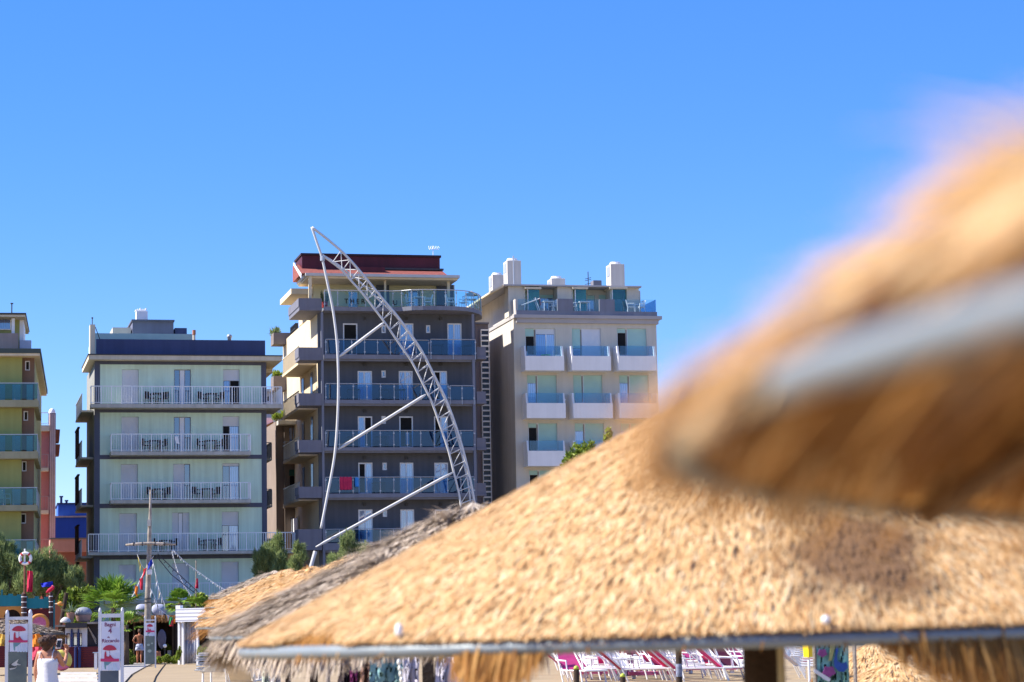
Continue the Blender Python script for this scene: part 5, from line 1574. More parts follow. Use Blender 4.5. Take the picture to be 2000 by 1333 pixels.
    for i in range(ribs):
        a = 2 * math.pi * (i + 0.3) / ribs
        b = MB(); b.tube([(0.05 * math.cos(a), 0.05 * math.sin(a), zr + H - 0.09), (Rr * math.cos(a) * 0.985, Rr * math.sin(a) * 0.985, zr - 0.02)], max(0.012, rim_r * 0.7), 6)
        b.build('rib', mat('brown_rib', (0.20, 0.125, 0.075), 0.9, 0.25, 5, streak=0.3), root)
    ox, oy = pole_xy or (0, 0)
    b = MB(); b.tube([(ox, oy, 0), (ox * 0.5, oy * 0.5, (zr + H) * 0.5), (0, 0, zr + H - 0.03)], [pole_r, pole_r, pole_r * 0.8], 12); b.build('pole', wood_dark, root, smooth=True)
    return root

GU = 'straw umbrellas in a receding row'
def az_px(cx, cy, Rr, z):
    """front azimuth -> photo x of the rim point (used to place the drooping parts of the edge)"""
    inv = CM.to_3x3().inverted()
    def f(th):
        X, Y = cx + Rr * np.cos(th), cy + Rr * np.sin(th)
        m_ = np.array([[inv[i][j] for j in range(3)] for i in range(3)])
        p = m_ @ np.stack([X, Y, np.full_like(X, z - CAM_H)])
        return 1000 + FPX * p[0] / -p[2]
    return f
U2X, U2Y, U2R, U2Z = at(1500, 1255, 8.5).x, 8.5, 1.80, 1.527
f2 = az_px(U2X, U2Y, U2R, U2Z)
def skirt2(th):
    px = f2(th); front = np.sin(th) < 0
    a = np.interp(px, [440, 520, 560, 640, 710, 740, 872, 888, 920, 980, 1040, 1075, 1100, 1200, 1290, 1330, 1650, 1720, 1820, 1900, 2100], [.05, .05, .07, .08, .06, .0, .0, .08, .15, .19, .16, .09, .05, .045, .02, .0, .0, .07, .16, .24, .26])
    return np.where(front, a, 0.0)
def edge2(th):
    px = f2(th)
    return np.where(np.sin(th) < 0, 0.985 - np.interp(px, [540, 600, 660, 700, 900, 1000, 1640, 1720], [0, 0.05, 0.035, 0, 0, -0.026, -0.026, 0]), 0.985)
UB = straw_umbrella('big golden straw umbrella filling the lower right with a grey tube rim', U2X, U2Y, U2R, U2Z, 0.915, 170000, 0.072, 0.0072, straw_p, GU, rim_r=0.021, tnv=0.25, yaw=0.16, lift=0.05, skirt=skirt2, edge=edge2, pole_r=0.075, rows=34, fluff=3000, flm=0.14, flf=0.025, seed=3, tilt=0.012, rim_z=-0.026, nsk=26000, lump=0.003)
tha = np.linspace(math.pi, 2 * math.pi, 2000)
pxa = f2(tha)
for px_, el_ in ((797, 2.2), (1625, 1.0)):
    a_ = tha[int(np.argmin(np.abs(pxa - px_)))]
    b = MB()
    b.lathe([(0, -0.012), (0.009, -0.008), (0.012, 0), (0.009, 0.010 * el_), (0, 0.013 * el_)], ((U2R + 0.012) * math.cos(a_), (U2R + 0.012) * math.sin(a_), U2Z + 0.026), 10)
    b.build('rim_cap', white_plastic, UB, smooth=True)
U1X, U1Y, U1R, U1Z = 1.76, 1.27, 1.67, 1.658
straw_umbrella('nearest straw umbrella, strongly blurred at the right edge, underside showing', U1X, U1Y, U1R, U1Z, 0.93, 70000, 0.075, 0.006, straw_m, GU, rim_r=0.0092, lift=0.06, skirt=lambda th: 0.026 + 0.02 * np.sin(th * 23) * np.sin(th * 9 + 1) + 0.03 * np.clip((th - 3.33) * 8, 0, 1) * (th < 4.2) + 0.045 * (th < 3.0), rows=22, fluff=52000, seed=5, under=9000, tone0=0.72, rim_z=-0.009, flf=0.06, flm=0.42, fltone=0.42, fl_n=40, skirt_top=True, sk_s=0.962, reach=-0.012, edge=lambda th: np.where(np.sin(th) < 0.0, 0.965, 1.0), pole_r=0.05, lump=0.007, fringe=(2.7, 3.3, 1200, 0.04))
c = at(928, 1272, 15.5)
straw_umbrella('weathered grey brown straw umbrella with a shaggy hanging fringe', c.x, 15.5, 1.66, 1.525, 0.83, 52000, 0.17, 0.013, straw_g, GU, lift=0.22, skirt=lambda th: np.where(np.cos(th) < -0.15, 0.19 + 0.07 * np.sin(th * 5), 0.0), rows=16, yaw=0.4, fluff=14000, seed=8, lining=straw_g)
c = at(700, 1226, 25.5)
straw_umbrella('pinkish tan straw umbrella just behind the grey shaggy one', c.x, 25.5, 1.68, at(385, 1226, 25.5).z, 0.74, 30000, 0.16, 0.014, straw_m, GU, rim_r=0.017, lift=0.14, rows=16, seed=11, fluff=3000, tone0=0.52, skirt=lambda th: 0.04 + 0 * th)
c = at(612, 1205, 36)
straw_umbrella('golden straw umbrella third behind the big one', c.x, 36, 1.68, at(388, 1207, 36).z, 0.74, 26000, 0.16, 0.016, straw_m, GU, rim_r=0.017, lift=0.14, rows=16, seed=12, fluff=3000, skirt=lambda th: 0.06 + 0 * th)
c = at(562, 1186, 50)
straw_umbrella('golden straw umbrella fourth in the receding row', c.x, 50, 1.68, at(400, 1187, 50).z, 0.76, 22000, 0.17, 0.02, straw_m, GU, rim_r=0.017, lift=0.14, rows=16, seed=13, fluff=2000, skirt=lambda th: 0.08 + 0 * th)
c = at(538, 1170, 62)
straw_umbrella('grey straw umbrella farthest back in the receding row', c.x, 62, 1.68, at(405, 1170, 62).z, 0.70, 20000, 0.2, 0.022, straw_g, GU, rim_r=0.017, lift=0.2, rows=14, yaw=0.4, seed=14, fluff=3000, tone0=0.62, skirt=lambda th: 0.1 + 0 * th)
c = at(1708, 1300, 34)
straw_umbrella('sharp small straw umbrella low behind the peacock towel', c.x, 34, 0.80, at(1708, 1316, 34).z, 0.44, 14000, 0.16, 0.016, straw_m, 'low straw umbrellas at the lower right', lift=0.12, rows=12, seed=15, pole_r=0.05)
c = at(1752, 1336, 25)
straw_umbrella('low straw umbrella at the bottom edge right of the peacock towel', c.x, 25, 0.64, at(1752, 1344, 25).z, 0.28, 12000, 0.14, 0.016, straw_m, 'low straw umbrellas at the lower right', lift=0.12, rows=12, seed=16, pole_r=0.05)
p = ground(20, 1292); c = at(20, 1238, 97)
straw_umbrella('grey straw umbrella at the left edge behind the left picture sign', c.x, 97, 2.1, at(20, 1240, 97).z, 0.66, 14000, 0.3, 0.04, straw_g, 'grey straw umbrella', rim_r=0.017, lift=0.2, rows=12, yaw=0.4, seed=17, tone0=0.45)
# ------------------------------------------------------------------ picture signs
sign_white = mat('sign_white_wood', (0.66, 0.67, 0.72), 0.6, 0.08, 3, streak=0.08)
poster_m = mat('poster_white', (0.62, 0.64, 0.76), 0.5, 0.04, 2)
crim = mat('sign_crimson', (0.42, 0.035, 0.075), 0.6, 0.06, 4)
crim2 = mat('sign_crimson_bar', (0.50, 0.04, 0.14), 0.6, 0.06, 4)
ink = mat('sign_ink', (0.20, 0.06, 0.14), 0.7, 0.1, 4)
teal_i = mat('sign_teal', (0.16, 0.30, 0.33), 0.7, 0.1, 4)
grey_p = mat('sign_grey_green_photo', (0.13, 0.16, 0.15), 0.6, 0.25, 1.6)
grey_q = mat('sign_slate_photo', (0.09, 0.105, 0.125), 0.6, 0.15, 1.6)
wave_m = mat('sign_pale_wave', (0.50, 0.60, 0.72), 0.6, 0.1, 4)

def emblem(F, par, um, line, k):
    """parasol over a seated figure on a red bar, boat-like reflection below; all real thin cut-outs on the poster"""
    xa, xb, ya, yb = um
    def poly(pts, m, name, y):
        P = [F.hit(px, py, 0.06) for px, py in pts]
        b = MB(); b.prism([(u, z) for u, z in P], y - 0.004, y); b.build(name, m, par)
    cx = (xa + xb) / 2
    n = 12
    poly([(xb - (xb - xa) * i / n, yb - (yb - ya) * (1 - abs(2 * i / n - 1) ** 2.2) ** 0.8 * 0.86 - (yb - ya) * 0.06) for i in range(n + 1)] + [(xa + (xb - xa) * i / n, yb + (yb - ya) * 0.16 * math.sin(math.pi * i / n)) for i in range(1, n)], crim, 'parasol_emblem', -0.062)
    lx0, lx1, ly0, ly1 = line
    w = xb - xa; h = ly0 - yb
    poly([(cx - 0.012 * w, yb + 1), (cx + 0.012 * w, yb + 1), (cx + 0.012 * w, ly0), (cx - 0.012 * w, ly0)], ink, 'parasol_pole', -0.061)
    f0 = cx - 0.32 * w
    poly([(f0 - .06 * w, ly0), (f0 - .05 * w, ly0 - .45 * h), (f0 - .04 * w, ly0 - .62 * h), (f0 + .0 * w, ly0 - .82 * h), (f0 + .07 * w, ly0 - .8 * h), (f0 + .09 * w, ly0 - .6 * h), (f0 + .1 * w, ly0 - .3 * h), (f0 + .22 * w, ly0 - .22 * h), (f0 + .38 * w, ly0 - .42 * h), (f0 + .48 * w, ly0 - .18 * h), (f0 + .62 * w, ly0)], crim, 'figure_emblem', -0.063)
    poly([(lx0, ly0), (lx1, ly0), (lx1, ly1), ((lx0 + lx1) / 2, ly1 + 0.6), (lx0, ly1)], crim2, 'bar_emblem', -0.064)
    poly([(f0 - .08 * w, ly1), (f0 + .5 * w, ly1), (f0 + .2 * w, ly1 + .4 * h), (f0 + .06 * w, ly1 + .45 * h), (f0 + .05 * w, ly1 + .9 * h), (f0 - .04 * w, ly1 + .8 * h)], teal_i, 'reflection_emblem', -0.061)
    for i in range(4):
        a = cx - .1 * w + i * .16 * w
        poly([(a, ly1 + .2 * h), (a + .05 * w, ly1 + .2 * h), (a + .12 * w + i, ly1 + 1.0 * h), (a - .02 * w + i, ly1 + 1.0 * h)], wave_m, 'wave_emblem', -0.0605)

def sign(label, Y, lp, rp, top, bar, post, low, um, line, photo, text=None):
    F = Fac((lp[0] + rp[1]) / 2, 1250, Y, 0.0)
    root = F.root('picture_sign', label, 'sign')
    tag(root, group='white framed picture signs along the walkway')
    zt = F.hit((lp[0] + rp[1]) / 2, top)[1]
    for xa, xb in (lp, rp):
        u0, u1 = F.hit(xa, 1260)[0], F.hit(xb, 1260)[0]
        w = (u1 - u0) / 2
        b = MB(); b.box(u0, u1, -w, w, 0, zt - 0.04)
        b.lathe([(w * 0.95, 0), (w * 1.0, 0.03), (w * 0.7, 0.07), (0, 0.09)], ((u0 + u1) / 2, 0, zt - 0.04), 10)
        b.build('post', sign_white, root)
    ua, ub = F.hit(lp[1], 1260)[0], F.hit(rp[0], 1260)[0]
    z1, z0 = F.hit(30, bar[0])[1] if False else F.hit((lp[0] + rp[1]) / 2, bar[0])[1], F.hit((lp[0] + rp[1]) / 2, bar[1])[1]
    b = MB(); b.box(ua + .003, ub - .003, -0.035, 0.035, z0, z1); b.build('crossbar', sign_white, root)
    q = F.rect(post[0], post[1], post[2], post[3], off=0.05)
    b = MB(); b.box(q[0], q[1], -0.055, -0.02, q[2], q[3]); p = b.build('poster', poster_m, root)
    ql = F.rect(low[0], low[1], low[2], low[3], off=0.05)
    zl = max(0.12, ql[2])
    b = MB(); b.box(ql[0], ql[1], -0.057, -0.02, zl, q[2] - 0.004); pl = b.build('photo_panel', photo, root)
    emblem(F, p, um, line, 1)
    if text:
        for body, px, py, size, m in text:
            u, z = F.hit(px, py, 0.06)
            o = letters(body, size, (u, -0.06, z), (math.pi / 2, 0, 0), m, None, ext=0.002)
            bpy.context.view_layer.update(); me = bpy.data.meshes.new_from_object(o)
            bpy.data.objects.remove(o)
            t = bpy.data.objects.new('lettering', me); C.objects.link(t); t.parent = p
            t.location, t.rotation_euler = (u, -0.06, z), (math.pi / 2, 0, 0)
    return F, root, pl
F_, r_, pl = sign('white framed sign with crimson parasol over a grey gull picture, at the left edge', 59, (10.5, 17), (55.5, 62.5), 1195, (1205, 1211), (19, 1219, 54, 1273), (16, 1273, 52, 1350), (23, 51, 1222, 1232), (17, 54, 1251, 1255), grey_p)
b = MB()
for pts in ([(18, 1300), (28, 1294), (36, 1288), (33, 1296), (41, 1299), (30, 1301), (18, 1304)], [(18, 1305), (26, 1305), (34, 1301), (30, 1306), (20, 1309)]):
    b.prism([F_.hit(x, y, 0.06) for x, y in pts], -0.061, -0.0575)
b.build('gull_picture', mat('pale_gull', (0.55, 0.54, 0.50), 0.7, 0.1, 4), pl)
b = MB(); b.prism([F_.hit(x, y, 0.06) for x, y in [(18, 1299), (26, 1293), (22, 1299), (30, 1302), (38, 1297), (30, 1304.5), (18, 1306)]], -0.0635, -0.0612); b.build('gull_wing', mat('dark_gull', (0.06, 0.07, 0.07), 0.7, 0.1, 4), pl)
sign('white framed sign lettered with a number 4 above a crimson parasol', 57, (192.3, 198), (236, 241.6), 1191, (1199, 1206.5), (198.5, 1214, 234.5, 1310), (196, 1310, 231.5, 1370), (200.5, 228, 1259.5, 1269.5), (196.5, 232.5, 1287, 1292.5), grey_q,
     [('Bagni', 215, 1220.5, 0.125, ink), ('4', 215, 1233, 0.17, ink), ('da', 212, 1245, 0.06, ink), ('Riccardo', 216, 1252, 0.115, ink)])
F_, r_, pl = sign('small white framed sign with crimson parasol standing far up the sandy path', 110, (281.5, 284), (302.3, 304.8), 1205, (1210.5, 1213), (284.5, 1217, 301.8, 1242), (284, 1242, 302, 1297), (286.5, 299, 1219, 1224), (284.5, 302, 1232, 1235), grey_p)
b = MB()
for cx, cy, r in ((290, 1260, 3.0), (297, 1257, 2.2), (292, 1272, 4.0)):
    b.prism([F_.hit(cx + r * math.cos(a), cy + r * 0.8 * math.sin(a), 0.06) for a in np.linspace(0, 6.0, 9)], -0.061, -0.0575)
b.build('pebble_picture', mat('pale_pebble', (0.30, 0.36, 0.33), 0.7, 0.2, 4), pl)

# ------------------------------------------------------------------ people
skin = mat('tanned_skin', (0.46, 0.20, 0.115), 0.5, 0.08, 14, spec=0.4)
skin2 = mat('deep_tanned_skin', (0.36, 0.135, 0.07), 0.5, 0.08, 14, spec=0.4)
def skinned(name, verts, edges, radii, m, parent, root=0, sub=2):
    bm = bmesh.new()
    lay = bm.verts.layers.skin.verify()
    vs = [bm.verts.new(v) for v in verts]
    for a, c in edges: bm.edges.new((vs[a], vs[c]))
    for i, v in enumerate(vs):
        r = radii[i]
        v[lay].radius = r if isinstance(r, tuple) else (r, r)
        v[lay].use_root = i == root
    me = bpy.data.meshes.new(name)
    bm.to_mesh(me); bm.free()
    me.materials.append(m)
    o = bpy.data.objects.new(name, me); C.objects.link(o)
    o.parent = parent
    s = o.modifiers.new('skin', 'SKIN'); s.use_smooth_shade = True
    u = o.modifiers.new('sub', 'SUBSURF'); u.levels = u.render_levels = sub
    return o
def person_body(joints, chains, m, parent):
    """joints: name -> (pos, radius); chains: list of name lists"""
    names = list(joints); idx = {n: i for i, n in enumerate(names)}
    E = set()
    for ch in chains:
        for a, c in zip(ch[:-1], ch[1:]): E.add((idx[a], idx[c]))
    return skinned('body', [joints[n][0] for n in names], sorted(E), [joints[n][1] for n in names], m, parent)
def hand(J, CH, key, w, pd, nd, curl=0.4):
    """palm and five fingers beyond wrist w: pd = pointing direction, nd = palm-side direction"""
    p, n = Vector(pd).normalized(), Vector(nd).normalized()
    s = p.cross(n).normalized()
    wv = Vector(w)
    J[key + 'palm'] = (tuple(wv + p * 0.05), (0.032, 0.018))
    CH.append([key + 'wrist', key + 'palm'])
    for i, (o, l) in enumerate(((-0.028, 0.065), (-0.010, 0.078), (0.010, 0.074), (0.028, 0.058))):
        b0 = wv + p * 0.085 + s * o
        k1 = b0 + p * l * 0.5 + n * l * 0.5 * curl
        k2 = k1 + p * l * 0.4 * (1 - curl) + n * l * 0.5 * curl * 1.6
        J[f'{key}f{i}a'], J[f'{key}f{i}b'], J[f'{key}f{i}c'] = (tuple(b0), 0.0095), (tuple(k1), 0.0085), (tuple(k2), 0.007)
        CH.append([key + 'palm', f'{key}f{i}a', f'{key}f{i}b', f'{key}f{i}c'])
    t0 = wv + p * 0.035 - s * 0.035; t1 = t0 - s * 0.025 + p * 0.03 + n * 0.012
    J[key + 't0'], J[key + 't1'] = (tuple(t0), 0.011), (tuple(t1), 0.009)
    CH.append([key + 'palm', key + 't0', key + 't1'])

gw = ground(93, 1452)
WOM = thing('person', 'dark haired woman in a white strappy dress holding up a phone, seen from behind', 'person', (at(93, 1300, 34).x, 34, 0), -0.15)
J = {'pelvis': ((0, 0, 0.84), (0.145, 0.11)), 'waist': ((0, 0, 1.00), (0.115, 0.085)), 'chest': ((0.0, 0.01, 1.16), (0.13, 0.09)), 'upper': ((0.0, 0.01, 1.26), (0.115, 0.075)), 'neckb': ((0.005, 0.015, 1.335), (0.05, 0.05)), 'neck': ((0.015, 0.03, 1.39), 0.042),
     'skull': ((0.025, 0.05, 1.46), (0.075, 0.08)), 'crown': ((0.025, 0.045, 1.52), (0.07, 0.075)), 'face': ((0.045, 0.12, 1.445), 0.035), 'nose': ((0.052, 0.165, 1.455), 0.012),
     'shL': ((-0.125, 0.01, 1.295), 0.05), 'elL': ((-0.185, 0.03, 1.06), 0.036), 'fwL': ((-0.185, 0.07, 0.94), 0.030), 'Lwrist': ((-0.175, 0.12, 0.86), 0.021),
     'shR': ((0.135, 0.01, 1.295), 0.05), 'elR': ((0.195, 0.10, 1.12), 0.036), 'fwR': ((0.19, 0.20, 1.19), 0.030), 'Rwrist': ((0.175, 0.29, 1.28), 0.021),
     'hipL': ((-0.08, 0, 0.76), (0.10, 0.10)), 'knL': ((-0.08, 0.02, 0.44), 0.056), 'caL': ((-0.08, -0.01, 0.30), 0.052), 'anL': ((-0.08, 0, 0.08), 0.034), 'toL': ((-0.085, 0.13, 0.025), 0.026),
     'hipR': ((0.08, 0, 0.76), (0.10, 0.10)), 'knR': ((0.085, 0.03, 0.44), 0.056), 'caR': ((0.085, 0.0, 0.30), 0.052), 'anR': ((0.085, 0.01, 0.08), 0.034), 'toR': ((0.10, 0.14, 0.025), 0.026)}
CH = [['pelvis', 'waist', 'chest', 'upper', 'neckb', 'neck', 'skull', 'crown'], ['skull', 'face', 'nose'], ['upper', 'shL', 'elL', 'fwL', 'Lwrist'], ['upper', 'shR', 'elR', 'fwR', 'Rwrist'], ['pelvis', 'hipL', 'knL', 'caL', 'anL', 'toL'], ['pelvis', 'hipR', 'knR', 'caR', 'anR', 'toR']]
hand(J, CH, 'L', (-0.175, 0.12, 0.86), (0.1, 0.5, -0.8), (0.6, 0.3, 0.3))
hand(J, CH, 'R', (0.175, 0.29, 1.28), (0.0, 0.15, 1.0), (-0.2, -1.0, 0.1), curl=0.55)
person_body(J, CH, skin, WOM)
def ering(z, rx, ry, cx=0, cy=0, n=20, wob=0.0):
    return [(cx + rx * (1 + wob * math.sin(5 * 2 * math.pi * j / n + z * 9)) * math.cos(2 * math.pi * j / n), cy + ry * (1 + wob * math.cos(4 * 2 * math.pi * j / n)) * math.sin(2 * math.pi * j / n), z) for j in range(n)]
dress_m = mat('white_dress', (0.70, 0.69, 0.71), 0.85, 0.04, 5, bump=0.4, bscale=9)
b = MB(); b.loft([ering(1.225, 0.140, 0.105, cy=.01), ering(1.16, 0.150, 0.112, cy=.01), ering(1.02, 0.135, 0.105), ering(0.93, 0.152, 0.125, wob=.015), ering(0.82, 0.178, 0.142, wob=.02), ering(0.6, 0.195, 0.16, wob=.04), ering(0.30, 0.225, 0.19, wob=.06), ering(0.24, 0.23, 0.195, wob=.06)], cap=False)
o = b.build('dress', dress_m, WOM, smooth=True); o.modifiers.new('thick', 'SOLIDIFY').thickness = 0.012
b = MB(); b.tube([(-0.09, -0.10, 1.22), (-0.085, -0.07, 1.30), (-0.08, 0.0, 1.345), (-0.08, 0.09, 1.30), (-0.08, 0.115, 1.22)], 0.007, 6); b.tube([(0.10, -0.095, 1.22), (0.095, -0.065, 1.30), (0.09, 0.0, 1.345), (0.085, 0.09, 1.30), (0.08, 0.115, 1.22)], 0.007, 6); b.build('dress_strap', dress_m, WOM)
hair_m = mat('dark_brown_hair', (0.075, 0.036, 0.022), 0.5, 0.4, 25, bump=0.9, bscale=60)
b = MB()
rings = []
for z, rx, ry, cx, cy in ((1.555, .02, .02, .01, .02), (1.548, .06, .065, .01, .02), (1.52, .092, .098, .012, .018), (1.48, .105, .112, .01, .005), (1.43, .098, .095, .0, -.01), (1.39, .078, .07, -.008, -.025), (1.355, .045, .04, -.015, -.04), (1.33, .012, .012, -.015, -.045)):
    rings.append(ering(z, rx, ry, cx, cy, 22, 0.09))
b.loft(rings)
b.lathe([(0.0, -0.06), (0.045, -0.05), (0.068, -0.02), (0.072, 0.01), (0.055, 0.04), (0.0, 0.058)], (-0.035, -0.10, 1.475), 14, sx=1.1)
hb = b.build('hair', hair_m, WOM, smooth=True)
dm = hb.modifiers.new('sub', 'SUBSURF'); dm.levels = dm.render_levels = 2
tx = bpy.data.textures.new('hair_waves', 'CLOUDS'); tx.noise_scale = 0.035
dp = hb.modifiers.new('waves', 'DISPLACE'); dp.texture = tx; dp.strength = 0.03
b = MB()
for i in range(26):
    a = random.uniform(0, 6.28); z = random.uniform(1.38, 1.54)
    x, y = 0.1 * math.cos(a), 0.01 + 0.1 * math.sin(a)
    b.tube([(x * .8, y * .8, z), (x * 1.15, y * 1.15, z + .02), (x * 1.25, y * 1.2, z - 0.03)], [.012, .008, .003], 5)
b.build('loose_hair', hair_m, WOM)
PH = thing('phone', 'white phone held up in the woman\'s right hand', 'phone', (at(115, 1258, 34.32).x, 34.33, at(115, 1258, 34.32).z), -0.15)
b = MB(); b.box(-0.036, 0.036, -0.004, 0.004, -0.066, 0.066); b.v = [(x + 0.16 * z, y, z) for x, y, z in b.v]; b.build('case', white_plastic, PH, bevel=0.003)
b = MB(); b.box(-0.030, 0.030, -0.0062, -0.0042, -0.052, 0.05); b.v = [(x + 0.16 * z, y, z) for x, y, z in b.v]; b.build('screen', mat('dark_screen', (0.02, 0.03, 0.05), 0.15, 0.1, 5), PH)

MAN = thing('person', 'bare-chested tanned man in pale blue trunks walking away beside the small sign', 'person', (at(272.5, 1270, 126).x, 126, 0), 0.1)
J = {'pelvis': ((0, 0, 0.92), (0.155, 0.12)), 'waist': ((0, 0, 1.08), (0.145, 0.11)), 'chest': ((0.0, 0.01, 1.27), (0.175, 0.12)), 'upper': ((0.0, 0.01, 1.40), (0.16, 0.10)), 'neckb': ((0.0, 0.015, 1.49), 0.06), 'neck': ((0.0, 0.03, 1.55), 0.055),
     'skull': ((0, 0.045, 1.63), (0.08, 0.09)), 'crown': ((0, 0.04, 1.69), (0.075, 0.08)), 'face': ((0, 0.12, 1.61), 0.04), 'nose': ((0, 0.165, 1.62), 0.013),
     'shL': ((-0.19, 0.01, 1.43), 0.062), 'elL': ((-0.33, -0.06, 1.20), 0.045), 'fwL': ((-0.27, 0.0, 1.12), 0.04), 'Lwrist': ((-0.20, 0.05, 1.07), 0.028),
     'shR': ((0.19, 0.01, 1.43), 0.062), 'elR': ((0.24, -0.02, 1.16), 0.045), 'fwR': ((0.23, 0.04, 1.04), 0.04), 'Rwrist': ((0.22, 0.10, 0.94), 0.028),
     'hipL': ((-0.09, 0, 0.84), (0.105, 0.11)), 'knL': ((-0.10, 0.06, 0.50), 0.066), 'caL': ((-0.105, 0.01, 0.36), 0.06), 'anL': ((-0.11, 0.0, 0.09), 0.04), 'toL': ((-0.115, 0.15, 0.03), 0.03),
     'hipR': ((0.09, 0, 0.84), (0.105, 0.11)), 'knR': ((0.09, -0.03, 0.50), 0.066), 'caR': ((0.09, -0.09, 0.36), 0.06), 'anR': ((0.09, -0.12, 0.10), 0.04), 'toR': ((0.09, 0.03, 0.03), 0.03)}
CH = [['pelvis', 'waist', 'chest', 'upper', 'neckb', 'neck', 'skull', 'crown'], ['skull', 'face', 'nose'], ['upper', 'shL', 'elL', 'fwL', 'Lwrist'], ['upper', 'shR', 'elR', 'fwR', 'Rwrist'], ['pelvis', 'hipL', 'knL', 'caL', 'anL', 'toL'], ['pelvis', 'hipR', 'knR', 'caR', 'anR', 'toR']]
hand(J, CH, 'L', (-0.20, 0.05, 1.07), (0.6, 0.4, -0.3), (0.3, -0.6, 0))
hand(J, CH, 'R', (0.22, 0.10, 0.94), (0, 0.4, -0.9), (-1, 0, 0))
person_body(J, CH, skin2, MAN)
tr = mat('blue_white_trunks', (0.42, 0.47, 0.66), 0.9, 0.35, 9)
b = MB(); b.loft([ering(1.02, .165, .13), ering(.92, .185, .15), ering(.82, .20, .155), ering(.80, .2, .155)], cap=False); b.loft([ering(.815, .115, .125, -.095), ering(.68, .12, .13, -.105, .02)], cap=False); b.loft([ering(.815, .115, .125, .095), ering(.68, .12, .13, .1, -.01)], cap=False)
o = b.build('trunks', tr, MAN, smooth=True); o.modifiers.new('thick', 'SOLIDIFY').thickness = 0.012
b = MB(); b.loft([ering(z, rx, ry, 0, cy, 14, .05) for z, rx, ry, cy in ((1.785, .02, .02, .03), (1.77, .07, .075, .03), (1.72, .092, .1, .03), (1.66, .093, .09, .015), (1.60, .075, .06, -.01))]); b.build('hair', hair_m, MAN, smooth=True)

# ------------------------------------------------------------------ play castle, posts and flags at the left
teal = mat('teal_board', (0.015, 0.21, 0.26), 0.6, 0.10, 1.5, streak=0.1)
orange = mat('orange_board', (0.62, 0.26, 0.06), 0.6, 0.10, 1.5)
maroon_b = mat('maroon_board', (0.13, 0.020, 0.025), 0.75, 0.15, 1.5, bands=('Z', 3))
FC_ = Fac(50, 1200, 121, R(6))
CA = FC_.root('play_castle', 'teal crenellated wooden play castle with an orange arch left of the kiosk', 'play castle')
def pxpoly(F, pts, off): return [F.hit(x, y, off) for x, y in pts]
b = MB(); b.prism(pxpoly(FC_, [(-15, 1185), (-15, 1163), (2, 1163), (2, 1152), (5, 1152), (5, 1163), (16, 1163), (16, 1160), (25, 1160), (25, 1164), (33, 1164), (33, 1161.5), (42, 1161.5), (42, 1184), (-15, 1185)], 0), 0, 0.12); b.build('battlement', teal, CA)
b = MB(); b.prism(pxpoly(FC_, [(52, 1189), (52, 1165), (54, 1165), (54, 1169), (68, 1169), (68, 1165), (76, 1165), (76, 1170), (86, 1170), (86, 1166), (95, 1166), (95, 1188)], 0.3), -0.3, -0.18); b.build('battlement', teal, CA)
arch = [(42, 1207), (42, 1184.5), (-15, 1185.5), (-15, 1208), (8, 1207.5)] + [(24 + 17 * math.cos(a), 1208 - 17 * math.sin(a)) for a in np.linspace(math.pi, 0, 12)]
b = MB(); b.prism(pxpoly(FC_, arch, -0.05), 0.05, 0.17); b.build('arch_wall', orange, CA)
q = FC_.rect(-15, 1186, 42, 1290, off=-0.6); b = MB(); b.box(q[0], q[1], 0.6, 0.7, 0.01, q[3]); b.build('rear_wall', wood_dark, CA)
q = FC_.rect(-15, 1208, 42, 1290, off=-0.05); b = MB(); b.box(q[0], q[1], 0.05, 0.17, 0.0, q[3]); b.build('lower_wall', maroon_b, CA)
q = FC_.rect(52, 1190, 104, 1290, off=0.2); b = MB(); b.box(q[0], q[1], -0.2, -0.1, 0.0, q[3]); b.build('red_wall', maroon_b, CA)
striped = mat('striped_post', (0.055, 0.03, 0.03), 0.8, 0.2, 4)
for xa, xb, yt in ((42, 52, 1161), (96, 103, 1160)):
    u0, u1 = FC_.hit(xa, 1190, 0.4)[0], FC_.hit(xb, 1190, 0.4)[0]
    zt = FC_.hit(xa, yt, 0.4)[1]; uc, w = (u0 + u1) / 2, (u1 - u0) / 2
    b = MB(); b.lathe([(w, 0), (w, zt), (w * .6, zt + .08), (0, zt + .1)], (uc, -0.45, 0), 12); p = b.build('striped_post', striped, CA)
    b = MB()
    for k in range(4):
        b.lathe([(w + .012, 0), (w + .012, .035)], (uc, -0.45, zt - 0.15 - 0.26 * k), 12)
    b.build('white_band', white_paint, p)
q = FC_.rect(104, 1172, 107, 1290, off=0.2); b = MB(); b.box(q[0], q[1], -0.2, -0.08, 0, q[3]); b.build('corner_post', teal, CA)

p = at(48, 1160, 120.3)
LP = thing('life_ring_pole', 'reddish pole carrying a white life ring above the play castle', 'pole', (p.x, 120.3, p.z), 0)
k = 120.3 / FPX
b = MB(); b.tube([(0, 0, 0), (0, 0, 58 * k), ], 0.05, 8); b.build('pole', mat('rusty_pole', (0.20, 0.075, 0.05), 0.7, 0.3, 5), LP)
b = MB(); b.tube([(0, 0, 58 * k), (0, 0, 87 * k)], 0.04, 8); b.build('pole_tip', white_paint, LP)
RG = thing('life_ring', 'white life ring with red bands hung on top of the pole', 'life ring', (p.x + 2 * k, 120.2, p.z + 68 * k), 0)
b = MB(); rr = 10.5 * k; b.tube([(rr * math.cos(a), 0, rr * math.sin(a)) for a in np.linspace(0, 2 * math.pi, 28, endpoint=False)], 0.075, 8, closed=True); b.build('ring', white_paint, RG, smooth=True)
for a0 in (0.8, 2.3, 3.9, 5.5):
    b = MB(); b.tube([(rr * math.cos(a0 + d), 0, rr * math.sin(a0 + d)) for d in (-.18, -.06, .06, .18)], 0.08, 8); b.build('red_band', mat('red_band', (0.5, 0.05, 0.06), 0.6, 0.1, 5), RG)

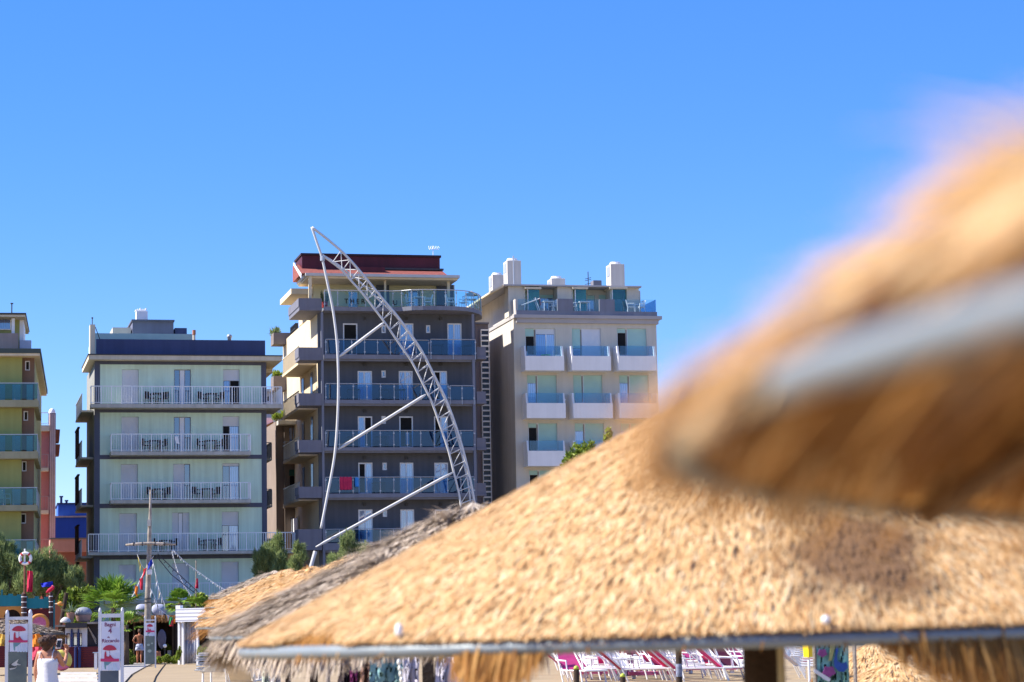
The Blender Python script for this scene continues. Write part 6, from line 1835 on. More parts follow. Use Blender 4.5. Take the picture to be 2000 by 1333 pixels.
def flag(name, label, pts, Y, m, amp=0.05, group=None, th=0.012, n=5):
    """cloth from a pixel outline (4 corners: tl,tr,br,bl) with folds, hung at distance Y"""
    c = [at(px, py, Y) for px, py in pts]
    b = MB(); g2 = []
    for i in range(n + 1):
        row = []
        for j in range(n + 1):
            s, t = j / n, i / n
            q = (c[0] * (1 - s) + c[1] * s) * (1 - t) + (c[3] * (1 - s) + c[2] * s) * t
            q.y += amp * math.sin(s * 7 + t * 3)
            row.append(q)
        g2.append(row)
    o0 = Vector((c[0].x, Y, c[0].z))
    for i in range(n):
        for j in range(n):
            b.quad(*[q - o0 for q in (g2[i][j], g2[i][j + 1], g2[i + 1][j + 1], g2[i + 1][j])])
    o = b.build(name, m, None)
    o.location = o0
    w = o.modifiers.new('weld', 'WELD'); w.merge_threshold = 0.0005
    o.modifiers.new('thick', 'SOLIDIFY').thickness = th
    return tag(o, label, name.replace('_', ' ').split()[-1], group)
crimson_f = mat('crimson_flag', (0.62, 0.03, 0.09), 0.8, 0.12, 4, trans=0.3)
blue_f = mat('blue_flag', (0.02, 0.04, 0.55), 0.8, 0.1, 4, trans=0.3)
flag('flag', 'limp crimson flag hanging below the life ring', [(53, 1115), (63, 1116), (64, 1157), (52, 1156)], 120, crimson_f, 0.12)
flag('flag', 'bright blue flag blowing in front of the tamarisk tree', [(79, 1140), (102, 1136), (103, 1146), (82, 1147)], 121, blue_f, 0.10)
p = at(97, 1160, 120.5); k = 120.5 / FPX
FL_ = thing('flamingo_ornament', 'pink bird ornament perched on the second striped post of the castle', 'ornament', (p.x + 0.05, 120.5, p.z), 0)
b = MB(); b.tube([(-9 * k, 0, 2 * k), (-3 * k, 0, 6 * k), (4 * k, 0, 11 * k), (7 * k, 0, 14 * k)], [.03, .1, .09, .03], 8); b.build('body', crimson_f, FL_, smooth=True)
b = MB(); b.tube([(6.5 * k, 0, 13 * k), (3.0 * k, 0, 15 * k), (1 * k, 0, 14 * k)], [.05, .04, .012], 6); b.build('head', mat('pink_bird_head', (0.7, 0.12, 0.2), 0.7, 0.1, 4), FL_, smooth=True)
b = MB(); b.tube([(0, 0, 0), (0, 0, 7 * k)], 0.02, 5); b.build('leg', dark_metal, FL_)
p = at(77, 1214, 116); k = 116 / FPX
t = thing('round_float', 'pink round float with an orange edge standing in front of the castle', 'float', (p.x, 116, max(0.5, p.z - 0.1)), 0.15)
b = MB(); b.prism([(15 * k * math.cos(a), 15 * k * math.sin(a)) for a in np.linspace(0, 6.283, 28, endpoint=False)], -.06, .06); b.build('face', mat('pink_cloth', (0.60, 0.16, 0.28), 0.8, 0.25, 3), t)
b = MB(); b.tube([(15.5 * k * math.cos(a), 0, 15.5 * k * math.sin(a)) for a in np.linspace(0, 6.283, 28, endpoint=False)], .09, 8, closed=True); b.build('edge', orange, t, smooth=True)
# leaning post, orange ornament, pot with agave
c0, c1 = ground(118, 1288), at(130, 1158, 117)
b = MB(); b.tube([at(116, 1288, 117), at(119, 1215, 117), at(126, 1180, 117), c1], [0.09, 0.09, 0.10, 0.10], 8); o = b.build('leaning_post', wood_dark, None); tag(o, 'dark weathered post leaning right, behind the woman with the phone', 'post')
p = at(117, 1180, 116.8); k = 116.8 / FPX
t = thing('orange_ornament', 'small orange ornament with a pale tip fixed to the leaning post', 'ornament', (p.x, 116.8, p.z))
b = MB(); b.tube([(-5 * k, 0, 0), (0, 0, 1.5 * k), (5 * k, 0, -1 * k), (6 * k, 0, -3 * k)], [.04, .10, .09, .03], 8); b.build('body', orange, t, smooth=True)
b = MB(); b.tube([(-10.5 * k, 0, .3 * k), (-5 * k, 0, .3 * k)], [.01, .045], 6); b.build('tip', cream, t)
FK = Fac(150, 1260, 114, R(4))
zk = FK.hit(150, 1217)[1]
p = FK.world(FK.hit(138, 1210, -1)[0], 1.0, zk + 0.02)
AG = thing('agave_pot', 'spiky agave in a terracotta pot on the kiosk roof', 'pot plant', p)
k = 115 / FPX
b = MB(); b.lathe([(5 * k, 0), (6.5 * k, 9 * k), (8 * k, 15 * k), (8.6 * k, 19 * k), (7.8 * k, 19.5 * k), (0, 19 * k)], n=14); b.build('pot', mat('pale_terracotta', (0.42, 0.22, 0.15), 0.85, 0.15, 5), AG)
V, T = [], []
for i in range(40):
    a, el = rng.uniform(0, 6.28), rng.uniform(0.25, 1.45)
    d = np.array([math.cos(a) * math.cos(el), math.sin(a) * math.cos(el), math.sin(el)]); s_ = np.cross(d, [0.1, .2, 1.0]); s_ /= np.linalg.norm(s_)
    o0 = np.array([0, 0, 19 * k]); L = 24 * k * rng.uniform(.7, 1.1)
    V.append(np.stack([o0 - s_ * .035, o0 + s_ * .035, o0 + d * L * .5 + s_ * .03, o0 + d * L * .5 - s_ * .03])); V.append(np.stack([o0 + d * L * .5 - s_ * .03, o0 + d * L * .5 + s_ * .03, o0 + d * L - [0, 0, .05] + s_ * .003, o0 + d * L - [0, 0, .05] - s_ * .003])); T += [rng.uniform(.3, 1)] * 8
V = np.concatenate(V); np_obj('foliage', V, np.arange(len(V)).reshape(-1, 4), np.array(T), toned('agave_leaf', [(0.06, .11, .06), (.16, .24, .14), (.30, .36, .22)], .5, .1), AG)
p = FK.world(FK.hit(128, 1215, -0.6)[0], 0.6, zk + 0.02)
b = MB(); b.lathe([(0.2, 0), (0.22, 0.07), (0.17, 0.17), (0.08, 0.25), (0, 0.27)], n=12, sx=1.2); o = b.build('pale_boulder', mat('pale_stone', (0.55, 0.52, 0.50), 0.9, 0.15, 4, bump=0.6), None, smooth=True); o.location = p; tag(o, 'rounded pale stone on the kiosk roof beside the agave pot', 'stone')
p = FK.world(FK.hit(163, 1213, -1.4)[0], 1.4, zk + 0.02)
t = thing('domed_tub', 'pinkish rounded tub under a grey domed cover on the kiosk roof', 'tub', p)
b = MB(); b.lathe([(9 * k, 0), (13 * k, 4 * k), (15 * k, 12 * k), (16 * k, 15 * k), (0, 14 * k)], n=18, sy=.7); b.build('tub', mat('pinkish_clay', (0.42, 0.25, 0.20), 0.85, 0.15, 3), t, smooth=True)
b = MB(); b.lathe([(17 * k, 15.1 * k), (16.5 * k, 20 * k), (13 * k, 26 * k), (7 * k, 29 * k), (0, 30 * k)], n=18, sy=.7); b.build('cover', mat('grey_tarpaulin', (0.26, 0.28, 0.33), 0.5, 0.15, 3, bump=0.6), t, smooth=True)

# ------------------------------------------------------------------ boat-shaped kiosk
KI = FK.root('beach_kiosk', 'maroon boat-like kiosk with white window wall and dark blue posts', 'kiosk')
q = FK.rect(113, 1264, 193, 1307); b = MB(); b.box(q[0], q[1], 0, 3, 0.0, q[3]); b.build('hull_wall', maroon_b, KI)
zh = q[3]
wd = [FK.rect(129, 1237, 137, 1262), FK.rect(142, 1236, 151, 1262), FK.rect(154, 1236.5, 160, 1262)]
q = FK.rect(127, 1227, 170, 1263.5)
wall_holes(q[0], q[1], zh + 0.003, q[3], 0.05, 0.25, wd).build('window_wall', mat('kiosk_white', (0.55, 0.54, 0.58), 0.7, 0.06, 2, streak=0.1), KI)
for w in wd:
    tiled_door(KI, w, [(0, 1, 0, 1, pane('bright_reflection_pane', (0.35, 0.50, 0.62), 0.55), 'pane')], y=0.06, name='window', fw=0.04, frame_mat=mat('navy_wood', (0.02, 0.03, 0.12), 0.5, 0.15, 3))
navy_w = MATS['navy_wood']
for xa, xb in ((138, 141.5), (151.2, 154)):
    u0, u1 = FK.hit(xa, 1245, .1)[0], FK.hit(xb, 1245, .1)[0]
    z1 = FK.hit(140, 1232, .1)[1]; w = (u1 - u0) / 2
    b = MB(); b.box(u0, u1, -0.06, 0.045, zh + .004, z1); b.lathe([(w, 0), (w * .9, .05), (0, .09)], ((u0 + u1) / 2, -0.01, z1), 10); b.build('window_post', navy_w, KI)
for xa, xb in ((145, 150.5), (152.5, 158.5)):
    u0, u1 = FK.hit(xa, 1285, .1)[0], FK.hit(xb, 1285, .1)[0]
    b = MB(); b.lathe([((u1 - u0) / 2, 0), ((u1 - u0) / 2, zh - 0.02), (0, zh)], ((u0 + u1) / 2, -0.16, 0), 12); b.build('blue_post', navy_w, KI)
q = FK.rect(171, 1219, 191, 1263.5); b = MB(); b.box(q[0], q[1], 0.15, 0.3, zh + .003, q[3]); b.build('dark_panel', mat('dark_panel', (0.03, 0.025, 0.028), 0.8, 0.2, 2), KI)
b = MB()
for k_ in range(3):
    b.tube([FK.hit(172 + 3 * k_, 1225 + 6 * k_, -.1)[:1] + (0.1,) + FK.hit(172, 1225 + 6 * k_)[1:], FK.hit(188, 1250 + 4 * k_, -.1)[:1] + (0.1,) + FK.hit(188, 1250 + 4 * k_)[1:]], 0.025, 5)
b.build('rigging', wood_grey, KI)
q = FK.rect(113, 1222, 127, 1263.5); b = MB(); b.box(q[0], q[1], 0.15, 0.3, zh + .003, q[3] - .02); b.build('brown_panel', wood_dark, KI)
q = FK.rect(128, 1217, 169, 1227, off=.3); b = MB(); b.box(q[0], q[1], -0.3, 3, q[2] + .004, q[3]); b.build('roof_beam', mat('charcoal_board', (0.055, 0.05, 0.055), 0.8, 0.2, 2), KI)
q = FK.rect(170, 1215, 196, 1219, off=.3); b = MB(); b.box(q[0], q[1], -0.3, 3, q[2], q[3]); b.build('roof_board', wood_grey, KI)
q = FK.rect(108, 1221, 128, 1225, off=.2); b = MB(); b.box(q[0], q[1] - .01, -0.2, 3, q[2], q[3]); b.build('roof_board', wood_grey, KI)
zero = ground(150, 1318)
for i, (ya, yb, xa, xb) in enumerate(((1313, 1316.5, 118, 188), (1319, 1322.5, 114, 190), (1326, 1331, 112, 190))):
    b = MB(); P = [ground(xa, yb, 0.12), ground(xb, yb, 0.12), ground(xb, ya, 0.12), ground(xa, ya, 0.12)]
    b.flat([(v.x, v.y) for v in P], 0.0, 0.12); o = b.build('decking_plank', mat('bleached_planks', (0.52, 0.49, 0.46), 0.9, 0.15, 2, streak=.2), None)
    tag(o, ('far', 'middle', 'near')[i] + ' bleached plank step on the sand in front of the kiosk', 'plank', 'bleached plank steps')
p = ground(187, 1308); t = thing('white_bollard', 'short white post with flat cap beside the lettered sign', 'bollard', (p.x, p.y, 0))
b = MB(); b.box(-.06, .06, -.06, .06, 0, .72); b.build('post', white_paint, t)
b = MB(); b.box(-.12, .16, -.1, .1, .722, .76); b.build('cap', mat('pale_blue_cap', (.4, .5, .62), .6, .1, 3), t)
p = ground(121, 1311); t = thing('swim_ring', 'pink and yellow swim ring standing right of the woman against the kiosk', 'swim ring', (p.x, p.y, 0.46))
rr = 0.30
for nm, a0, a1, m_ in (('pink_half', 2.0, 5.6, mat('ring_pink', (.62, .16, .30), .4, .1, 3)), ('yellow_half', -.68, 2.0, mat('ring_yellow', (.55, .48, .10), .4, .1, 3))):
    b = MB(); b.tube([(rr * math.cos(a), -.1 - .15 * math.sin(a) * .3, rr * math.sin(a)) for a in np.linspace(a0, a1, 16)], .155, 10); b.build(nm, m_, t, smooth=True)
flag('beach_towel', 'orange beach towel hanging behind the left picture sign', [(64, 1240), (76, 1238), (86, 1262), (62, 1264)], 92, mat('orange_towel', (0.70, 0.25, 0.03), 0.9, 0.15, 3, trans=.3), 0.08)
flag('beach_towel', 'red pink beach towel below the orange one beside the woman', [(63, 1264.5), (84, 1263), (82, 1285), (62, 1290)], 92.2, mat('pink_red_towel', (0.62, 0.07, 0.13), 0.9, 0.15, 3, trans=.3), 0.08)
flag('beach_towel', 'yellow beach towel hanging low at the left edge', [(0, 1238), (9, 1240), (9, 1262), (0, 1262)], 92.4, mat('yellow_towel', (0.68, 0.46, 0.10), 0.9, 0.15, 3, trans=.3), 0.08)
# ------------------------------------------------------------------ reed hut behind the signs
FH = Fac(290, 1250, 130, R(3))
HU = FH.root('reed_hut', 'dark open-fronted beach hut under a reed eave behind the small sign', 'hut')
q = FH.rect(236, 1211, 345, 1290)
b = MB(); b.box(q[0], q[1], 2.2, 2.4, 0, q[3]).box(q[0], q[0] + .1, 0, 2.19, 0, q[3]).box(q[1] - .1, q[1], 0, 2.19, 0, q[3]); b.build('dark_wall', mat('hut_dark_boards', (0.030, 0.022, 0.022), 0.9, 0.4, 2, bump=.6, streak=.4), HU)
b = MB(); b.box(q[0] - .2, q[1] + .1, -.3, 2.6, q[3] + .01, q[3] + .12); b.build('roof_board', wood_grey, HU)
V, T = [], []
x0_, x1_, ze = q[0] - .25, q[1] + .1, q[3] + .14
for i in range(1500):
    x, z = rng.uniform(x0_, x1_), ze + rng.uniform(-.02, .10)
    d = np.array([rng.normal(0, .25), -.35, -1.0]); d /= np.linalg.norm(d); L = rng.uniform(.12, .34)
    o0 = np.array([x, -.28 + rng.normal(0, .06), z]); w = np.array([.02, 0, 0])
    V.append(np.stack([o0 - w, o0 + w, o0 + d * L + w * .3, o0 + d * L - w * .3])); T += [rng.uniform(0, .9)] * 4
V = np.concatenate(V); np_obj('reed_eave', V, np.arange(len(V)).reshape(-1, 4), np.array(T), toned('reed', [(.10, .04, .015), (.36, .17, .06), (.55, .33, .14)], .8, .2), HU)
for k_, px in enumerate((262, 300, 338)):
    u = FH.hit(px, 1260)[0]
    b = MB(); b.tube([(u, 0.02, 0), (u, 0.02, q[3])], .06, 8); b.build('pole', wood_dark, HU)
canv = mat('pale_blue_canvas', (0.36, 0.38, 0.50), 0.85, 0.12, 2, bump=.5)
for xa, xb, lab in ((266, 289, 'pale blue canvas bundle on the hut roof left of the mast'), (297, 324, 'pale blue canvas bundle on the hut roof right of the mast')):
    q2 = FH.rect(xa, 1179, xb, 1204, off=-.4)
    w, h = (q2[1] - q2[0]) / 2, q2[3] - q2[2]
    b = MB(); n = 18
    rings = []
    for s_ in np.linspace(0, 1, 9):
        x = -w + 2 * w * s_
        r_ = (0.55 + .45 * math.sin(math.pi * s_) ** .5) * (1 + .06 * math.sin(s_ * 25))
        rings.append([(x, .35 * r_ * math.cos(a), h * .5 + h * .5 * r_ * math.sin(a) * (1 if math.sin(a) > 0 else 1)) for a in np.linspace(0, 2 * math.pi, n, endpoint=False)])
    b.loft(rings); o = b.build('canvas_bundle', canv, None, smooth=True); o.location = FH.world((q2[0] + q2[1]) / 2, .4, q2[2] - .02); o.rotation_euler = (0, 0, FH.phi)
    tag(o, lab, 'canvas')

# ------------------------------------------------------------------ ship mast with rigging and bunting
YM = 122
k = YM / FPX
pm = at(291, 1290, YM)
MA = thing('ship_mast', 'tall weathered ship mast with crossbeam standing before the pale green hotel', 'mast', (pm.x, YM, 0))
def rel(px, py, dy=0.0):
    v = at(px, py, YM)
    return (v.x - pm.x, dy, v.z)
mast_m = mat('peeling_white_wood', (0.42, 0.36, 0.32), 0.9, 0.45, 4, bump=.6, streak=.35)
b = MB(); b.tube([rel(289, 1292), rel(288.5, 1200), rel(289, 1165), rel(290, 1125), rel(291.5, 1080), rel(292, 1040), rel(293.5, 1000), rel(294, 957)], [.17, .165, .15, .13, .115, .10, .07, .045], 12); b.build('pole', mast_m, MA, smooth=True)
b = MB(); b.tube([rel(246, 1065, -.12), rel(270, 1063, -.12), rel(293, 1062, -.12), rel(318, 1063, -.12), rel(344, 1063.5, -.12)], [.05, .075, .085, .08, .05], 10); b.build('crossbeam', mast_m, MA, smooth=True)
b = MB()
for px in (262, 279, 304, 322):
    b.tube([rel(px - 1, 1063, -.12), rel(px + 1, 1063, -.12)], .105, 10)
for py in (1169, 1176):
    b.tube([rel(288.8, py), rel(288.8, py + 2)], .19, 12)
b.build('iron_band', dark_metal, MA)
b = MB(); x, _, z = rel(293, 1118); b.box(x - .13, x + .13, -.28, -.14, z - .13, z + .13); b.build('lamp_box', white_paint, MA, bevel=.02)
x, _, z = rel(292, 1022); b = MB(); b.box(x - .09, x + .07, -.16, -.06, z - .17, z + .17); b.build('masthead_box', mat('cream_box', (.5, .47, .42), .8, .1, 4), MA)
b = MB(); b.tube([rel(304, 1085), rel(335, 1123), rel(382, 1160)], .022, 5).tube([rel(308, 1082), rel(345, 1118), rel(386, 1156)], .022, 5)
for t_ in np.linspace(.1, .95, 9):
    a = Vector(rel(304, 1085)).lerp(Vector(rel(382, 1160)), t_); c_ = Vector(rel(308, 1082)).lerp(Vector(rel(386, 1156)), t_); b.tube([a, c_], .016, 4)
b.build('rope_ladder', dark_metal, MA)
white_c = mat('white_pennant', (0.75, 0.75, 0.78), .85, .05, 4, trans=.3)
def bunting(label, pts, Y, cols, n, sz, hang=1.0):
    P = smooth([at(px, py, Y) for px, py in pts], 6)
    P = resample(P, n + 1)
    root = thing('bunting', label, 'bunting', tuple(P[0]))
    o0 = P[0]
    b = MB(); b.tube([q_ - o0 for q_ in P], .012, 4); b.build('cord', white_paint, root)
    for i in range(n):
        a, c_ = P[i] - o0, P[i + 1] - o0
        d = (c_ - a); e0, e1 = a + d * .15, a + d * .75
        m_ = cols[i % len(cols)]
        tip = (e0 + e1) / 2 + Vector((random.uniform(-.06, .06), random.uniform(-.08, .08), -sz * random.uniform(.8, 1.15) * hang))
        mid = (e0 + tip) / 2 + Vector((0, .04, 0))
        b = MB(); b.quad(e0, e1, (e1 + tip) / 2 + Vector((0, -.04, 0)), tip, mid); o = b.build('pennant', m_, root); o.modifiers.new('thick', 'SOLIDIFY').thickness = .008
    return root
yel = mat('yellow_pennant', (.70, .55, .06), .8, .1, 4, trans=.3); red_c = mat('red_pennant', (.65, .04, .08), .8, .1, 4, trans=.3); ora = mat('orange_pennant', (.75, .25, .03), .8, .1, 4, trans=.3); grn = mat('green_pennant', (.04, .32, .12), .8, .1, 4, trans=.3); blu = mat('blue_pennant', (.03, .06, .45), .8, .1, 4, trans=.3)
bunting('thin string of small white pennants from the mast towards the left cabin', [(336, 1076), (342, 1100), (353, 1130), (365, 1152), (374, 1163)], YM + .5, [white_c], 22, .13)
bunting('long string of small white pennants running down right to the straw roofs', [(338, 1074), (362, 1098), (390, 1119), (420, 1140), (444, 1155)], YM + 1, [white_c], 26, .14)
bunting('string of large white pennants hanging right of the mast', [(298, 1094), (304, 1122), (310, 1148), (316, 1166), (322, 1182)], YM - .3, [white_c, white_c, mat('cream_pennant', (.6, .55, .42), .8, .1, 4, trans=.3)], 8, .42)
bunting('string of black and white pennants looping down beside the mast foot', [(294, 1150), (302, 1166), (307, 1180), (314, 1192), (324, 1200), (332, 1205)], YM - .5, [white_c, mat('black_pennant', (.03, .03, .03), .8, .1, 4), white_c], 9, .34)
bunting('string of coloured flags left of the mast, yellow above red and orange', [(268, 1083), (273, 1096), (278, 1108), (283, 1114)], YM - .3, [yel], 3, .45)
for nm, pts, m_, lab in (('flag', [(281, 1112), (287, 1109), (283, 1122), (277, 1131)], red_c, 'small crimson flag twisted on the cord left of the mast'), ('flag', [(289, 1103), (296, 1092), (299, 1101), (288, 1115)], blu, 'deep blue flag hanging from the mast above the lamp box'),
                         ('flag', [(272, 1131), (279, 1128), (279, 1153), (274, 1152)], red_c, 'crimson flag hanging low on the cord left of the mast'), ('flag', [(264, 1144), (269, 1146), (268, 1166), (263, 1159)], ora, 'orange flag with green top beside the big fan palm'),
                         ('flag', [(331, 1205), (337, 1206), (337, 1222), (330, 1220)], grn, 'green edged flag hanging at the hut eave beside the cabin'), ('flag', [(333, 1212), (339, 1212), (338, 1224), (331, 1223)], red_c, 'red end of the striped flag at the hut eave'), ('flag', [(339, 1209), (344, 1211), (342, 1219), (338, 1217)], ora, 'small orange flag beside the white cabin fascia')):
    flag(nm, lab, pts, YM - .6, m_, .05, n=4)
b = MB(); b.tube([at(258, 1166, YM), at(266, 1152, YM), at(273, 1134, YM), at(284, 1112, YM), at(300, 1086, YM)], .014, 4); o = b.build('halyard', white_paint, None); tag(o, 'thin cord carrying the coloured flags left of the mast', 'cord')
p = at(383, 1165, 129); z1 = at(383, 1095, 129).z
FP_ = thing('flag_pole', 'thin bare flag pole in front of the pale green hotel, right of the mast', 'pole', (p.x, 129, 0))
b = MB(); b.tube([(0, 0, 0), (0, 0, z1)], .035, 6); b.build('pole', wood_grey, FP_)
flag('flag', 'limp red flag on the thin pole right of the mast', [(382, 1131), (386, 1130), (388, 1150), (381, 1149)], 129, crimson_f, .08)

# ------------------------------------------------------------------ white cabin, pots, lanterns
FW = Fac(370, 1250, 119, R(-20))
CB = FW.root('changing_cabin', 'white boarded changing cabin with curtain under a deep white fascia', 'cabin')
q = FW.rect(343, 1188, 420, 1214.5, off=.6)
b = MB(); b.box(q[0], q[1], -.6, 2, q[2], q[3]); b.build('fascia', mat('white_boarding', (.72, .72, .76), .6, .05, 2, bands=('Z', 1.8)), CB)
zf = q[2] - .003
b = MB(); q3 = FW.rect(343, 1183, 351.5, 1188, off=.5); b.box(q3[0], q3[1], -.5, -.2, q[3] + .003, q3[3]); b.build('roof_block', white_paint, CB)
q = FW.rect(353, 1216, 388, 1290); b = MB(); n = 26
rows_ = [[(q[0] + (q[1] - q[0]) * i / n, .05 + .07 * math.sin(i * 1.7) + .03 * math.sin(i * 4.1), z) for i in range(n + 1)] for z in (zf, 1.2, .05)]
for r2 in range(2):
    for i in range(n): b.quad(rows_[r2][i], rows_[r2][i + 1], rows_[r2 + 1][i + 1], rows_[r2 + 1][i])
o = b.build('curtain', mat('cabin_curtain', (.50, .52, .62), .9, .06, 2, trans=.15), CB, smooth=True); o.modifiers.new('t', 'SOLIDIFY').thickness = .02
for px, w in ((357.5, .055), (350, .05), (386, .05)):
    u = FW.hit(px, 1250, .4)[0]; b = MB(); b.box(u - w, u + w, -.45, -.35, 0, zf); b.build('post', white_paint, CB)
u = FW.hit(352, 1250, .2)[0]; b = MB(); b.tube([(u, -.15, .3), (u + .04, -.15, 1.0), (u, -.15, zf - .25), (u + .06, -.15, zf - .06)], [.10, .14, .13, .16], 8); b.build('tied_curtain', mat('rolled_curtain', (.55, .48, .46), .9, .2, 4), CB, smooth=True)
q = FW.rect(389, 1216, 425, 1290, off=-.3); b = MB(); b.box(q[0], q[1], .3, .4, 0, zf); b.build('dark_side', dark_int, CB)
p = ground(378, 1294.5); k = p.y / FPX
t = thing('flower_pot', 'crimson trough pot with dark leafy plant before the white cabin', 'pot plant', (p.x, p.y, 0))
b = MB(); b.loft([[(-9.5 * k, -.18, 0), (9.5 * k, -.18, 0), (9.5 * k, .18, 0), (-9.5 * k, .18, 0)], [(-11 * k, -.22, 12 * k), (11 * k, -.22, 12 * k), (11 * k, .22, 12 * k), (-11 * k, .22, 12 * k)]]); b.build('pot', mat('crimson_pot', (.26, .035, .06), .7, .15, 4), t)
v, qd, tn = leaf_cloud([(-4 * k, 0, 18 * k, 8 * k, .22, 8 * k), (4 * k, 0, 22 * k, 6 * k, .2, 10 * k)], 700, .14, .07, .7, .2); np_obj('foliage', v, qd, tn, leaf_palm, t)
p = ground(309, 1297.5); t = thing('clay_urn', 'tall rounded terracotta urn behind the post of the small sign', 'urn', (p.x, p.y, 0)); k = p.y / FPX
b = MB(); b.lathe([(3.5 * k, 0), (6 * k, 6 * k), (6.5 * k, 14 * k), (4.5 * k, 22 * k), (5 * k, 25 * k), (0, 24.5 * k)], n=14); b.build('body', mat('terracotta', (0.42, 0.17, 0.09), 0.85, 0.15, 5), t, smooth=True)
p = ground(331, 1293); k = p.y / FPX
t = thing('potted_banana', 'broad-leaved tropical plant in a tall white box pot beside the cabin', 'pot plant', (p.x, p.y, 0))
b = MB(); b.loft([[(-3 * k, -.09, 0), (3 * k, -.09, 0), (3 * k, .09, 0), (-3 * k, .09, 0)], [(-3.6 * k, -.1, 22 * k), (3.6 * k, -.1, 22 * k), (3.6 * k, .1, 22 * k), (-3.6 * k, .1, 22 * k)]]); b.build('pot', white_paint, t)
V, T = [], []
for i in range(12):
    a, el = rng.uniform(0, 6.28), rng.uniform(.2, 1.4); L = 24 * k * rng.uniform(.6, 1.25)
    d = np.array([math.cos(a) * math.cos(el), math.sin(a) * math.cos(el) * .6, math.sin(el)]); s_ = np.cross(d, [0, .3, 1.]); s_ /= np.linalg.norm(s_); o0 = np.array([0, 0, 22 * k])
    pr = None
    for j in range(6):
        f0, f1 = j / 6, (j + 1) / 6
        w0, w1 = .11 * math.sin(math.pi * min(1, f0 + .03)), .11 * math.sin(math.pi * min(1, f1))
        c0_, c1_ = o0 + d * L * f0 - np.array([0, 0, .25 * L * f0 ** 2]), o0 + d * L * f1 - np.array([0, 0, .25 * L * f1 ** 2])
        V.append(np.stack([c0_ - s_ * w0, c0_ + s_ * w0, c1_ + s_ * w1, c1_ - s_ * w1])); T += [rng.uniform(.2, .9)] * 4
V = np.concatenate(V); np_obj('foliage', V, np.arange(len(V)).reshape(-1, 4), np.array(T), leaf_bright, t)
p = at(316, 1248, 124); b = MB(); b.lathe([(0, -.52), (.1, -.45), (.2, -.2), (.23, .05), (.18, .3), (.08, .45), (0, .48)], n=16, sy=.25); o = b.build('paddle_board', mat('violet_grey_board', (.12, .11, .16), .5, .15, 3), None, smooth=True); o.location = (p.x, 124, max(.55, p.z)); tag(o, 'violet grey oval board leaning in the dark hut beside the small sign', 'board')
p = at(322, 1262, 121); t = thing('round_lantern', 'small round white lantern on a thin stake before the dark hut', 'lantern', (p.x, 121, 0)); b = MB(); b.lathe([(0, -.1), (.08, -.06), (.1, 0), (.08, .06), (0, .1)], (0, 0, p.z), 12); b.build('globe', white_plastic, t, smooth=True); b = MB(); b.tube([(0, 0, 0), (0, 0, p.z - .08)], .02, 5); b.build('stake', dark_metal, t)

# ------------------------------------------------------------------ sun loungers
frame_m = mat('lounger_white_frame', (.76, .75, .74), .4, .06, 4)
SLING = {'crimson': mat('crimson_sling', (.50, .03, .08), .8, .12, 6), 'magenta': mat('magenta_sling', (.52, .05, .20), .8, .12, 6), 'cream': mat('cream_sling', (.70, .60, .45), .8, .10, 6), 'white': mat('white_sling', (.74, .70, .70), .8, .08, 6), 'maroon': mat('maroon_sling', (.14, .02, .045), .8, .15, 6)}
LPROTO = {}
def lounger(col, loc, rz, label, group):
    if col in LPROTO: return dup(LPROTO[col], loc, rz, label, group)
    t = thing('sun_lounger', label, 'sun lounger', loc, rz, group)
    b = MB()
    for s_ in (-1, 1):
        b.tube([(-.25, .31 * s_, .34), (1.25, .31 * s_, .34)], .025, 6)
        b.tube([(-.25, .31 * s_, .36), (-.95, .31 * s_, .98)], .025, 6)
    b.tube([(1.25, -.31, .34), (1.25, .31, .34)], .025, 6).tube([(-.95, -.31, .98), (-.95, .31, .98)], .025, 6)
    b.build('frame', frame_m, t)
    for s_ in (-1, 1):
        b = MB(); b.tube([(-.55, .35 * s_, .95), (-.1, .35 * s_, 0.0)], .022, 6); b.build('leg', frame_m, t)
        b = MB(); b.tube([(1.0, .35 * s_, .34), (1.12, .35 * s_, 0.0)], .022, 6); b.build('leg', frame_m, t)
        b = MB(); b.tube([(-.5, .37 * s_, .62), (.15, .37 * s_, .60), (.2, .37 * s_, .36)], .022, 6); b.build('armrest', frame_m, t)
    b = MB(); P = [(-.95, 1.0), (-.6, .66), (-.25, .35), (.3, .315), (.8, .32), (1.25, .36)]
    for (xa, za), (xb, zb) in zip(P[:-1], P[1:]): b.quad((xa, -.27, za), (xb, -.27, zb), (xb, .27, zb), (xa, .27, za))
    o = b.build('sling', SLING[col], t); o.modifiers.new('t', 'SOLIDIFY').thickness = .02
    LPROTO[col] = t
    return t
ORD = ['nearest', 'second', 'third', 'fourth', 'fifth', 'sixth', 'seventh', 'eighth', 'ninth', 'tenth', 'eleventh', 'twelfth', 'thirteenth', 'fourteenth', 'fifteenth', 'sixteenth', 'seventeenth', 'eighteenth', 'nineteenth', 'last']
POS = ['first', 'second', 'third', 'fourth', 'fifth', 'sixth', 'seventh', 'eighth', 'ninth', 'tenth']
rg2 = random.Random(4)
Y = 66.0
row = 0
while row < 20:
    x0_, x1_ = at(1075, 1300, Y).x, at(1500, 1300, Y).x
    nn = int((x1_ - x0_) / 1.4)
    for j in range(nn):
        col = rg2.choice(['crimson', 'crimson', 'crimson', 'magenta', 'magenta', 'magenta', 'white', 'cream', 'maroon', 'maroon'])
        lounger(col, (x0_ + .8 + j * 1.4 + rg2.uniform(-.25, .25), Y + rg2.uniform(-.4, .4), 0.008), (rg2.uniform(-1.2, -.7) if rg2.random() < .55 else rg2.uniform(-.35, .3)), f'{col} sun lounger with white frame, {POS[j]} from left in the {ORD[row]} row', 'sun loungers beneath the big straw rim')
    Y += 1.9 + .13 * row
    row += 1
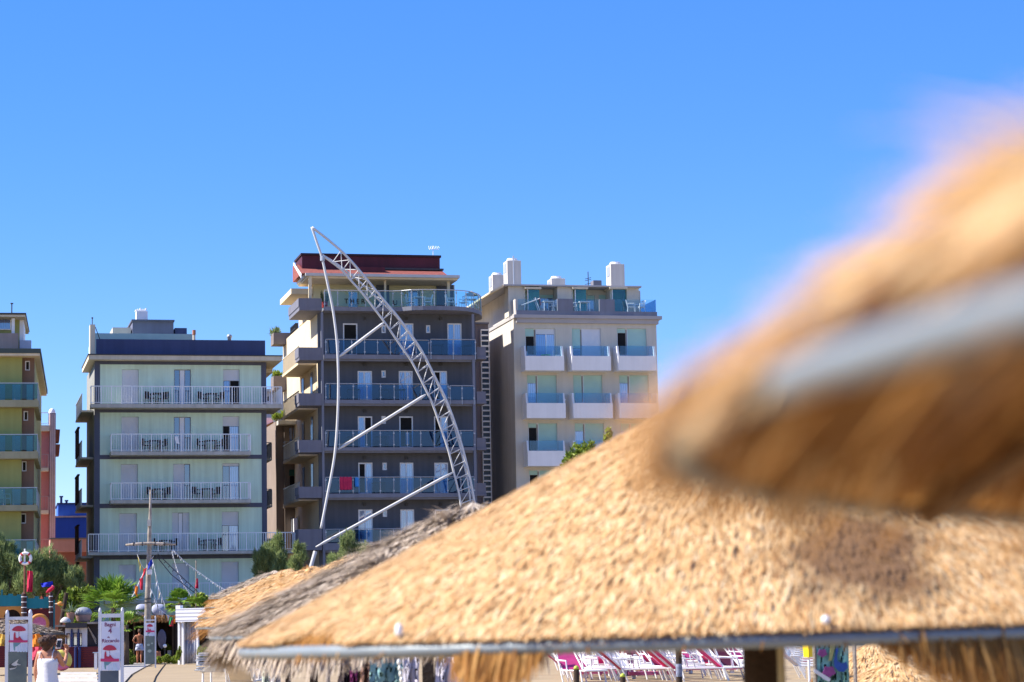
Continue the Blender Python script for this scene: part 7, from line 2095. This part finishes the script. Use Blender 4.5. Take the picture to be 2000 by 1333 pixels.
for i, Yv in enumerate((67, 71, 76, 82, 90)):
    lounger(('white', 'cream', 'white', 'crimson', 'white')[i], (at(1574, 1300, Yv).x, Yv, .008), .1, f'{("white", "cream", "white", "crimson", "white")[i]} sun lounger {ORD[i]} in the file behind the yellow box', 'sun loungers behind the yellow box')
# left: stack of folded loungers and one cream lounger beside the path
p = ground(400, 1312)
for i in range(4):
    t = thing('folded_lounger', f'grey folded lounger, {("lowest", "second from bottom", "third from bottom", "topmost")[i]} of the stack beside the sandy path', 'sun lounger', (p.x + .05 * (i % 2), p.y, .012 + .19 * i), .05 * i, 'stack of folded grey loungers')
    b = MB()
    for s_ in (-1, 1): b.tube([(-.35, .3 * s_, .05), (.9, .3 * s_, .05)], .03, 6); b.tube([(-.3, .3 * s_, .14), (.85, .3 * s_, .14)], .025, 6)
    b.tube([(-.35, -.3, .05), (-.35, .3, .05)], .03, 6); b.build('frame', mat('pale_grey_frame', (.55, .57, .58), .5, .1, 4), t)
    b = MB(); b.box(-.3, .85, -.26, .26, .08, .115); b.build('sling', mat('grey_sling', (.42, .44, .46), .8, .1, 5), t)
p = ground(428, 1347)
t = thing('slatted_bench', 'cream slatted bench with a white edge at the path, under the straw roofs', 'bench', (p.x, p.y, 0), -.05)
k = p.y / FPX
for i in range(5):
    b = MB(); b.box(-30 * k, 30 * k, -.5 + i * .2, -.36 + i * .2, .48 + .03 * i, .52 + .03 * i); b.build('slat', mat('cream_slat', (.62, .55, .42), .7, .08, 4), t)
for s_ in (-1, 1):
    b = MB(); b.tube([(s_ * 26 * k, -.4, .475), (s_ * 22 * k, .5, .62)], .035, 6).tube([(s_ * 26 * k, -.4, .47), (s_ * 27 * k, -.45, 0)], .03, 6).tube([(s_ * 22 * k, .5, .6), (s_ * 22 * k, .5, 0)], .03, 6); b.build('side_frame', frame_m, t)

# ------------------------------------------------------------------ posts, lockers and cloths beneath the big umbrella
def post(px, py0, Yv, wpx, m, label, cap=None, band=None):
    p = at(px, 1300, Yv); k = Yv / FPX
    z1 = at(px, py0, Yv).z
    t = thing('wooden_post', label, 'post', (p.x, Yv, 0))
    r_ = wpx * k / 2
    b = MB(); b.tube([(0, 0, 0), (0, 0, z1)], r_, 12); b.build('shaft', m, t)
    if cap:
        b = MB(); b.lathe([(r_ * .9, 0), (r_ * 1.0, 3 * k), (r_ * .7, 6 * k), (0, 8 * k)], (0, 0, z1), 12); b.build('knob', cap, t, smooth=True)
    if band:
        b = MB(); b.tube([(0, 0, at(px, band[1], Yv).z), (0, 0, at(px, band[0], Yv).z)], r_ * 1.06, 12); b.build('printed_sleeve', band[2], t)
    return t
lime = mat('lime_knob', (.42, .48, .06), .5, .1, 4)
sleeve = mat('printed_sleeve', (.20, .22, .30), .7, .7, 9)
post(1125.5, 1308, 52, 11, wood_dark, 'short dark post with lime knob at the left of the lounger field', lime)
post(1216, 1323, 50, 11, wood_dark, 'low dark post with lime knob before the magenta lockers', lime)
post(1215, 1281, 78, 12, sleeve, 'patterned post between the magenta lockers')
post(1326, 1236, 60, 12, wood_dark, 'tall dark post with patterned sleeve amid the loungers', None, (1297, 1322, sleeve))
post(1470, 1236, 56, 13, wood_dark, 'tall dark brown post right of the lounger field')
post(1479, 1240, 74, 8, mat('green_post', (.06, .22, .03), .7, .1, 4), 'green post half hidden behind the dark brown post')
mag = mat('magenta_boards', (.52, .05, .19), .7, .12, 2, bands=('X', 2.0))
mag2 = mat('rose_boards', (.56, .12, .26), .7, .10, 2)
def locker(rc, Yv, label, m=mag, leg=True):
    F = Fac((rc[0] + rc[2]) / 2, 1300, Yv, R(-4))
    t = F.root('beach_locker', label, 'locker')
    q = F.rect(*rc)
    b = MB(); b.box(q[0], q[1], 0, .9, max(.02, q[2]), q[3]); b.build('body', m, t)
    b = MB(); b.box(q[0] - .08, q[1] + .08, -.06, .96, q[3] + .003, q[3] + .07); b.build('lid', mag2, t)
    if leg and q[2] > .1:
        for u in (q[0] + .06, q[1] - .06):
            b = MB(); b.box(u - .05, u + .05, .05, .15, 0, max(.02, q[2]) - .002); b.build('leg', mag2, t)
locker((1168, 1288, 1196, 1311), 76, 'magenta slatted locker behind the low posts')
locker((1196, 1276, 1207, 1320), 75, 'narrow tall magenta panel left of the patterned post', mag2)
locker((1224, 1276, 1236, 1320), 75.2, 'narrow tall magenta panel right of the patterned post', mag2)
locker((1400, 1262, 1424, 1278), 104, 'far magenta locker beside the round basket', mag)
for rc, Yv, lab in (((1130, 1313, 1208, 1320), 73, 'long magenta bench left of the patterned post'), ((1228, 1321, 1330, 1330), 70, 'long magenta bench in front of the crimson loungers'), ((1334, 1278, 1425, 1281), 100, 'far magenta bench across the lounger field'), ((1340, 1314, 1440, 1318), 76, 'thin magenta bench right of the sleeved post'), ((1556, 1289, 1590, 1293), 88, 'magenta bench behind the yellow box'), ((1236, 1296, 1300, 1303), 84, 'rose bench amid the loungers right of the patterned post'), ((1345, 1296, 1420, 1302), 88, 'rose bench amid the loungers right of the sleeved post'), ((1130, 1297, 1166, 1303), 88, 'rose bench at the far left of the lounger field')):
    F = Fac((rc[0] + rc[2]) / 2, 1300, Yv, R(-2)); t = F.root('beach_bench', lab, 'bench'); q = F.rect(*rc)
    b = MB(); b.box(q[0], q[1], 0, .45, max(.1, q[2]), max(.2, q[3])); b.build('seat', mag2, t)
    for u in (q[0] + .15, q[1] - .15):
        b = MB(); b.box(u - .06, u + .06, .06, .36, 0, max(.1, q[2]) - .002); b.build('leg', frame_m, t)
p = at(1441, 1274, 100); k = 100 / FPX; t = thing('round_basket', 'dark maroon round basket with pale rim hanging behind the loungers', 'basket', (p.x, 100, p.z)); b = MB(); b.lathe([(0, -11 * k), (11 * k, -9 * k), (18 * k, 0), (19 * k, 6 * k), (17 * k, 9 * k), (0, 8 * k)], n=18); b.build('bowl', SLING['maroon'], t, smooth=True); b = MB(); b.tube([(19 * k * math.cos(a), 19 * k * math.sin(a), 7 * k) for a in np.linspace(0, 6.283, 20, endpoint=False)], .03, 5, closed=True); b.build('rim', frame_m, t); b = MB(); b.tube([(0, 0, -11 * k), (0, 0, -p.z)], .05, 6); b.build('stand', frame_m, t)
for px, py, w, lab in ((1360, 1291, 13, 'red cloth heap on a lounger near the sleeved post'), (1450, 1300, 8, 'red bag hanging near the tall brown post')):
    p = at(px, py, 84); k = 84 / FPX; b = MB(); b.lathe([(.0, -.12), (w * k * .5, -.1), (w * k * .55, .02), (w * k * .3, .1), (0, .11)], n=10, sy=.6); o = b.build('red_bag', mat('bright_red_cloth', (.50, .01, .025), .8, .15, 5), None, smooth=True); o.location = (p.x, 84, p.z); tag(o, lab, 'bag')
post(1526, 1236, 7.4, 15, mat('pale_stick', (.46, .42, .28), .8, .15, 5), 'slim pale stick standing before the dark pole of the big straw umbrella')
# yellow box on a white post
Yv = 58; p = at(1580, 1300, Yv); k = Yv / FPX; zb = at(1579, 1284, Yv).z
t = thing('yellow_box', 'bright yellow box on a slim white post left of the peacock towel', 'box', (p.x, Yv, 0), R(38))
b = MB(); b.tube([(0, 0, 0), (0, 0, zb)], .028, 8); b.build('post', white_paint, t)
b = MB(); w = 8 * k; b.loft([[(-w * .85, -w * .85, zb), (w * .85, -w * .85, zb), (w * .85, w * .85, zb), (-w * .85, w * .85, zb)], [(-w, -w, zb + 24 * k), (w, -w, zb + 24 * k), (w, w, zb + 24 * k), (-w, w, zb + 24 * k)]]); b.build('box', mat('bright_yellow', (.80, .56, .01), .5, .05, 4), t)
b = MB(); b.box(-w * 1.08, w * 1.08, -w * 1.08, w * 1.08, zb + 24 * k + .002, zb + 26 * k); b.build('lid', mat('pale_yellow', (.80, .66, .12), .5, .05, 4), t)
# peacock towel on a line
FT2 = Fac(1622, 1300, 23, R(0))
TW = FT2.root('peacock_towel', 'teal towel with a blue peacock and purple flowers hanging right of yellow box', 'towel')
q = FT2.rect(1589, 1250, 1658, 1345)
def sheet(F, q, m, name, par, nn=14, amp=.03, y0=0.0, th=.008):
    b = MB(); fy = lambda s_, t_: y0 + amp * math.sin(s_ * 11 + t_ * 2) * (0.4 + .6 * t_)
    for i in range(6):
        for j in range(nn):
            pts = []
            for s_, t_ in ((j / nn, i / 6), ((j + 1) / nn, i / 6), ((j + 1) / nn, (i + 1) / 6), (j / nn, (i + 1) / 6)):
                pts.append((q[0] + (q[1] - q[0]) * s_, fy(s_, t_), q[3] + (q[2] - q[3]) * t_))
            b.quad(*pts)
    o = b.build(name, m, par, smooth=True); w_ = o.modifiers.new('w', 'WELD'); w_.merge_threshold = .0004; o.modifiers.new('t', 'SOLIDIFY').thickness = th
    return o
sheet(FT2, q, mat('teal_print', (.17, .37, .33), .9, .7, 5), 'cloth', TW, amp=.012)
def blob(pts, m, name, y):
    b = MB(); b.prism(pxpoly(FT2, pts, 0.03), y, y + .012); b.build(name, m, TW)
blob([(1632, 1268), (1636, 1265), (1637, 1272), (1634, 1282), (1636, 1292), (1644, 1296), (1653, 1293), (1656, 1304), (1648, 1313), (1638, 1312), (1630, 1303), (1628, 1292), (1631, 1281)], mat('peacock_blue', (.03, .08, .30), .8, .3, 9), 'peacock_motif', -.045)
for cx, cy, r in ((1606, 1276, 9), (1619, 1312, 12)):
    blob([(cx + r * (1 + .15 * math.sin(5 * a)) * math.cos(a), cy + r * .85 * (1 + .15 * math.sin(5 * a)) * math.sin(a)) for a in np.linspace(0, 5.9, 18)], mat('purple_flower', (.24, .06, .20), .85, .4, 9), 'flower_motif', -.046)
blob([(1589, 1308), (1593, 1308), (1622, 1326), (1620, 1332), (1612, 1329), (1589, 1313)], white_c, 'white_band', -.047)
blob([(1622, 1262), (1632, 1254), (1630, 1266), (1624, 1290), (1618, 1292)], mat('olive_print', (.28, .28, .12), .85, .3, 7), 'leaf_motif', -.0455)
p0, p1 = at(1590, 1249, 23), at(1668, 1247, 23); b = MB(); b.tube([p0, p1], .012, 5); 
for e_ in (p0, p1): b.tube([e_, (e_.x, e_.y, 0)], .02, 6)
o = b.build('towel_rail', wood_grey, None); tag(o, 'thin rail carrying the peacock towel', 'rail')
# things hanging under the left half of the rim
FD = Fac(780, 1320, 19, 0)
def cloth(rc, m, name, label, Yv=19, cat='cloth', amp=.03):
    F = Fac((rc[0] + rc[2]) / 2, 1320, Yv, 0); q = F.rect(*rc); o = sheet(F, q, m, name, None, amp=amp, nn=10)
    o.location = (F.O.x, F.O.y, 0); return tag(o, label, cat)
cloth((722, 1286, 786, 1340), mat('teal_white_print', (.20, .36, .36), .9, .5, 6), 'printed_cloth', 'teal and white patterned cloth hanging below the straw rim')
cloth((787, 1284, 818, 1350), mat('lilac_white_cloth', (.50, .48, .56), .9, .06, 3), 'white_cloth', 'lilac white sheet hanging left of the dark wooden post', 19.4)
cloth((851, 1284, 892, 1350), MATS['lilac_white_cloth'], 'white_cloth', 'lilac white sheet hanging right of the dark wooden post', 19.4)
cloth((889, 1312, 903, 1350), mat('royal_blue_cloth', (.02, .09, .40), .9, .1, 4), 'blue_cloth', 'royal blue cloth beside the right lilac white sheet', 19.2)
cloth((660, 1296, 700, 1350), mat('black_plum_cloth', (.03, .018, .022), .9, .4, 6), 'dark_clothes', 'black and plum clothes hanging left of the teal cloth', 18.5, amp=.06)
cloth((684, 1310, 697, 1350), mat('plum_cloth', (.16, .02, .10), .9, .2, 6), 'plum_cloth', 'plum cloth in front of the black clothes', 18.3)
cloth((704, 1294, 722, 1350), mat('brown_satin', (.32, .18, .13), .5, .4, 5), 'brown_garment', 'shiny brown garment hanging beside the teal cloth', 18.6, amp=.06)
cloth((512, 1296, 526, 1350), mat('white_green_print', (.52, .56, .45), .9, .4, 8), 'printed_cloth', 'white and green printed cloth low under the left rim', 30)
cloth((530, 1298, 548, 1350), mat('black_white_print', (.40, .39, .40), .9, .8, 12), 'printed_cloth', 'black and white printed cloth low under the left rim', 30.5)
p = at(836, 1300, 19.8); z1 = at(836, 1282, 19.8).z
t = thing('wooden_post', 'thick dark brown post between the two lilac white sheets', 'post', (p.x, 19.8, 0)); k = 19.8 / FPX
b = MB(); b.box(-11 * k, 11 * k, -.05, .05, 0, z1); b.build('shaft', wood_dark, t); b = MB(); b.tube([(12 * k, 0, 0.9), (17 * k, 0, z1 - .04)], .018, 6); b.build('brace', wood_grey, t)
b = MB(); b.tube([at(640, 1283, 19), at(905, 1281, 19)], .012, 6); b.tube([at(640, 1283, 19), (at(640, 1283, 19).x, 19, 0)], .02, 6).tube([at(905, 1281, 19), (at(905, 1281, 19).x, 19, 0)], .02, 6); o = b.build('clothes_rail', wood_grey, None); tag(o, 'rail on two stakes carrying the hanging cloths under the rim', 'rail')
t = thing('bead_string', 'string of shiny white beads hanging before the lilac sheet', 'beads', at(779, 1286, 18.7))
b = MB()
for i in range(6): b.lathe([(0, -.028), (.012, -.015), (.016, 0), (.012, .015), (0, .028)], (.004 * i * 1.6, 0, -.03 - .045 * i), 8)
b.build('beads', mat('pearl', (.85, .83, .75), .15, .05, 5), t, smooth=True)
for i, (px, m_) in enumerate(((474, 'cream'), (487, 'white'))):
    lounger(m_, (at(px, 1320, 60 + 3 * i).x, 60 + 3 * i, .008), 1.5, f'{m_} sun lounger {("nearer", "farther")[i]} of two seen end-on under the grey straw', 'two loungers under the grey straw')
